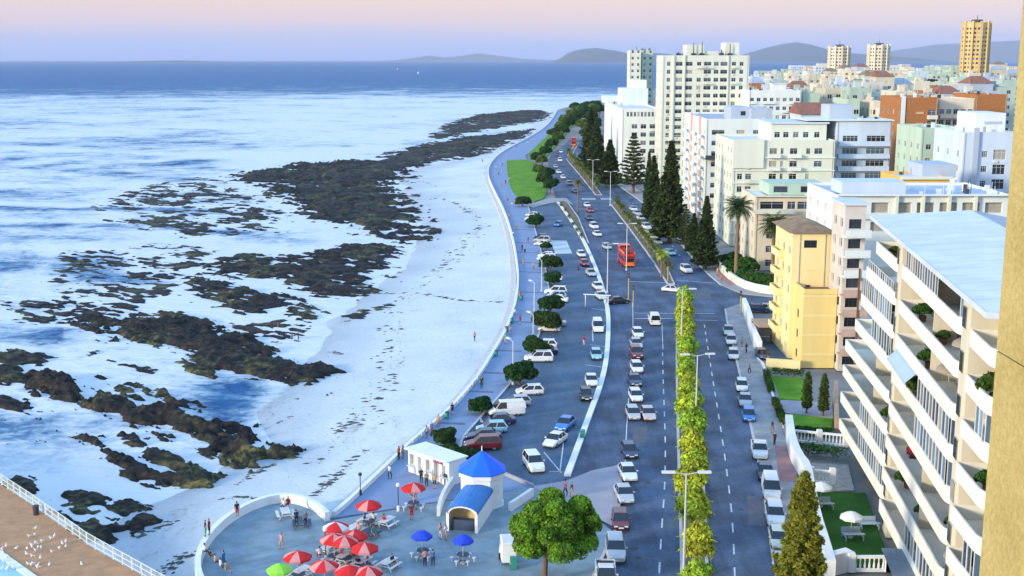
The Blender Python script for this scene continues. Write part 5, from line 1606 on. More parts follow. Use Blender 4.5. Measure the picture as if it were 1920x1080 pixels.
# ------------------------------------------------------------------ the crowded city behind
def city():
    rg = random.Random(77)
    walls = [(mat('city_white', (.58, .58, .52), .8, .1, .15, streak=True), 'white'), (mat('city_ivory', (.54, .50, .39), .8, .1, .15, streak=True), 'ivory'), (M_MINT, 'mint-tinted'), (M_CREAM, 'cream'), (M_WALLB, 'bluish'), (M_WALLG, 'pale green'), (M_GREY, 'grey'), (M_BRICK, 'brick')]
    wts = [9, 6, 7, 5, 3, 5, 2, 1.3]
    ranks = [(395, 1590, 1690, 198, 12, 4, 'nearest'), (450, 1500, 1900, 180, 15, 9, 'nearest'), (520, 1400, 1905, 166, 14, 12, 'second'), (610, 1405, 1905, 158, 13, 13, 'third'), (740, 1405, 1910, 148, 12, 14, 'fourth'),
             (900, 1405, 1915, 141, 10, 15, 'fifth'), (1120, 1420, 1915, 134, 9, 16, 'sixth'), (1450, 1440, 1915, 129, 8, 17, 'seventh'), (1950, 1480, 1915, 124, 6, 17, 'farthest')]
    for ri, (Y0, pa, pb, pt, jit, n, word) in enumerate(ranks):
        step = (pb - pa) / n
        for i in range(n):
            m, cn = rg.choices(walls, wts)[0]
            Y = Y0 + rg.uniform(-.05, .06) * Y0
            l = pa + step * i + rg.uniform(0, step * .2); r = l + step * rg.uniform(.62, 1.0)
            py = pt + rg.uniform(-jit, jit * .8)
            x0, x1 = span(l, r, Y, 150); h = max(7.0, top_z(py, Y))
            fl = max(2, int(h / 3.1)); W = x1 - x0
            top = max(0, fl - (9 if ri < 3 else 5))
            fr = [q for q in win_grid(W, fl, 3.1, max(2, int(W / rg.uniform(2.8, 4.2))), 1.5, 1.4, rng=rg, skip=.1)]
            D = rg.uniform(12, 20)
            lf = win_grid(D, fl, 3.1, 4, 1.4, 1.4, rng=rg)
            label = f'{cn} city block, {ordw(i + 1)} from the left in the {word if ri else "gap behind the blue-grey flats"} rank of the crowded city'
            if ri == 0: label = f'{cn} block, {ordw(i + 1)} from the left just behind the blue-grey flats'
            rt, _, zr = block('city_block', label, 'building', x0, x1, Y, Y + D, h, m, rg.choice([M_ROOF, M_ROOFW, M_CONC, M_TILE]), fr, lf, joined=True, group='crowded city blocks behind the seafront', roofstuff=ri < 6, seed=ri * 100 + i + 1)
            if rg.random() < .14:
                wr = W / 2 + .3; z = h + .52
                b = MB(); b.face([(-wr, -D / 2 - .3, z), (wr, -D / 2 - .3, z), (wr * .5, 0, z + 3), (-wr * .5, 0, z + 3)]); b.face([(wr, D / 2 + .3, z), (-wr, D / 2 + .3, z), (-wr * .5, 0, z + 3), (wr * .5, 0, z + 3)])
                b.face([(-wr, D / 2 + .3, z), (-wr, -D / 2 - .3, z), (-wr * .5, 0, z + 3)]); b.face([(wr, -D / 2 - .3, z), (wr, D / 2 + .3, z), (wr * .5, 0, z + 3)])
                b.build('pitched_roof', [rg.choice([M_TILE, M_ROOF, M_BROWNTILE])], rt)
city()

# =================================================================== VEGETATION
M_BARK = mat('bark', (0.15, 0.10, 0.065), 0.95, 0.3, 4, coords='obj')
M_PALMBARK = mat('palm_bark', (0.21, 0.14, 0.08), 0.95, 0.35, 5, coords='obj')
M_LEAF = mat('leaf_green', (0.080, 0.125, 0.018), 0.7, 0.5, 0.5, island=.45, trans=.25, coords='obj', spec=.2)
M_LEAFD = mat('leaf_dark', (0.024, 0.066, 0.012), 0.75, 0.45, 0.6, island=.45, trans=.2, coords='obj', spec=.2)
M_PINE = mat('pine_needles', (0.046, 0.080, 0.020), 0.8, 0.45, 0.4, island=.45, trans=.12, coords='obj', spec=.15)
M_PINEY = mat('pine_needles_yellow', (0.23, 0.22, 0.028), 0.8, 0.5, 0.35, island=.5, trans=.2, coords='obj', spec=.15)
M_PALM = mat('palm_frond', (0.055, 0.085, 0.022), 0.7, 0.35, 0.8, island=.4, trans=.2, coords='obj', spec=.25)
M_PALMY = mat('palm_frond_yellow', (0.37, 0.46, 0.040), 0.7, 0.6, 0.9, island=.5, trans=.3, coords='obj', spec=.2)
M_HEDGE = mat('hedge_leaf', (0.035, 0.085, 0.012), 0.8, 0.4, 1.2, island=.45, trans=.15, coords='obj', spec=.15)

def leaf_arrays(P, N, S, asp=0.6):
    """quads at points P facing roughly along N, of size S"""
    n = len(P)
    N = N / (np.linalg.norm(N, axis=1, keepdims=True) + 1e-9)
    a = RNG.normal(size=(n, 3)); t = np.cross(N, a); t /= np.linalg.norm(t, axis=1, keepdims=True) + 1e-9
    s = np.cross(N, t)
    S = S[:, None]
    V = np.stack([P - t * S, P + s * S * asp, P + t * S, P - s * S * asp], 1).reshape(-1, 3)
    return V
def leaf_mesh(name, V, mats):
    n = len(V) // 4
    me = bpy.data.meshes.new(name)
    me.vertices.add(len(V)); me.vertices.foreach_set('co', V.astype(np.float32).reshape(-1))
    me.loops.add(n * 4); me.loops.foreach_set('vertex_index', np.arange(n * 4, dtype=np.int32))
    me.polygons.add(n); me.polygons.foreach_set('loop_start', np.arange(0, n * 4, 4, dtype=np.int32))
    for m in mats: me.materials.append(m)
    me.update(calc_edges=True); me.validate()
    return me
def blob_leaves(centres, radii, n, size, flat=1.0, jitter=.55):
    """leaves spread over the outer shells of several overlapping clumps"""
    C = np.array(centres); Rr = np.array(radii)
    w = Rr ** 2 / (Rr ** 2).sum()
    k = RNG.choice(len(C), n, p=w)
    d = RNG.normal(size=(n, 3)); d /= np.linalg.norm(d, axis=1, keepdims=True)
    d[:, 2] = np.where(d[:, 2] < -.45, -d[:, 2], d[:, 2])
    r = Rr[k] * (1 - jitter * RNG.random(n) ** 1.8)
    P = C[k] + d * r[:, None] * np.array([1, 1, flat])
    N = d + RNG.normal(size=(n, 3)) * .55
    return leaf_arrays(P, N, size * RNG.uniform(.6, 1.3, n))
def round_tree(seed, r, h, n, size, mat_, trunk_h, nblob=9, flat=.75):
    """returns (crown mesh, trunk mesh) of a clipped, round-headed street tree"""
    rg = random.Random(seed)
    cs, rs = [(0, 0, trunk_h + r * flat * .7)], [r * .72]
    for i in range(nblob):
        a = rg.uniform(0, 6.28); q = r * rg.uniform(.35, .68)
        cs.append((q * math.cos(a), q * math.sin(a), trunk_h + r * flat * rg.uniform(.35, 1.15))); rs.append(r * rg.uniform(.26, .46))
    crown = leaf_mesh('crown', blob_leaves(cs, rs, n, size, flat), [mat_])
    b = MB(); b.tube((0, 0, 0), (.05, 0, trunk_h + .2), .17 * h / 4, .11 * h / 4, 8)
    for i in range(5):
        a = i * 1.26 + rg.random(); b.tube((.05, 0, trunk_h * .8), (r * .5 * math.cos(a), r * .5 * math.sin(a), trunk_h + r * flat * .7), .08 * h / 4, .03, 5)
    return crown, b.mesh('trunk', [M_BARK])
def norfolk(seed, h, rmax, tiers, n, size, mat_, trunk0=1.5, shape=1.0):
    """Norfolk pine: straight trunk with regular whorls of drooping-tipped branches"""
    rg = np.random.default_rng(seed)
    Ps, Ns = [], []
    b = MB(); b.tube((0, 0, 0), (0, 0, h * .97), .022 * h, .03, 8)
    for k in range(tiers):
        t = k / (tiers - 1)
        z = trunk0 + (h - trunk0 - .4) * t
        rr = rmax * ((1 - t) ** shape * .95 + .06) * rg.uniform(.85, 1.12)
        nb = int(7 - 2 * t); a0 = rg.uniform(0, 6.28)
        per = max(6, int(n / tiers / nb * (1.5 - t)))
        for i in range(nb):
            a = a0 + 6.283 * i / nb + rg.normal() * .12
            ln = rr * rg.uniform(.8, 1.1)
            e = np.array([math.cos(a), math.sin(a), 0])
            b.tube((0, 0, z), (e[0] * ln * .9, e[1] * ln * .9, z + ln * .10), .035 * (1.3 - t), .01, 4, caps=False)
            s = np.sqrt(rg.random(per)) * ln
            sw = rg.normal(size=per) * (.10 * ln + .12) * (1.15 - s / ln * .6)
            side = np.array([-e[1], e[0], 0])
            up = .20 * ln * (s / ln) ** 2 + rg.normal(size=per) * .10 - .02
            P = np.array([0, 0, z]) + s[:, None] * e + sw[:, None] * side + np.stack([0 * s, 0 * s, up], 1)
            Ps.append(P); Ns.append(np.array([0, 0, 1.0]) + rg.normal(size=(per, 3)) * .6)
    P = np.concatenate(Ps); N = np.concatenate(Ns)
    V = leaf_arrays(P, N, size * rg.uniform(.6, 1.35, len(P)), .42)
    return leaf_mesh('crown', V, [mat_]), b.mesh('trunk', [M_BARK])
def frond(b, a, el, L, w, droop, z0, m=0, seg=7, nleaf=9, rg=random):
    """one feather frond: a bowed midrib with paired leaflets"""
    ca, sa = math.cos(a), math.sin(a)
    pts = []
    x, z, e = 0.0, z0, el
    for i in range(seg + 1):
        pts.append((x * ca, x * sa, z)); x += L / seg * math.cos(e); z += L / seg * math.sin(e); e -= droop / seg
    for i in range(1, seg + 1):
        p, q = Vector(pts[i - 1]), Vector(pts[i])
        t = i / seg
        ww = w * math.sin(math.pi * min(1, .12 + t * .9)) + .04
        for sgn in (-1, 1):
            for h_ in (0.0, .5):
                o = p.lerp(q, h_)
                d = (q - p).normalized()
                sd = Vector((-sa, ca, 0)) * sgn
                tip = o + sd * ww + d * ww * .55 + Vector((0, 0, -ww * (.25 + .25 * rg.random())))
                lw = (q - p) * .34
                b.face([o, o + lw, tip + lw * .2, tip], m)
    for i in range(seg):
        b.tube(pts[i], pts[i + 1], .035 * (1 - i / seg) + .008, None, 3, m, caps=False)
def palm_meshes(seed, trunk, nf, L, w, mat_, dead=True, r0=.22):
    rg = random.Random(seed)
    t = MB()
    prev = (0, 0, 0)
    n = 7
    for i in range(n):
        z = trunk * (i + 1) / n
        p = (.04 * trunk * math.sin(i * .5 + seed) * i / n * .3, .04 * trunk * math.cos(i * .7 + seed) * i / n * .3, z)
        t.tube(prev, p, r0 * (1.15 - .3 * i / n) * (1.0 + .08 * (i % 2)), r0 * (1.1 - .3 * (i + 1) / n), 8, caps=i == n - 1); prev = p
    c = MB()
    for i in range(nf):
        a = i * 2.399 + rg.random() * .3
        q = i / nf
        el = R(80 - 105 * q + rg.uniform(-8, 8))
        frond(c, a, el, L * rg.uniform(.85, 1.1), w, R(70 + 25 * rg.random()), trunk - .05, 0, rg=rg)
    for v in range(len(c.v)):
        x, y, z = c.v[v]; c.v[v] = (x + prev[0], y + prev[1], z)
    return c.mesh('crown', [mat_]), t.mesh('trunk', [M_PALMBARK])

def plant(name, meshes, loc, label, cat='tree', group=None, s=1.0, rz=None):
    root = empty(name, loc, random.uniform(0, 6.28) if rz is None else rz)
    root.scale = (s, s, s)
    put(meshes[0], 'crown', root); put(meshes[1], 'trunk', root)
    tag(root, label, cat, group)
    return root

# ---- small bushy palms along the near median (crowded, yellow-green)
def bushy_palm(k):
    rg = random.Random(400 + k)
    fr, tr = palm_meshes(k, 2.5 + .2 * k, 30, 2.0, .42, M_PALMY, r0=.17)
    h = 2.5 + .2 * k
    cs = [(0, 0, h + .35)]; rs = [1.15]
    for i in range(7):
        a = i * .9 + rg.random(); cs.append((.75 * math.cos(a), .75 * math.sin(a), h + rg.uniform(-.35, .75))); rs.append(rg.uniform(.5, .8))
    cs.append((0, 0, h + 1.2)); rs.append(.7)
    V = blob_leaves(cs, rs, 2600, .22, 1.15, .6)
    base = len(fr.vertices)
    b = MB(); b.v = [tuple(v.co) for v in fr.vertices] + [tuple(p) for p in V.tolist()]
    b.f = [list(p.vertices) for p in fr.polygons] + [[base + 4 * i + j for j in range(4)] for i in range(len(V) // 4)]
    return b.mesh('crown', [M_PALMY]), tr
PALMS = [bushy_palm(k) for k in range(4)]
SPALM = [palm_meshes(20 + k, 2.6 + .3 * k, 22, 1.9, .5, mat('palm_frond_olive', (0.13, 0.17, 0.022), 0.7, 0.4, 0.7, island=.45, trans=.3, coords='obj', spec=.2), r0=.15) for k in range(3)]
TPALM = [palm_meshes(40 + k, 9.5 + k, 46, 3.6, .7, M_PALM, r0=.36) for k in range(2)]
med_mid = smooth_line(GP([(1304, 1150), (1302, 1060), (1300, 1000), (1297, 900), (1292, 800), (1287, 700), (1283, 620), (1281, 588)]), 1)
pp = resample(med_mid, 3.5)
pp = pp[0:16:2] + pp[16:]      # the nearest ones stand farther apart
for i, p in enumerate(pp):
    plant('median_palm', PALMS[i % 4], (p[0] + random.uniform(-.35, .35), p[1] + random.uniform(-.5, .5), .16), f'bushy yellow-green palm, {ordw(i + 1)} from the camera end of the near median', 'palm', 'palms along the near median', s=random.uniform(.85, 1.1) + (.22 if p[1] < 150 else 0))
pp = resample(smooth_line(GP([(1255, 520), (1238, 500), (1215, 470), (1184, 430), (1152, 388)]), 1), 7.6)
for i, p in enumerate(pp):
    plant('median_palm', SPALM[i % 3], (p[0] + random.uniform(-.3, .3), p[1], .16), f'small olive palm, {ordw(i + 1)} from the crossing in the middle median', 'palm', 'palms along the middle median', s=random.uniform(.9, 1.15))
pp = resample(GP([(1120, 362), (1090, 328), (1066, 298)]), 11)
for i, p in enumerate(pp):
    plant('median_palm', SPALM[(i + 1) % 3], (p[0], p[1], .16), f'small olive palm, {ordw(i + 1)} past the zebra crossing in the far median', 'palm', 'palms along the far median', s=random.uniform(1.0, 1.3))
for i, (px, py) in enumerate([(1052, 388), (1060, 398), (1067, 412), (1075, 424), (1082, 436), (1090, 448)]):
    p = G(px, py); plant('bush', (SPALM[i % 3][0], SPALM[i % 3][1]), (p[0], p[1], -.9), f'low spiky bush, {ordw(i + 1)} from the head of the planted strip in the car park', 'bush', 'bushes on the planted strip', s=.62)
x, y = G(1083, 398); plant('tall_palm', palm_meshes(61, 9.0, 30, 2.2, .5, mat('palm_frond_brown', (.20, .16, .03), .7, .4, .7, island=.4, trans=.2, coords='obj'), r0=.2), (x, y, .1), 'lone slim palm with a browned crown at the head of the car park', 'palm')
x, y = G(1240, 520); plant('tall_palm', palm_meshes(62, 5.0, 26, 2.2, .5, M_PALMY, r0=.2), (x, y, .1), 'yellow palm at the nose of the middle median by the crossing', 'palm')
# ---- big date palms in front of the cream flats
for (px, Y, top, lab, k) in ((1385, 252, 368, 'tall date palm with a full round crown, left one before the cream flats', 0), (1453, 250, 402, 'tall date palm close to the corner of the yellow flats', 1)):
    x, z = AT(px, top, Y); me = palm_meshes(50 + k, z - 2.4, 64, 4.4, .95, M_PALM, r0=.4)
    plant('date_palm', me, (x, Y, 0), lab, 'palm')
x, z = AT(1474, 410, 254); plant('date_palm', palm_meshes(53, z - 1.8, 50, 3.8, .8, M_PALM, r0=.3), (x, 254, 0), 'shorter date palm tucked behind the one by the yellow flats', 'palm')
# ---- Norfolk pines on the right-hand pavement
PINES = [norfolk(5, 20, 3.4, 34, 14000, .42, M_PINE, 1.2, .9), norfolk(8, 20, 3.1, 30, 12000, .42, M_PINE, 1.5, .8), norfolk(9, 20, 4.2, 15, 5200, .42, M_PINE, 3, .75)]
for (px, pb, top, k, wd, lab) in ((1255, 455, 264, 0, 1.12, 'tallest dark Norfolk pine on the pavement, beside the striped flats'), (1224, 418, 292, 1, 1.1, 'dark slim pine just left of the tallest one'), (1215, 412, 284, 1, .7, 'narrow pine half hidden behind the slim dark pine'),
        (1322, 505, 368, 0, 1.15, 'shorter broad pine by the stone wall at the crossing'), (1187, 362, 250, 2, 1.35, 'open tiered Norfolk pine with gaps between its branches'), (1143, 350, 262, 0, 1.7, 'bushy green pine on the pavement below the lower white block'),
        (1118, 330, 228, 1, 1.5, 'dark pine left of the bushy green pine'), (1107, 318, 205, 0, 1.3, 'tall dark pine against the edge of the lower white block'), (1285, 470, 388, 2, 1.2, 'small tiered pine under the tallest pine'), (1300, 478, 400, 1, 1.4, 'dark short pine between the tallest and the shorter broad one')):
    x, y = G(px, pb); z = AT(px, top, y)[1]
    o = plant('norfolk_pine', PINES[k], (x, y, .1), lab, 'pine tree', 'Norfolk pines on the pavement'); s = z / 20; o.scale = (s * wd, s * wd, s)
# the near one, yellowed, at the lower right
x, y = G(1512, 1180); z = AT(1500, 872, y)[1]
plant('norfolk_pine', norfolk(31, z - .5, 2.6, 30, 60000, .20, M_PINEY, .6, .62), (AT(1506, 980, y)[0], y, .1), 'yellow-brown Norfolk pine in the near right foreground beside the parked cars', 'pine tree')
# ---- round clipped trees between the parking bays
RTREES = [round_tree(100 + k, 2.5, 4, 9000, .19, M_LEAFD, .35, 13) for k in range(3)]
for i, (px, py, s) in enumerate([(980, 388, 1.25), (1005, 426, 1.35), (1024, 470, .8), (1031, 508, 1.25), (1037, 534, 1.0), (1031, 588, 1.25), (1023, 622, 1.35), (1003, 670, 1.15), (974, 722, 1.25), (902, 776, .85), (834, 836, .8)]):
    x, y = G(px, py); plant('clipped_tree', RTREES[i % 3], (x, y, .1), f'round clipped dark tree, {ordw(i + 1)} from the lawn along the parking bays', 'tree', 'clipped trees between promenade and car park', s=s * .86)
for i, (px, py) in enumerate([(842, 850), (858, 856), (872, 858), (886, 860)]):
    x, y = G(px, py); plant('shrub', RTREES[i % 3], (x, y, -.6), f'loose shrub behind the white kiosk row, {ordw(i + 1)} from the left', 'bush', 'shrubs behind the white kiosk row', s=.58)
# ---- the big tree at the lower edge
def big_tree():
    x, y = G(1020, 1095)
    cx, cz = AT(1042, 992, y)
    rg = random.Random(9)
    cs, rs = [], []
    c0 = (cx - x, 0.0, cz)
    for i in range(26):
        a = rg.uniform(0, 6.28); el = rg.uniform(-.8, 1.3); q = 2.5 + rg.random() * .3
        cs.append((c0[0] + q * math.cos(a) * math.cos(el) * 1.18, q * math.sin(a) * math.cos(el) * 1.1, c0[2] + q * math.sin(el) * .95)); rs.append(rg.uniform(.75, 1.35))
    cs.append(c0); rs.append(2.6)
    V = blob_leaves(cs, rs, 60000, .13, .9, .5)
    crown = leaf_mesh('crown', V, [mat('tree_leaf_bright', (0.15, 0.25, 0.014), 0.6, 0.8, 0.9, island=.5, trans=.28, coords='obj', spec=.25)])
    b = MB(); b.tube((0, 0, 0), (.15, 0, c0[2] * .55), .3, .22, 9)
    for i in range(7):
        a = i * .9; b.tube((.15, 0, c0[2] * .5), (c0[0] + 1.8 * math.cos(a), 1.8 * math.sin(a), c0[2] + .3), .13, .05, 6)
    root = empty('broadleaf_tree', (x, y, .1)); put(crown, 'crown', root); put(b.mesh('trunk', [M_BARK]), 'trunk', root)
    tag(root, 'large round bright green tree at the lower edge beside the road', 'tree')
big_tree()
# ---- trees along the far promenade and road, each its own
FTREES = [round_tree(200 + k, 4.2, 7, 3200, .62, [M_LEAF, M_LEAFD, M_LEAF][k], 2.2, 8, .8) for k in range(3)]
fspots = [(1020, 345, 1.0, 1), (1032, 355, .9, 1), (1012, 325, .85, 0), (1026, 332, .9, 1), (1005, 300, .9, 1), (1016, 306, .9, 0), (1022, 290, 1.0, 1), (1034, 276, 1.1, 1), (1046, 264, 1.2, 0), (1038, 256, 1.2, 1), (1056, 250, 1.3, 1), (1050, 243, 1.3, 0),
          (1066, 238, 1.4, 1), (1060, 230, 1.4, 0), (1078, 228, 1.5, 1), (1072, 220, 1.5, 0), (1088, 222, 1.6, 1), (1084, 212, 1.6, 0), (1096, 214, 1.7, 1), (1100, 206, 1.8, 1), (1110, 210, 1.7, 0), (1118, 204, 1.8, 1), (1078, 205, 1.6, 1), (1124, 212, 1.7, 1),
          (1108, 225, 1.6, 1), (1116, 238, 1.5, 1), (1104, 244, 1.4, 0), (1112, 258, 1.3, 1), (1120, 270, 1.2, 1), (1104, 275, 1.0, 1), (1112, 290, 1.0, 0), (1122, 300, 1.0, 1), (1130, 318, .9, 1), (1090, 240, 1.4, 0), (1098, 256, 1.2, 1)]
for i, (px, py, s, k) in enumerate(fspots):
    x, y = G(px, py + 8); plant('street_tree', FTREES[k if k < 2 else 2], (x, y, 0), f'leafy tree in the distant avenue of trees, {ordw(i + 1)} counting away from the lawn', 'tree', 'trees along the far avenue', s=s * .85)
for i, (px, py, Y, s) in enumerate([(1525, 226, 400, 1.3), (1540, 224, 402, 1.1), (1622, 220, 390, 1.9), (1612, 222, 392, 1.2), (1556, 222, 404, 1.0), (1870, 150, 900, 3.2), (1890, 146, 930, 3.4), (1905, 150, 910, 3.0), (1850, 150, 960, 2.6), (1640, 170, 560, 1.6), (1470, 168, 560, 1.5), (1745, 150, 800, 2.2), (1770, 142, 1000, 2.6)]):
    x = AT(px, py, Y)[0]; zt = AT(px, py - 14, Y)[1]
    plant('city_tree', FTREES[1], (x, Y, max(0, zt - 9 * s)), f'dark tree rising between the city blocks, {ordw(i + 1)} of those in the city', 'tree', 'trees among the city blocks', s=s)
# ---- shrubs and hedges on the right
BUSH = [round_tree(300 + k, 1.6, 2, 1800, .24, M_HEDGE, .2, 7, .8) for k in range(2)]
for i, (px, py, s) in enumerate([(1352, 497, 1.1), (1366, 510, 1.3), (1380, 522, 1.3), (1394, 529, 1.4), (1408, 534, 1.3), (1422, 537, 1.4), (1436, 540, 1.3), (1376, 502, 1.7), (1400, 514, 1.8), (1450, 541, 1.4)]):
    x, y = G(px, py); plant('shrub', BUSH[i % 2], (x, y, .1), f'dense shrub behind the curved stone wall, {ordw(i + 1)} from the left', 'bush', 'shrubs behind the curved stone wall', s=s)
def hedge(pts, h, w, label):
    line = GP(pts); P = []
    L = resample(line, .12)
    n = len(L) * 26
    k = RNG.integers(0, len(L), n)
    A = np.array(L)[k]
    off = RNG.uniform(-1, 1, (n, 2)) * w / 2
    z = h * RNG.random(n) ** .45
    V = leaf_arrays(np.column_stack([A + off, z]), RNG.normal(size=(n, 3)) + np.array([0, 0, .8]), np.full(n, .13))
    o = put(leaf_mesh('hedge', V, [M_HEDGE]), 'hedge'); tag(o, label, 'hedge')
hedge([(1436, 705), (1446, 740)], 1.1, .9, 'low clipped hedge at the roadside of the upper garden lawn')
hedge([(1452, 758), (1472, 806)], 1.1, .9, 'low clipped hedge at the roadside of the lower garden lawn')
hedge([(1478, 812), (1560, 818)], 1.0, .8, 'dark hedge behind the white balustrade')
hedge([(1448, 704), (1505, 708)], 1.2, .8, 'dark hedge at the back of the upper garden lawn')
hedge([(1500, 850), (1580, 862)], 1.3, 2.2, 'ragged planting bed between the balustrade and the stone terrace')
CYP = norfolk(71, 6.0, .75, 20, 2600, .17, M_LEAF, .9, .35)
for i, (px, py) in enumerate([(1512, 775), (1543, 780)]):
    x, y = G(px, py); plant('cypress', CYP, (x, y, 0), ['slim pale green conifer on the garden path', 'slim dark conifer beside the brown garden wall'][i], 'tree', s=1.0)

# =================================================================== VEHICLES
def paint(name, col):
    key = 'car_paint_' + name
    if key in MATS: return MATS[key]
    return mat(key, col, 0.32, 0.05, 1.0, coat=.6, coords='obj', spec=.5)
PAINT = {'white': paint('white', (.74, .74, .74)), 'silver': paint('silver', (.42, .44, .47)), 'black': paint('black', (.012, .012, .014)), 'dark blue': paint('dark_blue', (.016, .028, .085)),
         'dark red': paint('dark_red', (.12, .010, .014)), 'red': paint('red', (.42, .016, .018)), 'light blue': paint('light_blue', (.22, .48, .62)), 'blue': paint('blue', (.012, .17, .52)),
         'grey': paint('grey', (.13, .14, .16)), 'pink-grey': paint('pink_grey', (.50, .42, .42)), 'pale green': paint('pale_green', (.50, .58, .52))}
M_CGLASS = mat('car_glass', (.012, .016, .022), .06, .1, 2, spec=.7, coords='obj')
M_TYRE = mat('tyre_rubber', (.012, .012, .012), .85, .2, 5, coords='obj')
M_RIM = mat('wheel_rim', (.35, .35, .36), .35, .1, 5, metal=.7, coords='obj')
M_HEAD = mat('headlight_lens', (.70, .72, .74), .12, .05, 5, spec=.6, coords='obj')
M_TAIL = mat('tail_light_lens', (.35, .01, .01), .2, .05, 5, coords='obj')
M_TRIM = mat('black_trim', (.02, .02, .02), .6, .1, 5, coords='obj')
M_PLATE = mat('number_plate', (.75, .74, .62), .6, .05, 5, coords='obj')

def loft(b, secs, m=0, cap=True):
    rings = [[b.vert(p) for p in s] for s in secs]
    n = len(rings[0])
    for A, B in zip(rings, rings[1:]):
        for i in range(n):
            j = (i + 1) % n
            b.f.append([A[i], A[j], B[j], B[i]]); b.m.append(m)
    if cap:
        b.f.append(rings[0][::-1]); b.m.append(m); b.f.append(rings[-1]); b.m.append(m)

def ring(y, w, z0, z1, r=.12, tuck=.9):
    """rounded car cross section at length y: half width w, sill z0, shoulder z1"""
    return [(-w * tuck, y, z0), (w * tuck, y, z0), (w, y, z0 + .16), (w, y, z1 - r), (w - r * .8, y, z1), (-w + r * .8, y, z1), (-w, y, z1 - r), (-w, y, z0 + .16)]
CARS = {}
def car_parts(kind):
    """shared meshes of one body style; +y is the front, z=0 the ground"""
    if kind in CARS: return CARS[kind]
    #        length width  bonnet  shoulder  roof   cab: rear base, rear top, front top, front base
    spec = {'hatchback': (3.9, .84, .86, .90, 1.46, -1.90, -1.50, .25, 1.05), 'sedan': (4.5, .87, .84, .90, 1.43, -1.65, -1.05, .25, 1.05), 'SUV': (4.5, .92, 1.02, 1.08, 1.74, -2.18, -1.90, .35, 1.10),
            'van': (4.8, .94, 1.05, 1.12, 1.98, -2.36, -2.26, .95, 1.65), 'pickup': (4.9, .90, .98, 1.02, 1.66, -.55, -.35, .60, 1.20)}[kind]
    L, w, zb, zs, zr, rb, rt, ft, fb = spec
    h = L / 2
    b = MB()
    tail = zs - (.06 if kind in ('sedan', 'pickup') else .0)
    loft(b, [ring(-h, w * .86, .34, tail - .12), ring(-h + .12, w * .95, .26, tail), ring(-h + .7, w, .22, zs), ring(-.2, w, .22, zs), ring(fb, w, .22, zs - .01), ring(h - .75, w * .97, .24, zb - .04), ring(h - .22, w * .92, .28, zb - .16), ring(h, w * .80, .36, zb - .32)])
    if kind == 'pickup':      # hollow bed
        b.bx(-w + .12, w - .12, -h + .15, rb - .12, zs - .02, zs + .006, 1)
        for sx in (-1, 1): b.bx(sx * w - .08 if sx > 0 else -w, w if sx > 0 else -w + .08, -h + .06, rb, zs, zs + .12, 0)
        b.bx(-w + .08, w - .08, -h + .04, -h + .12, zs, zs + .12, 0)
    body = b.mesh('body', [PAINT['white'], M_TRIM], True)
    body.polygons.foreach_set('use_smooth', [False] * len(body.polygons))
    def cab(y, k, z): return (y, w * k, z)
    g = MB()
    wt = w * .74; wb = w * .93
    q = [[(-wb, rb, zs - .03), (wb, rb, zs - .03), (wb, fb, zs - .03), (-wb, fb, zs - .03)], [(-wt, rt, zr - .05), (wt, rt, zr - .05), (wt, ft, zr - .05), (-wt, ft, zr - .05)]]
    loft(g, q, 0)
    glass = g.mesh('window_glass', [M_CGLASS])
    r = MB()
    loft(r, [[(-wt - .02, rt - .05, zr - .05), (wt + .02, rt - .05, zr - .05), (wt + .02, ft + .04, zr - .05), (-wt - .02, ft + .04, zr - .05)],
             [(-wt * .93, rt + .06, zr), (wt * .93, rt + .06, zr), (wt * .93, ft - .06, zr), (-wt * .93, ft - .06, zr)]], 0)
    # pillars
    for sx in (-1, 1):
        for (y0, y1, pw) in ((rb, rt, .09), (fb, ft, .06), ((rb + fb) / 2 - .05, (rt + ft) / 2 - .05, .06)):
            a = Vector((sx * (wb + .012), y0, zs - .02)); c = Vector((sx * (wt + .012), y1, zr - .045))
            for k in (0,):
                r.face([a + Vector((0, -pw, 0)), a + Vector((0, pw, 0)), c + Vector((0, pw, 0)), c + Vector((0, -pw, 0))], 0)
                r.face([a + Vector((0, -pw, 0)), c + Vector((0, -pw, 0)), c + Vector((-sx * .05, -pw, 0)), a + Vector((-sx * .05, -pw, 0))], 0)
    if kind == 'van':
        for sx in (-1, 1): r.face([(sx * (wb + .015), rb + .1, zs), (sx * (wb + .015), .1, zs), (sx * (wt + .02), .1, zr - .08), (sx * (wt + .02), rt + .1, zr - .08)], 0)
    roof = r.mesh('roof', [PAINT['white']])
    wr = .33 if kind in ('SUV', 'pickup', 'van') else .30
    t = MB()
    M0 = Matrix.Rotation(R(90), 4, 'Y')
    t.M = M0
    t.lathe([(wr * .62, -.09), (wr, -.10), (wr, .10), (wr * .62, .09)], (0, 0, 0), 14)
    tyre = t.mesh('tyre', [M_TYRE])
    t = MB(); t.M = M0; t.lathe([(0, -.095), (wr * .62, -.085), (wr * .62, .085), (0, .095)], (0, 0, 0), 10); rim = t.mesh('rim', [M_RIM])
    hl = MB(); hl.box((0, 0, 0), (.34, .16, .14)); head = hl.mesh('headlight', [M_HEAD])
    tl = MB(); tl.box((0, 0, 0), (.26, .08, .2)); tailm = tl.mesh('tail_light', [M_TAIL])
    pl = MB(); pl.box((0, 0, 0), (.5, .03, .12)); plate = pl.mesh('number_plate', [M_PLATE])
    mi = MB(); mi.box((0, 0, 0), (.2, .1, .14), 0); mirror = mi.mesh('side_mirror', [PAINT['white']])
    CARS[kind] = dict(body=body, glass=glass, roof=roof, tyre=tyre, rim=rim, head=head, tail=tailm, plate=plate, mirror=mirror, wr=wr, L=L, w=w, zs=zs, zb=zb, h=h, fb=fb)
    return CARS[kind]
def own_mat(o, m):
    o.material_slots[0].link = 'OBJECT'; o.material_slots[0].material = m
JOINED = {}
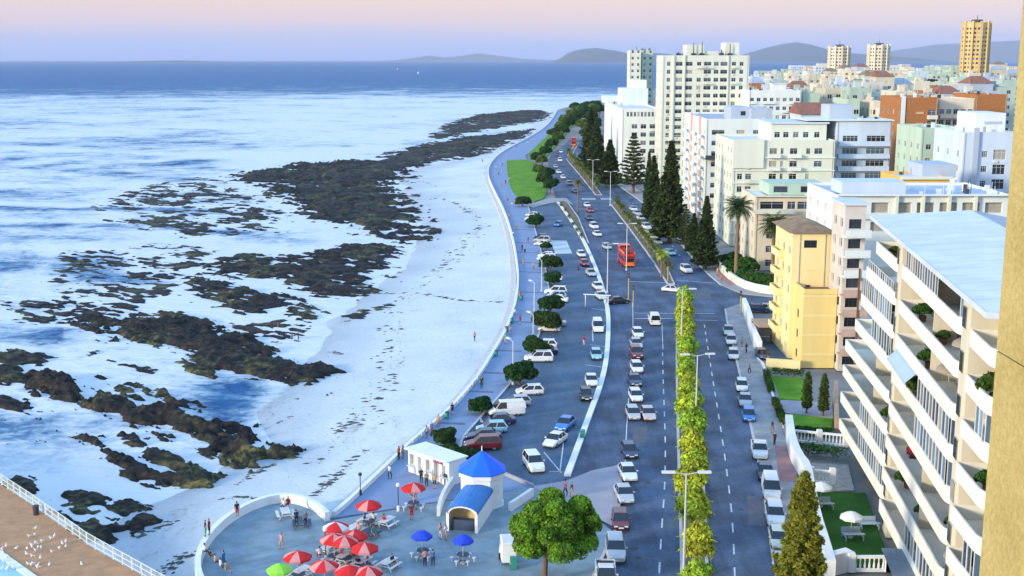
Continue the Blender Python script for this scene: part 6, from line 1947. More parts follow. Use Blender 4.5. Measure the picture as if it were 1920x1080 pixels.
def joined_car(kind):
    if kind in JOINED: return JOINED[kind]
    c = car_parts(kind)
    b = MB()
    def add(me, off, mi, rx=None):
        base = len(b.v)
        for v in me.vertices: b.v.append((v.co.x + off[0], v.co.y + off[1], v.co.z + off[2]))
        for p in me.polygons: b.f.append([base + i for i in p.vertices]); b.m.append(mi)
    add(c['body'], (0, 0, 0), 0); add(c['glass'], (0, 0, 0), 1); add(c['roof'], (0, 0, 0), 0)
    for sx in (-1, 1):
        for y in (c['h'] * -.58, c['h'] * .62): add(c['tyre'], (sx * (c['w'] - .1), y, c['wr']), 2)
        add(c['head'], (sx * c['w'] * .6, c['h'] - .13, c['zb'] - .26), 3); add(c['tail'], (sx * c['w'] * .75, -c['h'] + .02, c['zs'] - .25), 4)
    JOINED[kind] = b.mesh('car', [PAINT['white'], M_CGLASS, M_TYRE, M_HEAD, M_TAIL])
    return JOINED[kind]
def car(px, py, head, kind, colour, label, group, far=False, loc=None):
    """head: degrees, 0 = pointing away from the camera, 180 = towards it"""
    if loc is None: x, y = G(px, py, .65)
    else: x, y = loc
    m = PAINT[colour]
    name = {'pickup': 'pickup_truck', 'van': 'van'}.get(kind, 'car')
    if far or y > 262:
        o = put(joined_car(kind), 'parked_' + name if 'park' in group else name, None, (x, y, .006), R(-head)); own_mat(o, m)
        return tag(o, label, 'car' if name == 'car' else name.replace('_truck', ''), group)
    c = car_parts(kind)
    root = empty(name, (x, y, .006), R(-head)); tag(root, label, 'car' if name == 'car' else name.replace('_truck', ''), group)
    own_mat(put(c['body'], 'body', root), m); put(c['glass'], 'window_glass', root); own_mat(put(c['roof'], 'roof', root), m)
    for sx in (-1, 1):
        for yy in (c['h'] * -.58, c['h'] * .62):
            w = put(c['tyre'], 'wheel', root, (sx * (c['w'] - .10), yy, c['wr'])); put(c['rim'], 'rim', w)
        put(c['head'], 'headlight', root, (sx * c['w'] * .6, c['h'] - .13, c['zb'] - .26)); put(c['tail'], 'tail_light', root, (sx * c['w'] * .75, -c['h'] + .02, c['zs'] - .25))
        own_mat(put(c['mirror'], 'side_mirror', root, (sx * (c['w'] + .06), c['fb'] - .25, c['zs'] + .08)), m)
    put(c['plate'], 'number_plate', root, (0, c['h'] - .01, .5)); put(c['plate'], 'number_plate', root, (0, -c['h'] + .0, .62))
    return root
# --- kerbside queue on the left carriageway, listed from far to near
Q = [(1196, 624, 'hatchback', 'white'), (1193, 643, 'sedan', 'silver'), (1193, 662, 'SUV', 'dark red'), (1194, 688, 'hatchback', 'white'), (1190, 712, 'sedan', 'dark blue'), (1192, 741, 'hatchback', 'white'),
     (1187, 774, 'hatchback', 'silver'), (1180, 844, 'hatchback', 'dark blue'), (1177, 884, 'sedan', 'white'), (1170, 924, 'sedan', 'silver'), (1163, 974, 'hatchback', 'dark red'), (1154, 1030, 'SUV', 'silver'), (1136, 1078, 'pickup', 'white')]
for i, (px, py, k, c) in enumerate(Q):
    car(px, py, 180 - (4 if py > 800 else 2) + (6 if py > 960 else 0), k, c, f'{c} {k} in the left kerbside row, {ordw(len(Q) - i)} from the lower edge', 'cars parked along the left kerb')
car(1215, 774, 178, 'sedan', 'pink-grey', 'pinkish-silver sedan driving alongside the left kerbside row', 'cars on the road')
car(1227, 600, 1, 'van', 'white', 'white people carrier stopped alone at the stop line left of the palms', 'cars on the road')
car(1160, 563, 72, 'sedan', 'black', 'black sedan turning out of the car park gap', 'cars on the road')
car(1262, 541, 112, 'sedan', 'white', 'white sedan crossing at the junction by the median nose', 'cars on the road')
car(1287, 505, 172, 'SUV', 'white', 'white and dark four-wheel drive waiting at the junction on the right carriageway', 'cars on the road')
car(1257, 473, 165, 'hatchback', 'light blue', 'light blue hatchback behind the waiting four-wheel drive', 'cars on the road')
# --- right kerb
RR = [(1366, 619, 'sedan', 'silver'), (1371, 637, 'hatchback', 'white'), (1375, 664, 'hatchback', 'white'), (1391, 722, 'hatchback', 'white'), (1397, 749, 'sedan', 'silver'), (1404, 777, 'hatchback', 'blue'), (1424, 843, 'pickup', 'white'), (1435, 883, 'sedan', 'dark blue'),
      (1446, 916, 'van', 'white'), (1453, 966, 'SUV', 'white'), (1460, 1008, 'hatchback', 'pale green'), (1467, 1056, 'sedan', 'silver')]
for i, (px, py, k, c) in enumerate(RR):
    car(px, py, 188, k, c, f'{c} {k} parked at the right kerb, {ordw(i + 1)} from the junction', 'cars parked along the right kerb')
# --- divider side of the car park, from far to near
DV = [(1090, 476, 'hatchback', 'white'), (1096, 493, 'hatchback', 'red'), (1108, 511, 'sedan', 'silver'), (1121, 536, 'sedan', 'white'), (1127, 554, 'sedan', 'pale green'), (1121, 613, 'van', 'white'), (1118, 664, 'hatchback', 'light blue'), (1109, 712, 'sedan', 'white'), (1099, 739, 'hatchback', 'black'),
      (1060, 793, 'sedan', 'blue'), (1041, 823, 'sedan', 'white'), (1001, 868, 'SUV', 'white')]
for i, (px, py, k, c) in enumerate(DV):
    hd = {9: 200, 10: 205, 11: 168}.get(i, 172 if i < 5 else 180)
    car(px, py, hd, k, c, f'{c} {k} along the car park divider, {ordw(len(DV) - i)} from the kiosk', 'cars in the car park by the divider')
# --- nose-in bays on the promenade side
BY = [(905, 832, 'SUV', 'dark red', 262), (906, 815, 'sedan', 'dark blue', 262), (922, 801, 'hatchback', 'light blue', 262), (934, 786, 'sedan', 'dark blue', 260), (950, 769, 'van', 'white', 260), (968, 752, 'hatchback', 'silver', 260), (993, 731, 'hatchback', 'white', 264),
      (1010, 670, 'SUV', 'white', 270), (1020, 656, 'sedan', 'dark blue', 272), (1022, 645, 'hatchback', 'white', 272), (1030, 614, 'hatchback', 'white', 275), (1038, 604, 'sedan', 'silver', 275), (1044, 560, 'sedan', 'white', 278), (1044, 553, 'hatchback', 'light blue', 278), (1042, 546, 'SUV', 'white', 278),
      (1038, 520, 'hatchback', 'white', 280), (1026, 484, 'SUV', 'white', 282), (1024, 478, 'hatchback', 'white', 282), (1018, 456, 'sedan', 'white', 284), (1016, 450, 'SUV', 'silver', 284), (1014, 444, 'hatchback', 'dark blue', 284), (1000, 410, 'van', 'white', 286), (998, 402, 'hatchback', 'white', 286)]
for i, (px, py, k, c, hd) in enumerate(BY):
    car(px, py, hd, k, c, f'{c} {k} nose-in to the promenade, {ordw(i + 1)} along the bays from the kiosk', 'cars in the promenade parking bays')
car(1047, 420, 200, 'hatchback', 'blue', 'small blue hatchback driving at the far head of the car park', 'cars in the car park by the divider')
# --- far traffic
FT = [(1106, 394, 'hatchback', 'red', 172), (1101, 384, 'hatchback', 'white', 172), (1104, 408, 'sedan', 'dark blue', 172), (1114, 424, 'SUV', 'white', 170), (1120, 438, 'sedan', 'white', 170), (1138, 462, 'hatchback', 'silver', 168), (1078, 358, 'sedan', 'black', 170), (1068, 344, 'SUV', 'grey', 170), (1056, 332, 'hatchback', 'white', 172), (1048, 322, 'sedan', 'white', 172),
      (1042, 312, 'hatchback', 'silver', 174), (1050, 300, 'SUV', 'white', 176), (1044, 290, 'hatchback', 'dark red', 176), (1052, 284, 'sedan', 'white', 178)]
for i, (px, py, k, c, hd) in enumerate(FT):
    car(px, py, hd, k, c, f'{c} {k} in the distant left carriageway, {ordw(i + 1)} counting away', 'cars in the far traffic', far=True)
FR = [(1232, 452, 'sedan', 'silver'), (1226, 443, 'hatchback', 'white'), (1219, 434, 'sedan', 'white'), (1212, 425, 'SUV', 'white'), (1202, 408, 'hatchback', 'white'), (1195, 399, 'sedan', 'silver'), (1188, 391, 'hatchback', 'white'), (1138, 336, 'van', 'white'), (1126, 326, 'sedan', 'light blue'), (1108, 306, 'hatchback', 'white'), (1084, 292, 'sedan', 'silver')]
for i, (px, py, k, c) in enumerate(FR):
    car(px, py, 168, k, c, f'{c} {k} at the right pavement, {ordw(i + 1)} beyond the junction', 'cars parked far along the right pavement', far=True)
for i, (px, py, c, hd, lab) in enumerate([(1424, 578, 'dark blue', 100, 'dark blue car in the side street beside the yellow flats'), (1445, 577, 'silver', 98, 'silver car in the side street nearest the yellow flats'), (1429, 664, 'dark blue', 178, 'dark car in the yard of the yellow flats')]):
    car(px, py, hd, 'hatchback', c, lab, 'cars in the side street')
# --- red open-top bus
def bus(px, py, head, label, L=9.5):
    x, y = G(px, py, 1.5)
    root = empty('double_decker_bus', (x, y, .006), R(-head)); tag(root, label, 'bus', 'red buses')
    h, w = L / 2, 1.2
    M_BUS = mat('bus_red', (.62, .035, .015), .35, .08, 1, coat=.4, coords='obj')
    b = MB(); b.bx(-w, w, -h, h, .45, 2.35); b.bx(-w, w, -h, h * .99, 2.62, 3.15); b.build('body', [M_BUS], root)
    b = MB(); b.bx(-w + .02, w - .02, -h + .03, h - .02, 2.351, 2.619); b.bx(-w - .01, w + .01, -h + .6, h - 1.4, 1.35, 2.2); b.bx(-w + .15, w - .15, h - .4, h + .012, 1.15, 2.25); b.bx(-w + .15, w - .15, -h - .012, -h + .2, 1.4, 2.2); b.build('window_band', [M_CGLASS], root)
    b = MB(); b.bx(-w + .1, w - .1, -h + .1, h - .12, 3.05, 3.155 ); b.build('upper_deck', [M_TRIM], root)
    b = MB(); b.bx(-w, w, h * .35, h * .99, 3.2, 4.25); b.build('front_canopy', [M_BUS], root)
    b = MB(); b.bx(-w + .1, w - .1, h * .35 - .01, h * .99 + .012, 3.35, 4.0); b.build('canopy_glass', [M_CGLASS], root)
    for sx in (-1, 1):
        b = MB(); b.bx(sx * w - .04, sx * w + .04, -h, h * .34, 3.16, 3.55); b.build('deck_rail', [mat('bus_orange', (.80, .20, .02), .4, .08, 1, coords='obj')], root)
        for yy in (-h * .55, h * .62):
            t = MB(); t.M = Matrix.Rotation(R(90), 4, 'Y'); t.lathe([(0, -.14), (.48, -.14), (.48, .14), (0, .14)], (0, 0, 0), 14); t.build('wheel', [M_TYRE], root, loc=(sx * (w - .1), yy, .48))
        put(car_parts('van')['head'], 'headlight', root, (sx * .85, h, .8)); put(car_parts('van')['tail'], 'tail_light', root, (sx * .95, -h, 1.0))
    b = MB(); b.bx(-w + .1, w - .1, -h - .02, -h + .05, .5, 1.25); b.build('rear_panel', [mat('bus_orange', (.80, .20, .02), .4)], root)
    for k in range(6):
        for sx in (-.6, .6):
            b = MB(); yy = -h + .9 + k * .95; b.bx(sx - .42, sx + .42, yy, yy + .4, 3.156, 3.5); b.bx(sx - .42, sx + .42, yy - .08, yy - .001, 3.156, 3.9); b.build('seat', [mat('bus_seat', (.30, .05, .05), .8)], root)
bus(1174, 484, -4, 'red open-top double-decker bus on the left carriageway')
bus(1076, 268, 4, 'distant red bus on the far road among the trees')

# =================================================================== STREET FURNITURE, KIOSKS, GARDENS
M_POLE = mat('galvanised_pole', (.55, .57, .58), .5, .08, 2, metal=.2)
M_YPOLE = mat('yellow_pole', (.62, .46, .06), .6, .1, 2)
M_BLUE = mat('kiosk_roof_blue', (.012, .13, .78), .5, .12, 1.2)
M_BLUE2 = mat('kiosk_vault_blue', (.02, .17, .46), .55, .14, 1.2)
M_REDC = mat('parasol_red', (.66, .022, .022), .8, .1, 2, coords='obj', trans=.12)
M_WHC = mat('parasol_white', (.78, .76, .72), .8, .06, 2, coords='obj', trans=.12)
M_PINKC = mat('parasol_pale_red', (.72, .30, .28), .8, .08, 2, coords='obj', trans=.12)
M_BLUEC = mat('parasol_blue', (.02, .07, .62), .8, .1, 2, coords='obj', trans=.12)
M_LIMEC = mat('parasol_lime', (.30, .68, .07), .8, .1, 2, coords='obj', trans=.12)
M_TABW = mat('table_white', (.66, .67, .66), .75, .08, 2, coords='obj')
M_TABB = mat('table_blue', (.045, .07, .12), .7, .15, 2, coords='obj')
M_TEAL = mat('teal_paint', (.03, .26, .20), .6, .1, 2)

def lamp(px, pytop, h, label, arms=2, base_z=.16, ang=0.0, group='tall street lamps'):
    x, y = G(px, pytop, h)
    root = empty('street_lamp', (x, y, base_z), ang); tag(root, label, 'street lamp', group)
    b = MB(); hh = h - base_z; b.tube((0, 0, 0), (0, 0, hh), .13, .07, 8); b.build('pole', M_POLE, root)
    b = MB(); b.lathe([(.22, 0), (.22, .35), (.14, .45)], (0, 0, 0), 8); b.build('base', M_POLE, root)
    for s in ((-1, 1) if arms == 2 else (1,)):
        b = MB(); b.tube((0, 0, hh - .1), (s * 1.0, 0, hh + .12), .05, .04, 6); b.build('arm', M_POLE, root)
        b = MB(); b.box((s * 1.55, 0, hh + .14), (1.15, .34, .16), 0); b.box((s * 1.55, 0, hh + .05), (.9, .26, .03), 0); b.build('lamp_head', mat('lamp_housing', (.66, .67, .66), .5, .05, 2), root)
lamp(1287, 888, 11, 'near double-armed street lamp in front of the median palms')
lamp(1308, 666, 11, 'double-armed street lamp midway along the near palm median', ang=.1)
lamp(1280, 543, 11, 'double-armed street lamp at the junction nose of the near median')
lamp(1140, 458, 10, 'single street lamp with a round head beside the red bus', 1)
lamp(1176, 420, 10.5, 'street lamp at the middle of the second median', 2)
lamp(1254, 372, 11, 'street lamp in front of the tallest pine', 2)
lamp(1112, 300, 11, 'street lamp far up the road by the bushy pine', 2)
lamp(1145, 322, 11, 'street lamp on the pavement near the open tiered pine', 2)
for i, (px, py) in enumerate([(1002, 530), (1016, 488), (1000, 590), (962, 640)]):
    lamp(px, py, 6.5, f'slim white promenade lamp, {ordw(i + 1)} of those beside the parking bays', 1, .12, 2.0, 'slim promenade lamps')
# traffic signals at the junction
def signal(px, py, label, col=None, h=3.6):
    x, y = G(px, py); root = empty('traffic_signal', (x, y, .1)); tag(root, label, 'traffic light', 'traffic signals at the junction')
    b = MB(); b.tube((0, 0, 0), (0, 0, h), .08, .07, 8); b.build('post', col or M_YPOLE, root)
    b = MB(); b.box((0, -.05, h + .1), (.34, .28, 1.0)); hd = b.build('signal_head', M_DARK, root)
    for k, c in enumerate(((.25, .02, .01), (.28, .16, .01), (.01, .12, .05))):
        b = MB(); b.M = Matrix.Translation((0, -.2, h + .42 - .32 * k)) @ Matrix.Rotation(R(90), 4, 'X'); b.lathe([(0, .03), (.11, .02), (.11, -.02)], (0, 0, 0), 10); b.build('lens', mat('signal_lens_%d' % k, c, .3), hd)
signal(1178, 562, 'yellow-posted traffic signal at the end of the divider kerb', h=4.6)
signal(1187, 576, 'second yellow-posted signal just below the first one')
signal(1252, 528, 'traffic signal on the nose of the middle median')
signal(1388, 588, 'traffic signal at the corner of the side street')
# white overhead gantry sign beside the gap in the divider
x, y = G(1140, 577); root = empty('height_barrier', (x, y, .02)); tag(root, 'white height barrier bar over the car park gap', 'barrier')
b = MB(); b.tube((0, 0, 0), (0, 0, 2.4), .09, n=8); b.tube((-4.2, 1.0, 0), (-4.2, 1.0, 2.4), .09, n=8); b.build('post', M_WHITE, root)
b = MB(); b.tube((-4.6, 1.1, 2.35), (.5, -.1, 2.35), .09, n=6); b.build('bar', M_WHITE, root)

# ---- blue-roofed kiosk
def kiosk():
    cx, cy = G(904, 944); fx, fy = G(866, 1000)
    root = empty('round_kiosk', (cx, cy, .12)); tag(root, 'white octagonal kiosk with a bright blue pointed roof and vaulted blue entrance', 'kiosk')
    r = 2.35; hh = 3.75; n = 8; a0 = math.pi / 8
    b = MB(); b.lathe([(r * 1.04, 0), (r, .05), (r, hh)], (0, 0, 0), n, a0=a0); b.build('wall', M_WHITE, root)
    b = MB(); b.lathe([(r + .2, hh - .55), (r + .2, hh - .02), (r * .9, hh - .02)], (0, 0, 0), n, a0=a0); b.build('eaves_band', M_WHITE, root)
    b = MB(); ap = (0, 0, hh + 2.0)
    P = [((r + .32) * math.cos(a0 + i * math.pi / 4), (r + .32) * math.sin(a0 + i * math.pi / 4), hh) for i in range(8)]
    for i in range(8):
        bb = MB(); bb.face([P[i], P[(i + 1) % 8], ap]); bb.face([P[i], (P[i][0], P[i][1], hh - .1), (P[(i + 1) % 8][0], P[(i + 1) % 8][1], hh - .1), P[(i + 1) % 8]]); bb.build('roof_panel', M_BLUE, root)
    b = MB(); b.lathe([(0, .5), (.05, .45), (.06, -.1)], ap, 6); b.build('finial', M_WHITE, root)
    # entrance wing with barrel vault, towards the plaza
    d = Vector((fx - cx, fy - cy, 0)); L = d.length; d.normalize(); s = Vector((-d.y, d.x, 0)); w = 1.6; hw = 1.95
    def P3(t, u, z): q = d * t + s * u; return (q.x, q.y, z)
    wl_ = MB()
    for u in (-w, w):
        wl_.face([P3(r * .8, u, 0), P3(L, u, 0), P3(L, u, hw), P3(r * .8, u, hw)]); wl_.face([P3(r * .8, u * .9, 0), P3(L, u * .9, 0), P3(L, u * .9, hw), P3(r * .8, u * .9, hw)])
        wl_.face([P3(L, u, 0), P3(L, u * .82, 0), P3(L, u * .82, hw), P3(L, u, hw)])
    K = 10
    arc = [(w * math.cos(math.pi * k / K), hw + .8 * math.sin(math.pi * k / K)) for k in range(K + 1)]
    ia = [(w * .82 * math.cos(math.pi * k / K), hw - .15 + .72 * math.sin(math.pi * k / K)) for k in range(K + 1)]
    for k in range(K):
        wl_.face([P3(L, arc[k][0], arc[k][1]), P3(L, arc[k + 1][0], arc[k + 1][1]), P3(L, ia[k + 1][0], ia[k + 1][1]), P3(L, ia[k][0], ia[k][1])])
    wl_.build('entrance_wall', M_WHITE, root)
    v = MB()
    for k in range(K):
        A, B = arc[k], arc[k + 1]
        v.face([P3(r * .75, A[0] * 1.04, A[1] + .03), P3(L + .25, A[0] * 1.04, A[1] + .03), P3(L + .25, B[0] * 1.04, B[1] + .03), P3(r * .75, B[0] * 1.04, B[1] + .03)])
    v.build('vault_roof', M_BLUE2, root, smooth=True)
    inn = MB(); inn.face([P3(L - 1.6, -w * .9, 0), P3(L - 1.6, w * .9, 0), P3(L - 1.6, w * .9, hw + .5), P3(L - 1.6, -w * .9, hw + .5)]); inn.build('shop_back', mat('kiosk_inside_lit', (.66, .46, .20), .8, .1, 1), root)  # warm light of the interior is put into the back wall's colour
    c = MB(); q = P3(L - .7, 0, .55); c.box((q[0], q[1], .55), (.6, 2.2, 1.1), 0, math.atan2(d.y, d.x)); c.build('counter', M_TABB, root)
    for (t, u, ww, hh2, z) in ((r + .3, w, .5, .5, 1.6),):
        pass
    for a in (a0 + math.pi / 8 * k for k in (-1, 13)):
        q = (r * .93 * math.cos(a), r * .93 * math.sin(a))
        put(window_mesh(.7, .9, 1, M_FRAME), 'window', root, (q[0] * 1.012, q[1] * 1.012, 2.0), a + math.pi / 2)
    # low curved side wall
    A = GP([(852, 905), (838, 925), (828, 945), (822, 968)], .12); b = MB(); b.ribbon([(p[0] - cx, p[1] - cy) for p in smooth_line(A, 1)], .35, 0, 1.0); b.build('side_wall', M_WHITE, root)
kiosk()
b = MB(); b.ribbon(GP([(956, 958), (998, 930)], .12), .4, .1, 1.0); tag(b.build('low_wall', M_WHITE), 'short white wall standing between the kiosk and the big tree', 'wall')
b = MB(); b.ribbon(smooth_line(GP([(866, 850), (930, 884), (1000, 914)], .12), 1), .25, .1, .5); tag(b.build('low_wall', M_SLIP), 'low pale kerb wall between the kiosk and the car park', 'wall')
# ---- row of white booths
def booths():
    A = Vector((*G(766, 884, .12), 0)); B = Vector((*G(842, 912, .12), 0))
    d = B - A; L = d.length; ang = math.atan2(d.y, d.x)
    root = empty('white_booths', (A.x, A.y, .12), ang); tag(root, 'long low white booth building beside the sea wall, with open hatches', 'building')
    mb = MB(); h = 2.75; f = Facade(mb, (0, 0, 0), 0, L, h)
    nb = 5; rects = [(L * (k + .15) / nb, L * (k + .82) / nb, .15 if k % 2 else .9, 2.2) for k in range(nb)]
    f.holes(rects, .5)
    mb.face([(L, 0, 0), (L, 2.6, 0), (L, 2.6, h), (L, 0, h)]); mb.face([(0, 2.6, 0), (0, 0, 0), (0, 0, h), (0, 2.6, h)]); mb.face([(L, 2.6, 0), (0, 2.6, 0), (0, 2.6, h), (L, 2.6, h)])
    mb.build('wall', M_WHITE, root)
    b = MB(); b.bx(-.15, L + .15, -.5, 2.75, h, h + .14); b.build('roof', M_WHITE, root)
    for k, r in enumerate(rects):
        b = MB(); b.bx(r[0], r[1], .42, .48, r[2], r[3]); b.build('hatch_board', [M_DARK, M_TABW, M_CONC, M_TEAL, M_TABW][k] if False else (M_TABW if k in (1, 4) else M_CONC), root)
        if k != 1:
            b = MB(); b.bx(r[0], r[1], -.45, 0, r[2] - .06, r[2]); b.build('shelf', M_TABW, root)
    b = MB(); b.bx(L * .62, L * .86, -.06, -.005, 2.22, 2.62); b.build('sign_board', mat('purple_sign', (.13, .05, .17), .6, .5, 2.5), root)
    for k in range(3):
        b = MB(); b.box((L * .65 + k * L * .07, -.066, 2.42), (L * .045, .006, .16)); b.build('sign_mark', mat('sign_pink', (.55, .22, .30), .6), root)
booths()
# white tall trailer by the tree, with a green bin
def trailer():
    x, y = G(952, 1050, .12); root = empty('service_cart', (x, y, .12), .12); tag(root, 'white upright service cart parked left of the big tree', 'cart')
    b = MB(); b.box((0, 0, 1.15), (1.35, 2.6, 1.7), 0, 0, .86); b.build('body', M_WHITE, root)
    b = MB(); b.box((0, 0, 2.08), (1.25, 2.4, .14), 0, 0, .9); b.build('lid', M_TABW, root)
    for sx in (-1, 1):
        b = MB(); b.M = Matrix.Translation((sx * .72, .3, .3)) @ Matrix.Rotation(R(90), 4, 'Y'); b.lathe([(0, -.08), (.3, -.08), (.3, .08), (0, .08)], (0, 0, 0), 12); b.build('wheel', M_TYRE, root)
    b = MB(); b.tube((0, -1.3, .5), (0, -2.1, .45), .05, n=6); b.build('drawbar', M_POLE, root)
trailer()
def wheelie_bin(px, py, m, label, ang=0.0):
    x, y = G(px, py, .12); root = empty('wheelie_bin', (x, y, .12), ang); tag(root, label, 'bin', 'bins')
    b = MB(); b.box((0, 0, .52), (.55, .55, .96), 0, 0, 1.12); b.build('body', m, root)
    b = MB(); b.box((0, 0, 1.04), (.66, .7, .08)); b.build('lid', m, root)
    for sx in (-1, 1):
        b = MB(); b.M = Matrix.Translation((sx * .27, .26, .12)) @ Matrix.Rotation(R(90), 4, 'Y'); b.lathe([(0, -.04), (.12, -.04), (.12, .04), (0, .04)], (0, 0, 0), 10); b.build('wheel', M_TYRE, root)
wheelie_bin(963, 1066, M_TEAL, 'green wheelie bin in front of the white service cart')
wheelie_bin(1092, 822, M_TEAL, 'teal bin at the lower end of the white divider')
wheelie_bin(838, 908, M_DARK, 'dark bin beside the white booths')

# ---- parasols and tables of the plaza
def parasol(px, py, cols, label, r=1.45, z=2.35, n=8, base=.12, group='plaza parasols', tilt=0.0, seed=0):
    x, y = G(px, py, z + .15)
    root = empty('parasol', (x, y, base), seed * .7); tag(root, label, 'parasol', group)
    b = MB(); b.tube((0, 0, 0), (0, 0, z + .45), .03, n=6); b.build('pole', M_POLE, root)
    b = MB(); b.lathe([(0, .0), (.28, 0), (.28, .12), (.05, .16)], (0, 0, 0), 10); b.build('base', M_CONC, root)
    ap = (0, 0, z + .55)
    for i in range(n):
        a, c = 2 * math.pi * i / n, 2 * math.pi * (i + 1) / n; m_ = (a + c) / 2
        p, q = (r * math.cos(a), r * math.sin(a), z), (r * math.cos(c), r * math.sin(c), z)
        k = (.93 * r * math.cos(m_), .93 * r * math.sin(m_), z + .02)
        h = (.5 * r * math.cos(m_), .5 * r * math.sin(m_), z + .34)
        pa = (.5 * r * math.cos(a), .5 * r * math.sin(a), z + .36); pc = (.5 * r * math.cos(c), .5 * r * math.sin(c), z + .36)
        bb = MB(); bb.face([ap, pa, h]); bb.face([ap, h, pc]); bb.face([pa, p, k, h]); bb.face([h, k, q, pc])
        bb.face([p, (p[0], p[1], p[2] - .2), (k[0], k[1], k[2] - .2), k]); bb.face([k, (k[0], k[1], k[2] - .2), (q[0], q[1], q[2] - .2), q])
        bb.build('canopy_panel', cols[i % len(cols)], root)
    return root
def round_table(x, y, label, seed=0):
    root = empty('round_table', (x, y, .12), seed); tag(root, label, 'table', 'round plaza tables')
    b = MB(); b.lathe([(0, .76), (.62, .76), (.62, .71), (0, .71)], (0, 0, 0), 14); b.build('table_top', M_TABB, root)
    b = MB(); b.tube((0, 0, 0), (0, 0, .71), .07, n=8); b.lathe([(0, .06), (.35, .05), (.36, 0)], (0, 0, 0), 10); b.build('pedestal', M_TABB, root)
    for k in range(6):
        a = k * math.pi / 3; s_ = MB(); q = (1.05 * math.cos(a), 1.05 * math.sin(a))
        s_.lathe([(0, .46), (.2, .45), (.2, .40), (.06, .38), (.06, 0)], (q[0], q[1], 0), 8); s_.build('stool', M_TABW, root)
def picnic(px, py, ang, m, label):
    x, y = G(px, py, .5); root = empty('picnic_table', (x, y, .12), ang); tag(root, label, 'picnic table', 'picnic tables on the plaza')
    for k in range(5):
        b = MB(); b.bx(-.42 + k * .17, -.42 + k * .17 + .155, -.95, .95, .72, .765); b.build('top_plank', m, root)
    for s in (-1, 1):
        for k in range(2):
            b = MB(); x0 = s * .78 - .15 + k * .155; b.bx(x0, x0 + .145, -.95, .95, .42, .46); b.build('seat_plank', m, root)
    for yy in (-.65, .65):
        for s in (-1, 1):
            b = MB(); b.tube((s * .72, yy, 0), (s * .25, yy, .72), .045, n=4); b.build('leg', m, root)
        b = MB(); b.bx(-.9, .9, yy - .04, yy + .04, .36, .42); b.build('cross_beam', m, root)
REDS = [(691, 947, [M_REDC, M_REDC, M_PINKC], 'red parasol nearest the sea wall, standing alone left of the plaza lamp'), (775, 914, [M_REDC, M_REDC, M_PINKC], 'red parasol right of the plaza lamp, closest to the booths'), (630, 988, [M_REDC, M_REDC, M_WHC], 'red and white parasol topmost in the crowded cluster'),
        (646, 1014, [M_REDC, M_PINKC], 'red parasol in the middle of the crowded cluster'), (684, 1027, [M_REDC, M_REDC, M_PINKC], 'red parasol at the right of the crowded cluster'), (558, 1043, [M_REDC, M_PINKC, M_REDC], 'red parasol at the left of the cluster, above the lime one'),
        (608, 1060, [M_REDC, M_PINKC], 'red and pink parasol at the lower edge between the lime one and the cluster'), (655, 1070, [M_REDC, M_REDC, M_PINKC], 'red parasol lowest of the cluster at the bottom edge'),
        (626, 1010, [M_REDC, M_PINKC], 'red parasol tucked at the left rim of the crowded cluster'), (664, 1004, [M_REDC, M_REDC, M_PINKC], 'red parasol tucked behind the middle of the cluster'), (690, 1072, [M_REDC, M_PINKC], 'red parasol at the bottom right of the cluster')]
for i, (px, py, c, lab) in enumerate(REDS):
    o = parasol(px, py, c, lab, r=1.30, seed=i)
    round_table(o.location.x, o.location.y + .001, lab.replace('parasol', 'parasol').split(',')[0] and 'dark round table under the ' + ' '.join(lab.split(',')[0].split()[:11]), i * .4)
for i, (px, py, lab) in enumerate([(791, 1004, 'blue parasol left of the kiosk entrance'), (868, 1012, 'blue parasol right in front of the kiosk entrance')]):
    o = parasol(px, py, [M_BLUEC], lab, r=1.0, z=2.3, seed=i, n=6 if i == 0 else 8); round_table(*G(px + (2 if i == 0 else 0), py + 32 , .6), 'dark round table with stools below the ' + lab, i)
parasol(524, 1067, [M_LIMEC], 'lime green parasol at the bottom edge of the plaza', r=1.15, n=6)
for i, (px, py, a, m, lab) in enumerate([(692, 975, -.5, M_TABW, 'white picnic table just below the lone red parasol'), (726, 980, -.5, M_TABW, 'white picnic table right of that below the lone red parasol'), (664, 993, -.5, M_TABW, 'white picnic table between the parasol cluster and the blue table'), (692, 1000, -.5, M_TABB, 'dark blue picnic table among the white ones'),
        (646, 1046, -.5, M_TABW, 'white picnic table under the middle of the cluster'), (682, 1056, -.5, M_TABW, 'white picnic table at the lower right of the cluster'), (729, 1058, -.5, M_TABW, 'white picnic table standing alone right of the cluster'), (566, 1074, -.5, M_TABW, 'white picnic table beside the lime parasol'),
        (535, 963, .3, M_TABW, 'white picnic table against the curved wall'), (566, 981, .2, M_TABB, 'dark picnic table by the inner corner of the sea wall'), (618, 1030, -.5, M_TABW, 'white picnic table at the left of the parasol cluster')]):
    picnic(px, py, a, m, lab)
def plaza_lamp(px, pyb, h, label, globe=True):
    x, y = G(px, pyb, .12); root = empty('plaza_lamp', (x, y, .12)); tag(root, label, 'lamp post', 'plaza lamps')
    b = MB(); b.tube((0, 0, .5), (0, 0, h - .25), .05, n=8); b.build('pole', M_DARK, root)
    b = MB(); b.lathe([(.16, 0), (.16, .5), (.06, .6)], (0, 0, 0), 8); b.build('base', M_WHITE if globe else M_DARK, root)
    b = MB(); b.lathe([(0, 0), (.16, .06), (.22, .22), (.16, .38), (0, .44)], (0, 0, h - .3), 10); b.build('globe', mat('lamp_globe', (.85, .85, .84), .3, .02, 2) if globe else M_DARK, root, smooth=True)
plaza_lamp(747, 958, 2.9, 'white globe lamp on a dark post in the middle of the plaza'); plaza_lamp(611, 1052, 3.2, 'white globe lamp beside the parasol cluster'); plaza_lamp(676, 928, 2.4, 'dark lamp post against the sea wall', False)
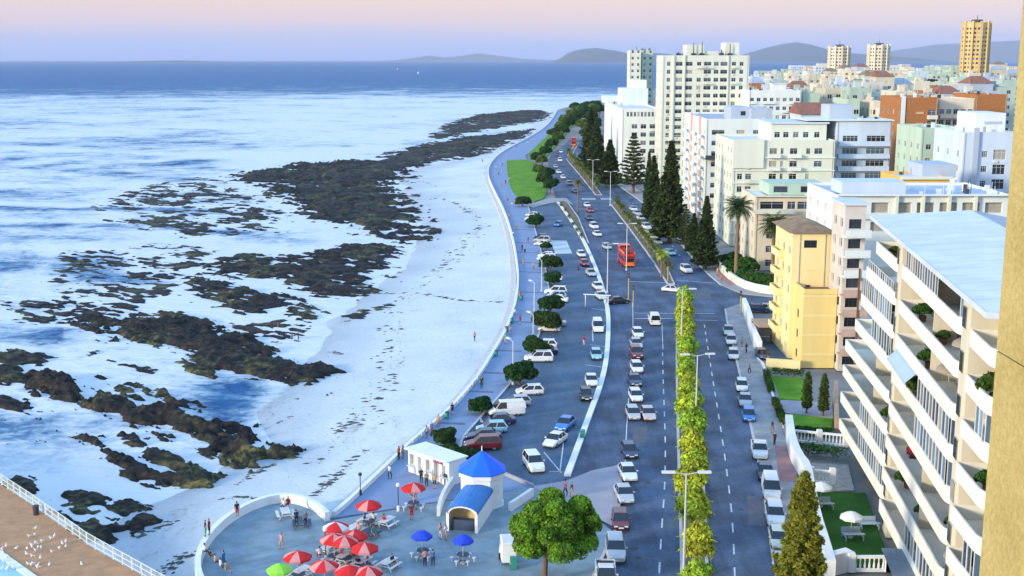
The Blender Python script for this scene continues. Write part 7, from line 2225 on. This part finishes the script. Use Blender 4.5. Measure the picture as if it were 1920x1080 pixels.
# bins and posts along the promenade wall
for i, (px, py) in enumerate([(978, 563), (960, 606), (950, 622), (930, 668), (903, 720), (838, 785)]):
    x, y = G(px, py, .12); root = empty('litter_bin', (x, y, .12)); tag(root, f'dark green litter bin, {ordw(i + 1)} along the sea wall from the far end', 'bin', 'litter bins along the sea wall')
    b = MB(); b.lathe([(.26, 0), (.3, .8), (.3, .85), (.2, .86)], (0, 0, 0), 10); b.build('body', M_TEAL, root); b = MB(); b.lathe([(.31, .86), (.31, .93), (.1, 1.0), (0, 1.0)], (0, 0, 0), 10); b.build('lid', M_DARK, root)
# posts standing on the sea wall near the booths
def rail_run(line, h, name, label, m, z0, step=1.6, rails=2, post=.045, group=None, pickets=0.0):
    x, y = line[0]; root = empty(name, (x, y, z0)); tag(root, label, 'railing', group)
    pts = resample(line, step)
    for p in pts:
        b = MB(); b.box((p[0] - x, p[1] - y, h / 2), (post * 2, post * 2, h)); b.build('post', m, root)
    for k in range(rails):
        z = h - .04 - k * (h * .8 / max(rails - 1, 1))
        b = MB(); b.ribbon([(p[0] - x, p[1] - y) for p in pts], .05, z - .03, z + .03); b.build('rail', m, root)
    if pickets:
        b = MB()
        for p in resample(line, pickets): b.box((p[0] - x, p[1] - y, h / 2), (.03, .03, h * .84))
        o = b.build('picket', m, root); o['kind'] = 'stuff'
rail_run(resample(smooth_line(GP([(895, 712), (850, 765), (800, 808), (765, 838)], .62), 2), 1.0), .9, 'wall_railing', 'thin white railing on the sea wall near the white booths', M_WHITE, .62, 3.0, 1, .04)
rail_run(RAIL, 1.25, 'terrace_railing', 'pale post-and-rail fence edging the brick pool terrace at the lower left', mat('rail_paint', (.58, .64, .62), .6, .08, 2), .6, 1.7, 3, .06, None, .22)
x, y = G(68, 965, .6); root = empty('litter_bin', (x, y, .6)); tag(root, 'dark bin against the terrace railing', 'bin'); b = MB(); b.lathe([(.28, 0), (.32, .9), (.2, .92), (0, .92)], (0, 0, 0), 10); b.build('body', M_DARK, root); b = MB(); b.lathe([(.33, .9), (.33, .98), (0, 1.05)], (0, 0, 0), 10); b.build('lid', M_DARK, root)
# gulls resting on the terrace
gull = MB(); gull.lathe([(0, -.02), (.07, .03), (.08, .1), (.04, .17), (0, .18)], (0, 0, .06), 7); gull.lathe([(0, 0), (.04, .03), (.035, .09), (0, .1)], (.09, 0, .2), 6); gull.tube((0, .02, 0), (0, .02, .08), .008, n=4); gull.tube((0, -.02, 0), (0, -.02, .08), .008, n=4); gull.box((-.13, 0, .14), (.16, .06, .03))
gme = gull.mesh('gull', [mat('gull_white', (.75, .75, .74), .8, .1, 5, coords='obj')])
for i in range(46):
    px = random.gauss(60, 42); py = random.gauss(1040, 26)
    if px < 2 or py > 1078 or py < 905 + (px * .68) + 25 or py > 1012 + px * 1.35 + 60: continue
    x, y = G(px, py, .6); o = put(gme, 'gull', None, (x, y, .6), random.uniform(0, 6)); o.scale = (1.35,) * 3
    tag(o, 'white gull resting on the brick terrace', 'bird', 'gulls on the brick terrace')

# ---- gardens and walls on the right
def slab(name, pts, z1, m, z0=-.1):
    b = MB(); b.prism(GP(pts), z0, z1); return tag(b.build(name, m), kind='structure')
slab('garden_lawn', [(1444, 706), (1506, 710), (1508, 752), (1456, 748)], .10, M_LAWN)
slab('garden_lawn', [(1470, 776), (1562, 786), (1556, 818), (1482, 812)], .10, M_LAWN)
slab('garden_path', [(1452, 750), (1560, 755), (1562, 784), (1466, 774)], .06, M_SLIP)
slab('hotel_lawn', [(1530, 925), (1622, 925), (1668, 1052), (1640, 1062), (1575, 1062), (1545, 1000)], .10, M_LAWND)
slab('flats_yard', [(1418, 640), (1498, 642), (1502, 688), (1440, 688)], .05, M_LOT)
slab('stone_terrace', [(1500, 868), (1590, 872), (1602, 920), (1540, 922)], .08, mat('terrace_stone', (.36, .33, .30), .85, .25, 1.5))
def gwall(pts, w, h, m, label, name='garden_wall', sm=1):
    b = MB(); b.ribbon(smooth_line(GP(pts), sm), w, -.1, h); o = b.build(name, m); return tag(o, label, 'wall')
gwall([(1346, 502), (1362, 520), (1390, 540), (1425, 550), (1470, 555)], .5, 1.7, M_IVORY, 'curved cream boundary wall at the corner of the side street')
gwall([(1394, 582), (1404, 606), (1412, 640), (1424, 668)], .7, 2.4, M_WHITE, 'white boundary wall stepping along the pavement by the yellow flats')
gwall([(1436, 690), (1500, 694)], .45, 1.5, M_YELP, 'cream yellow wall closing the yard of the yellow flats', sm=0)
gwall([(1478, 806), (1484, 850), (1496, 880), (1512, 900), (1520, 950), (1530, 1000), (1545, 1050), (1556, 1090)], .9, 2.0, M_WHITE, 'thick white curving garden wall between the pavement and the hotel lawn')
gwall([(1556, 1075), (1590, 1066)], .9, 1.9, M_WHITE, 'white wall stub at the lower end of the hotel lawn', sm=0)
gwall([(1420, 676), (1434, 690), (1448, 745), (1470, 805)], .25, .5, M_WHITE, 'low white kerb wall at the foot of the clipped hedges')
gwall([(1566, 742), (1568, 815)], .5, 2.2, mat('brown_wall', (.40, .27, .17), .85, .15, .8), 'brown side wall of the garden below the pink flats', sm=0)
def balustrade(pts, label):
    line = GP(pts); x, y = line[0]; root = empty('balustrade', (x, y, .05)); tag(root, label, 'balustrade', 'white garden balustrades')
    loc = [(p[0] - x, p[1] - y) for p in line]
    for (z0, z1, w) in ((0, .25, .35), (1.3, 1.5, .38)):
        b = MB(); b.ribbon(loc, w, z0, z1); b.build('coping', M_WHITE, root)
    for p in resample(loc, 3.4) + [loc[-1]]:
        b = MB(); b.box((p[0], p[1], .9), (.6, .6, 1.8)); b.build('pier', M_WHITE, root)
    for p in resample(loc, .42):
        b = MB(); b.lathe([(.07, .25), (.12, .5), (.05, .95), (.09, 1.3)], (p[0], p[1], 0), 6); b.build('baluster', M_WHITE, root)
balustrade([(1482, 828), (1585, 838)], 'white balustrade in front of the lower garden lawn'); balustrade([(1520, 905), (1560, 908)], 'short white balustrade beside the planting bed'); balustrade([(1595, 1072), (1665, 1072)], 'white balustrade at the lower end of the hotel lawn')
def carport():
    (xa, ya), (xb, yb) = G(1422, 612, 3.0), G(1472, 612, 3.0)
    root = empty('carport', (xa, ya, 0)); tag(root, 'brown flat-roofed carport beside the yellow flats', 'carport')
    b = MB(); b.bx(0, xb - xa, 0, 6, 2.8, 3.05); b.build('roof', mat('carport_board', (.40, .27, .19), .85, .1, .6), root)
    for (px_, py_) in ((.2, .3), ((xb - xa) / 2, .3), (xb - xa - .2, .3), (.2, 5.7), (xb - xa - .2, 5.7)):
        b = MB(); b.box((px_, py_, 1.4), (.2, .2, 2.8)); b.build('post', M_DARK, root)
    b = MB(); b.bx(0, xb - xa, 5.85, 6, 0, 2.8); b.build('back_wall', M_CONC, root)
carport()
for (px, py, lab) in ((1597, 968, 'white parasol on the dark hotel lawn'), (1540, 912, 'white parasol at the back corner of the hotel lawn')):
    parasol(px, py, [M_WHC], lab, r=1.15, z=2.2, group='white garden parasols')
for (px, py, a, lab) in ((1597, 1002, .05, 'pale blue garden bench set under the white lawn parasol'), (1626, 982, .05, 'pale blue garden bench right of the lawn parasol'), (1542, 945, .05, 'pale blue garden bench below the corner parasol')):
    x, y = G(px, py, .4); root = empty('garden_bench', (x, y, .1), a); tag(root, lab, 'bench', 'hotel garden benches'); M_BEN = mat('bench_blue', (.40, .48, .55), .7, .08, 2, coords='obj')
    for k in range(3):
        b = MB(); b.bx(-.95, .95, -.25 + k * .19, -.09 + k * .19, .44, .48); b.build('seat_slat', M_BEN, root)
    b = MB(); b.bx(-.95, .95, .36, .42, .48, .95); b.build('backrest', M_BEN, root); b = MB(); b.bx(-.95, .95, -1.1, -.72, .66, .72); b.build('table_plank', M_BEN, root)
    for sx in (-.85, .85):
        b = MB(); b.bx(sx - .05, sx + .05, -1.0, .4, .3, .43); b.bx(sx - .05, sx + .05, .3, .4, 0, .3); b.bx(sx - .05, sx + .05, -1.0, -.9, 0, .3); b.build('leg', M_BEN, root)
# things on the balconies of the long apartment block
def bal_item(t, y, fl, kind, label, s=1.0):
    x, yy, z = apt_pt(t, y, 2.95 + (fl - 1) * 3.3)
    root = empty(kind, (x, yy, z + .01), APT_A); tag(root, label, {'balcony_chair': 'chair', 'pot_plant': 'plant', 'dome_parasol': 'parasol'}[kind])
    if kind == 'balcony_chair':
        m = mat('red_cushion', (.45, .02, .02), .85, .1, 3)
        b = MB(); b.box((0, 0, .5), (1.6, .7, .35)); b.build('seat', m, root); b = MB(); b.box((0, .4, .95), (1.6, .2, .8)); b.build('backrest', m, root)
        for sx in (-.7, .7):
            b = MB(); b.box((sx, 0, .16), (.08, .6, .32)); b.build('leg', M_DARK, root)
    elif kind == 'pot_plant':
        b = MB(); b.lathe([(0, 0), (.28, 0), (.36, .55), (0, .5)], (0, 0, 0), 10); b.build('pot', M_TILE, root); o = put(BUSH[0][0], 'foliage', root, (0, 0, .35)); o.scale = (.5 * s,) * 3
    else:
        b = MB(); b.tube((0, 0, 0), (0, 0, 2.1), .03, n=6); b.build('pole', M_POLE, root); b = MB(); b.lathe([(1.05, 1.55), (.95, 1.85), (.6, 2.1), (0, 2.2)], (0, 0, 0), 14); b.build('canopy', mat('taupe_cloth', (.30, .25, .20), .85, .1, 2), root, smooth=True)
bal_item(18.5, .9, 3, 'balcony_chair', 'red cushioned seat on a lower balcony of the middle bay')
bal_item(36, 1.0, 7, 'dome_parasol', 'taupe domed parasol on an upper balcony of the middle bay'); bal_item(31, 1.0, 6, 'dome_parasol', 'taupe domed parasol one balcony lower in the middle bay'); bal_item(38, 1.0, 2, 'dome_parasol', 'taupe domed parasol on a low balcony of the middle bay')
for i, (t, f) in enumerate([(4, 8), (29, 7), (38.5, 6), (37, 3), (11, 4), (38.5, 2), (26, 2), (3, 6), (46, 5), (45, 3), (20, 7), (24, 6), (34, 4), (8, 3), (10, 5), (18, 2), (30, 1), (46, 7), (46, 2), (22, 5)]):
    bal_item(t, .8, f, 'pot_plant', f'leafy pot plant on a balcony of the long apartment block, {ordw(i + 1)} of the balcony plants', .8 + .05 * i)
# small boats far out
for i, (px, py) in enumerate([(745, 131), (784, 138)]):
    x, y = G(px, py, SEA_Z); root = empty('sailing_boat', (x, y, SEA_Z)); root.scale = (.5, .5, .5); tag(root, ['white sailing boat far out on the blue water', 'second, smaller white boat right of the sailing boat far out'][i], 'boat', 'boats far out')
    b = MB(); loft(b, [[(-6, -1, 0), (-6, 1, 0), (-6, 1.2, 1.2), (-6, -1.2, 1.2)], [(0, -1.5, -.2), (0, 1.5, -.2), (0, 1.8, 1.3), (0, -1.8, 1.3)], [(6.5, -.1, .2), (6.5, .1, .2), (6.8, .1, 1.6), (6.8, -.1, 1.6)]]); b.build('hull', M_WHITE, root)
    b = MB(); b.tube((0, 0, 1), (0, 0, 17), .12, n=6); b.build('mast', M_POLE, root)
    b = MB(); b.face([(-.2, 0, 2), (-5.5, .4, 2.2), (-.2, 0, 16.5)]); b.face([(.4, 0, 2), (5.8, .3, 2), (.3, 0, 15)]); b.build('sail', M_WHITE, root)

# =================================================================== PEOPLE
M_SKIN = mat('skin', (.40, .24, .16), .7, .08, 6, coords='obj')
M_HAIR = mat('hair', (.03, .022, .016), .8, .2, 6, coords='obj')
CLOTH = {k: mat('cloth_' + k.replace(' ', '_'), c, .85, .12, 5, coords='obj') for k, c in {'white': (.65, .65, .63), 'black': (.015, .015, .018), 'red': (.40, .02, .03), 'blue': (.03, .14, .40), 'navy': (.02, .03, .08), 'grey': (.16, .17, .19), 'pink': (.55, .25, .26), 'tan': (.42, .30, .18), 'orange': (.50, .16, .02), 'green': (.06, .28, .16)}.items()}
def person_mesh(pose, seed):
    rg = random.Random(seed)
    V, E, Rr = [], [], []
    def add(p, r, par=None):
        V.append(p); Rr.append(r)
        if par is not None: E.append((par, len(V) - 1))
        return len(V) - 1
    sit = pose == 'sit'
    dz = -.42 if sit else 0.0
    pel = add((0, 0, .95 + dz), (.135, .10)); sp = add((0, .01, 1.14 + dz), (.125, .09), pel); ch = add((0, 0, 1.34 + dz), (.15, .10), sp); nb = add((0, 0, 1.47 + dz), (.06, .06), ch)
    hd = add((0, .02, 1.58 + dz), (.085, .095), nb); ht = add((0, .02, 1.70 + dz), (.075, .085), hd); nose = None
    for s in (-1, 1):
        sh = add((s * .17, 0, 1.40 + dz), (.062, .06), ch)
        if pose == 'walk': el = (s * .22, -s * .10, 1.13); wr_ = (s * .22, s * -.02 + .12, .92); fi = (s * .21, s * -.02 + .17, .84)
        elif sit: el = (s * .24, .04, 1.12 + dz); wr_ = (s * .18, .24, .98 + dz); fi = (s * .14, .32, .97 + dz)
        else: el = (s * .23, .0, 1.12); wr_ = (s * .22, .07, .90); fi = (s * .215, .09, .81)
        e = add(el, (.045, .045), sh); w_ = add(wr_, (.033, .033), e); add(fi, (.03, .018), w_)
        hp = add((s * .09, 0, .90 + dz), (.09, .09), pel)
        if pose == 'walk': kn = (s * .10, s * .16, .50); an = (s * .10, s * .10 - .05, .09); to = (s * .11, s * .10 + .1, .04)
        elif sit: kn = (s * .13, .42, .50); an = (s * .13, .40, .09); to = (s * .14, .54, .04)
        else: kn = (s * .10, .02, .50); an = (s * .11, 0, .09); to = (s * .13, .15, .04)
        k = add(kn, (.062, .062), hp); a = add(an, (.042, .045), k); add(to, (.04, .03), a)
    me = bpy.data.meshes.new('body_base'); me.from_pydata(V, E, [])
    o = bpy.data.objects.new('body_base', me); COL.objects.link(o)
    m = o.modifiers.new('skin', 'SKIN'); sub = o.modifiers.new('sub', 'SUBSURF'); sub.levels = 1; sub.render_levels = 1
    sv = me.skin_vertices[0].data
    for i, r in enumerate(Rr): sv[i].radius = (r[0] * 1.15, r[1] * 1.15)
    sv[0].use_root = True
    bpy.context.view_layer.update()
    ev = o.evaluated_get(bpy.context.evaluated_depsgraph_get())
    out = bpy.data.meshes.new_from_object(ev)
    out.name = 'person_' + pose
    bpy.data.objects.remove(o)
    out.materials.clear()
    for mm in (M_SKIN, CLOTH['white'], CLOTH['navy'], M_HAIR): out.materials.append(mm)
    idx = []
    for p in out.polygons:
        c = p.center; z = c.z - dz if c.z > .6 + dz * .5 else c.z
        ax = abs(c.x)
        if c.z > 1.66 + dz or (c.z > 1.55 + dz and c.y < .0): idx.append(3)
        elif c.z > 1.44 + dz: idx.append(0)
        elif c.z > .97 + dz: idx.append(0 if (ax > .2 and c.z < 1.2 + dz) else 1)
        elif ax > .17 and c.z > .75 and not sit: idx.append(0)
        elif c.z > (.52 if seed % 2 else .12): idx.append(2)
        elif c.z < .1: idx.append(3)
        else: idx.append(0)
    out.polygons.foreach_set('material_index', idx); out.polygons.foreach_set('use_smooth', [True] * len(idx)); out.update()
    return out
PM = {(p, k): person_mesh(p, k) for p in ('stand', 'walk', 'sit') for k in (0, 1)}
def person(px, py, pose, top, legs, ang, label, z=.12, v=0, group='people'):
    x, y = G(px, py, z)
    o = put(PM[(pose, v)], 'person', None, (x, y, z), ang)
    for s, c in ((1, top), (2, legs)):
        o.material_slots[s].link = 'OBJECT'; o.material_slots[s].material = CLOTH[c]
    return tag(o, label, 'person', group)
W_ = 'people on the plaza'
person(445, 970, 'stand', 'black', 'red', .4, 'person in black and red standing on the curved wall', 1.05, 1, W_)
person(386, 1006, 'stand', 'black', 'green', 2.0, 'person in black and green on the curved wall, left of a pair', 1.05, 0, W_); person(393, 1003, 'stand', 'red', 'black', 2.2, 'person in red and black on the curved wall, right of a pair', 1.05, 1, W_)
for i, (px, py, a, b_) in enumerate([(384, 1042, 'white', 'navy'), (394, 1052, 'black', 'grey'), (404, 1062, 'tan', 'navy'), (414, 1070, 'white', 'black'), (424, 1076, 'grey', 'tan')]):
    person(px, py, 'sit', a, b_, -1.0, f'person in {a} and {b_} sitting inside the curved wall, {ordw(i + 1)} of the row', .42, i % 2, W_)
person(420, 1064, 'stand', 'blue', 'blue', 1.2, 'person all in blue standing beside the row sitting at the wall', .12, 0, W_)
person(528, 1030, 'walk', 'pink', 'tan', 2.4, 'person in pink and tan walking alone across the open plaza', .12, 1, W_)
person(532, 955, 'sit', 'white', 'navy', 3.0, 'person in white sitting at the picnic table by the curved wall', .5, 0, W_); person(541, 953, 'sit', 'red', 'navy', 3.0, 'person in red sitting at the picnic table by the curved wall', .5, 1, W_)
person(556, 985, 'stand', 'navy', 'black', .5, 'person in navy beside the dark picnic table', .12, 0, W_); person(573, 988, 'stand', 'grey', 'navy', 3.6, 'person in grey beside the dark picnic table', .12, 0, W_)
person(772, 975, 'stand', 'red', 'red', 3.1, 'person in a red outfit below the parasol nearest the booths', .12, 1, W_)
person(731, 898, 'walk', 'white', 'navy', 2.2, 'person in white and navy walking along the sea wall', .12, 0, W_); person(748, 862, 'stand', 'orange', 'black', 1.0, 'person in orange at the corner of the booths', .12, 0, W_); person(756, 860, 'stand', 'tan', 'orange', 1.0, 'person in tan and orange at the corner of the booths', .12, 1, W_)
person(797, 1062, 'stand', 'pink', 'navy', .3, 'person in pink by the left blue parasol table', .12, 0, W_); person(812, 1062, 'stand', 'blue', 'navy', .1, 'person in bright blue by the left blue parasol table', .12, 0, W_)
person(836, 1013, 'walk', 'white', 'pink', 1.3, 'person in white and pink between the blue parasols', .12, 1, W_); person(826, 1011, 'walk', 'pink', 'white', 1.3, 'person in pink and white just left of the kiosk entrance', .12, 0, W_)
person(790, 905, 'stand', 'black', 'black', 3.0, 'person all in black at the booth hatch', .12, 0, W_); person(800, 912, 'stand', 'grey', 'black', 3.0, 'person in grey and black at the booth hatch', .12, 0, W_); person(815, 916, 'stand', 'tan', 'navy', 3.0, 'person in tan at the booth hatch', .12, 1, W_)
person(1036, 938, 'walk', 'orange', 'black', 2.0, 'person in orange on the pale paving behind the big tree', .14, 0, W_); person(1060, 930, 'walk', 'red', 'navy', 2.0, 'person in red on the pale paving behind the big tree', .14, 0, W_); person(1072, 932, 'walk', 'black', 'tan', 2.0, 'person in black and tan on the pale paving behind the big tree', .14, 0, W_)
cols = list(CLOTH)
for i, (px, py) in enumerate([(700, 982), (684, 984), (672, 1002), (700, 1008), (640, 1050), (660, 1052), (690, 1060), (672, 1066), (735, 1062), (622, 1034), (600, 1048), (570, 1060), (780, 934), (770, 938), (720, 986), (642, 1022)]):
    a, b_ = cols[(i * 3) % len(cols)], cols[(i * 7 + 2) % len(cols)]
    person(px, py, 'sit', a, b_, i * 1.3, f'diner in {a} over {b_} seated among the plaza tables, {ordw(i + 1)} of the diners', .2, i % 2, W_)
PRs = [(903, 728), (848, 778), (822, 800), (800, 822), (810, 815), (957, 628), (948, 645), (975, 608), (966, 590), (981, 497), (979, 470), (984, 478), (968, 430), (962, 445), (990, 455), (955, 410), (946, 375), (952, 380), (960, 385), (940, 352), (948, 345), (935, 330), (955, 340), (930, 318), (942, 312), (938, 300), (950, 296), (968, 278), (990, 268), (975, 560), (905, 765), (880, 770), (1000, 505)]
for i, (px, py) in enumerate(PRs):
    a, b_ = cols[(i * 3 + 1) % len(cols)], cols[(i * 7 + 4) % len(cols)]
    person(px, py, 'walk' if i % 3 else 'stand', a, b_, random.uniform(-.6, .6) + (0 if i % 2 else 3.14), f'walker in {a} over {b_} on the promenade, {ordw(i + 1)} of the promenade walkers', .12, i % 2, 'walkers on the promenade')
def on_sand(px, py, *r):
    x, y = G(px, py, -1.3); z = float(sand_height(np.array([[x]]), np.array([[y]]))[0][0, 0]); return person(px, py, *r[:4], r[4], z, 0, 'people on the beach')
on_sand(890, 640, 'walk', 'tan', 'black', .6, 'lone person in tan walking on the open sand'); on_sand(905, 305, 'walk', 'black', 'black', .6, 'dark figure at the far end of the beach'); on_sand(560, 640, 'stand', 'black', 'navy', 1.6, 'person in black by the rocks at the water'); on_sand(548, 640, 'stand', 'navy', 'black', 1.6, 'person in navy by the rocks at the water'); on_sand(522, 622, 'stand', 'red', 'black', 1.6, 'person in red near the boulder reef')
for i, (px, py, a, b_, lab) in enumerate([(1095, 648, 'red', 'white', 'person in red and white crossing the car park'), (1084, 512, 'navy', 'black', 'dark figure walking down the car park'), (1399, 662, 'black', 'black', 'person in black on the pavement by the white wall'), (1391, 650, 'tan', 'grey', 'person in tan on the pavement by the white wall'), (1405, 700, 'grey', 'black', 'person in grey on the pavement beside the garden'), (1448, 812, 'navy', 'tan', 'person in navy on the pavement near the red driveway'), (1345, 516, 'tan', 'tan', 'person in tan on the red footway'), (1352, 530, 'orange', 'grey', 'person in orange on the red footway'), (1452, 835, 'black', 'navy', 'person in black at the red driveway')]):
    person(px, py, 'walk', a, b_, .4 * i, lab, .13, i % 2, 'people by the road')
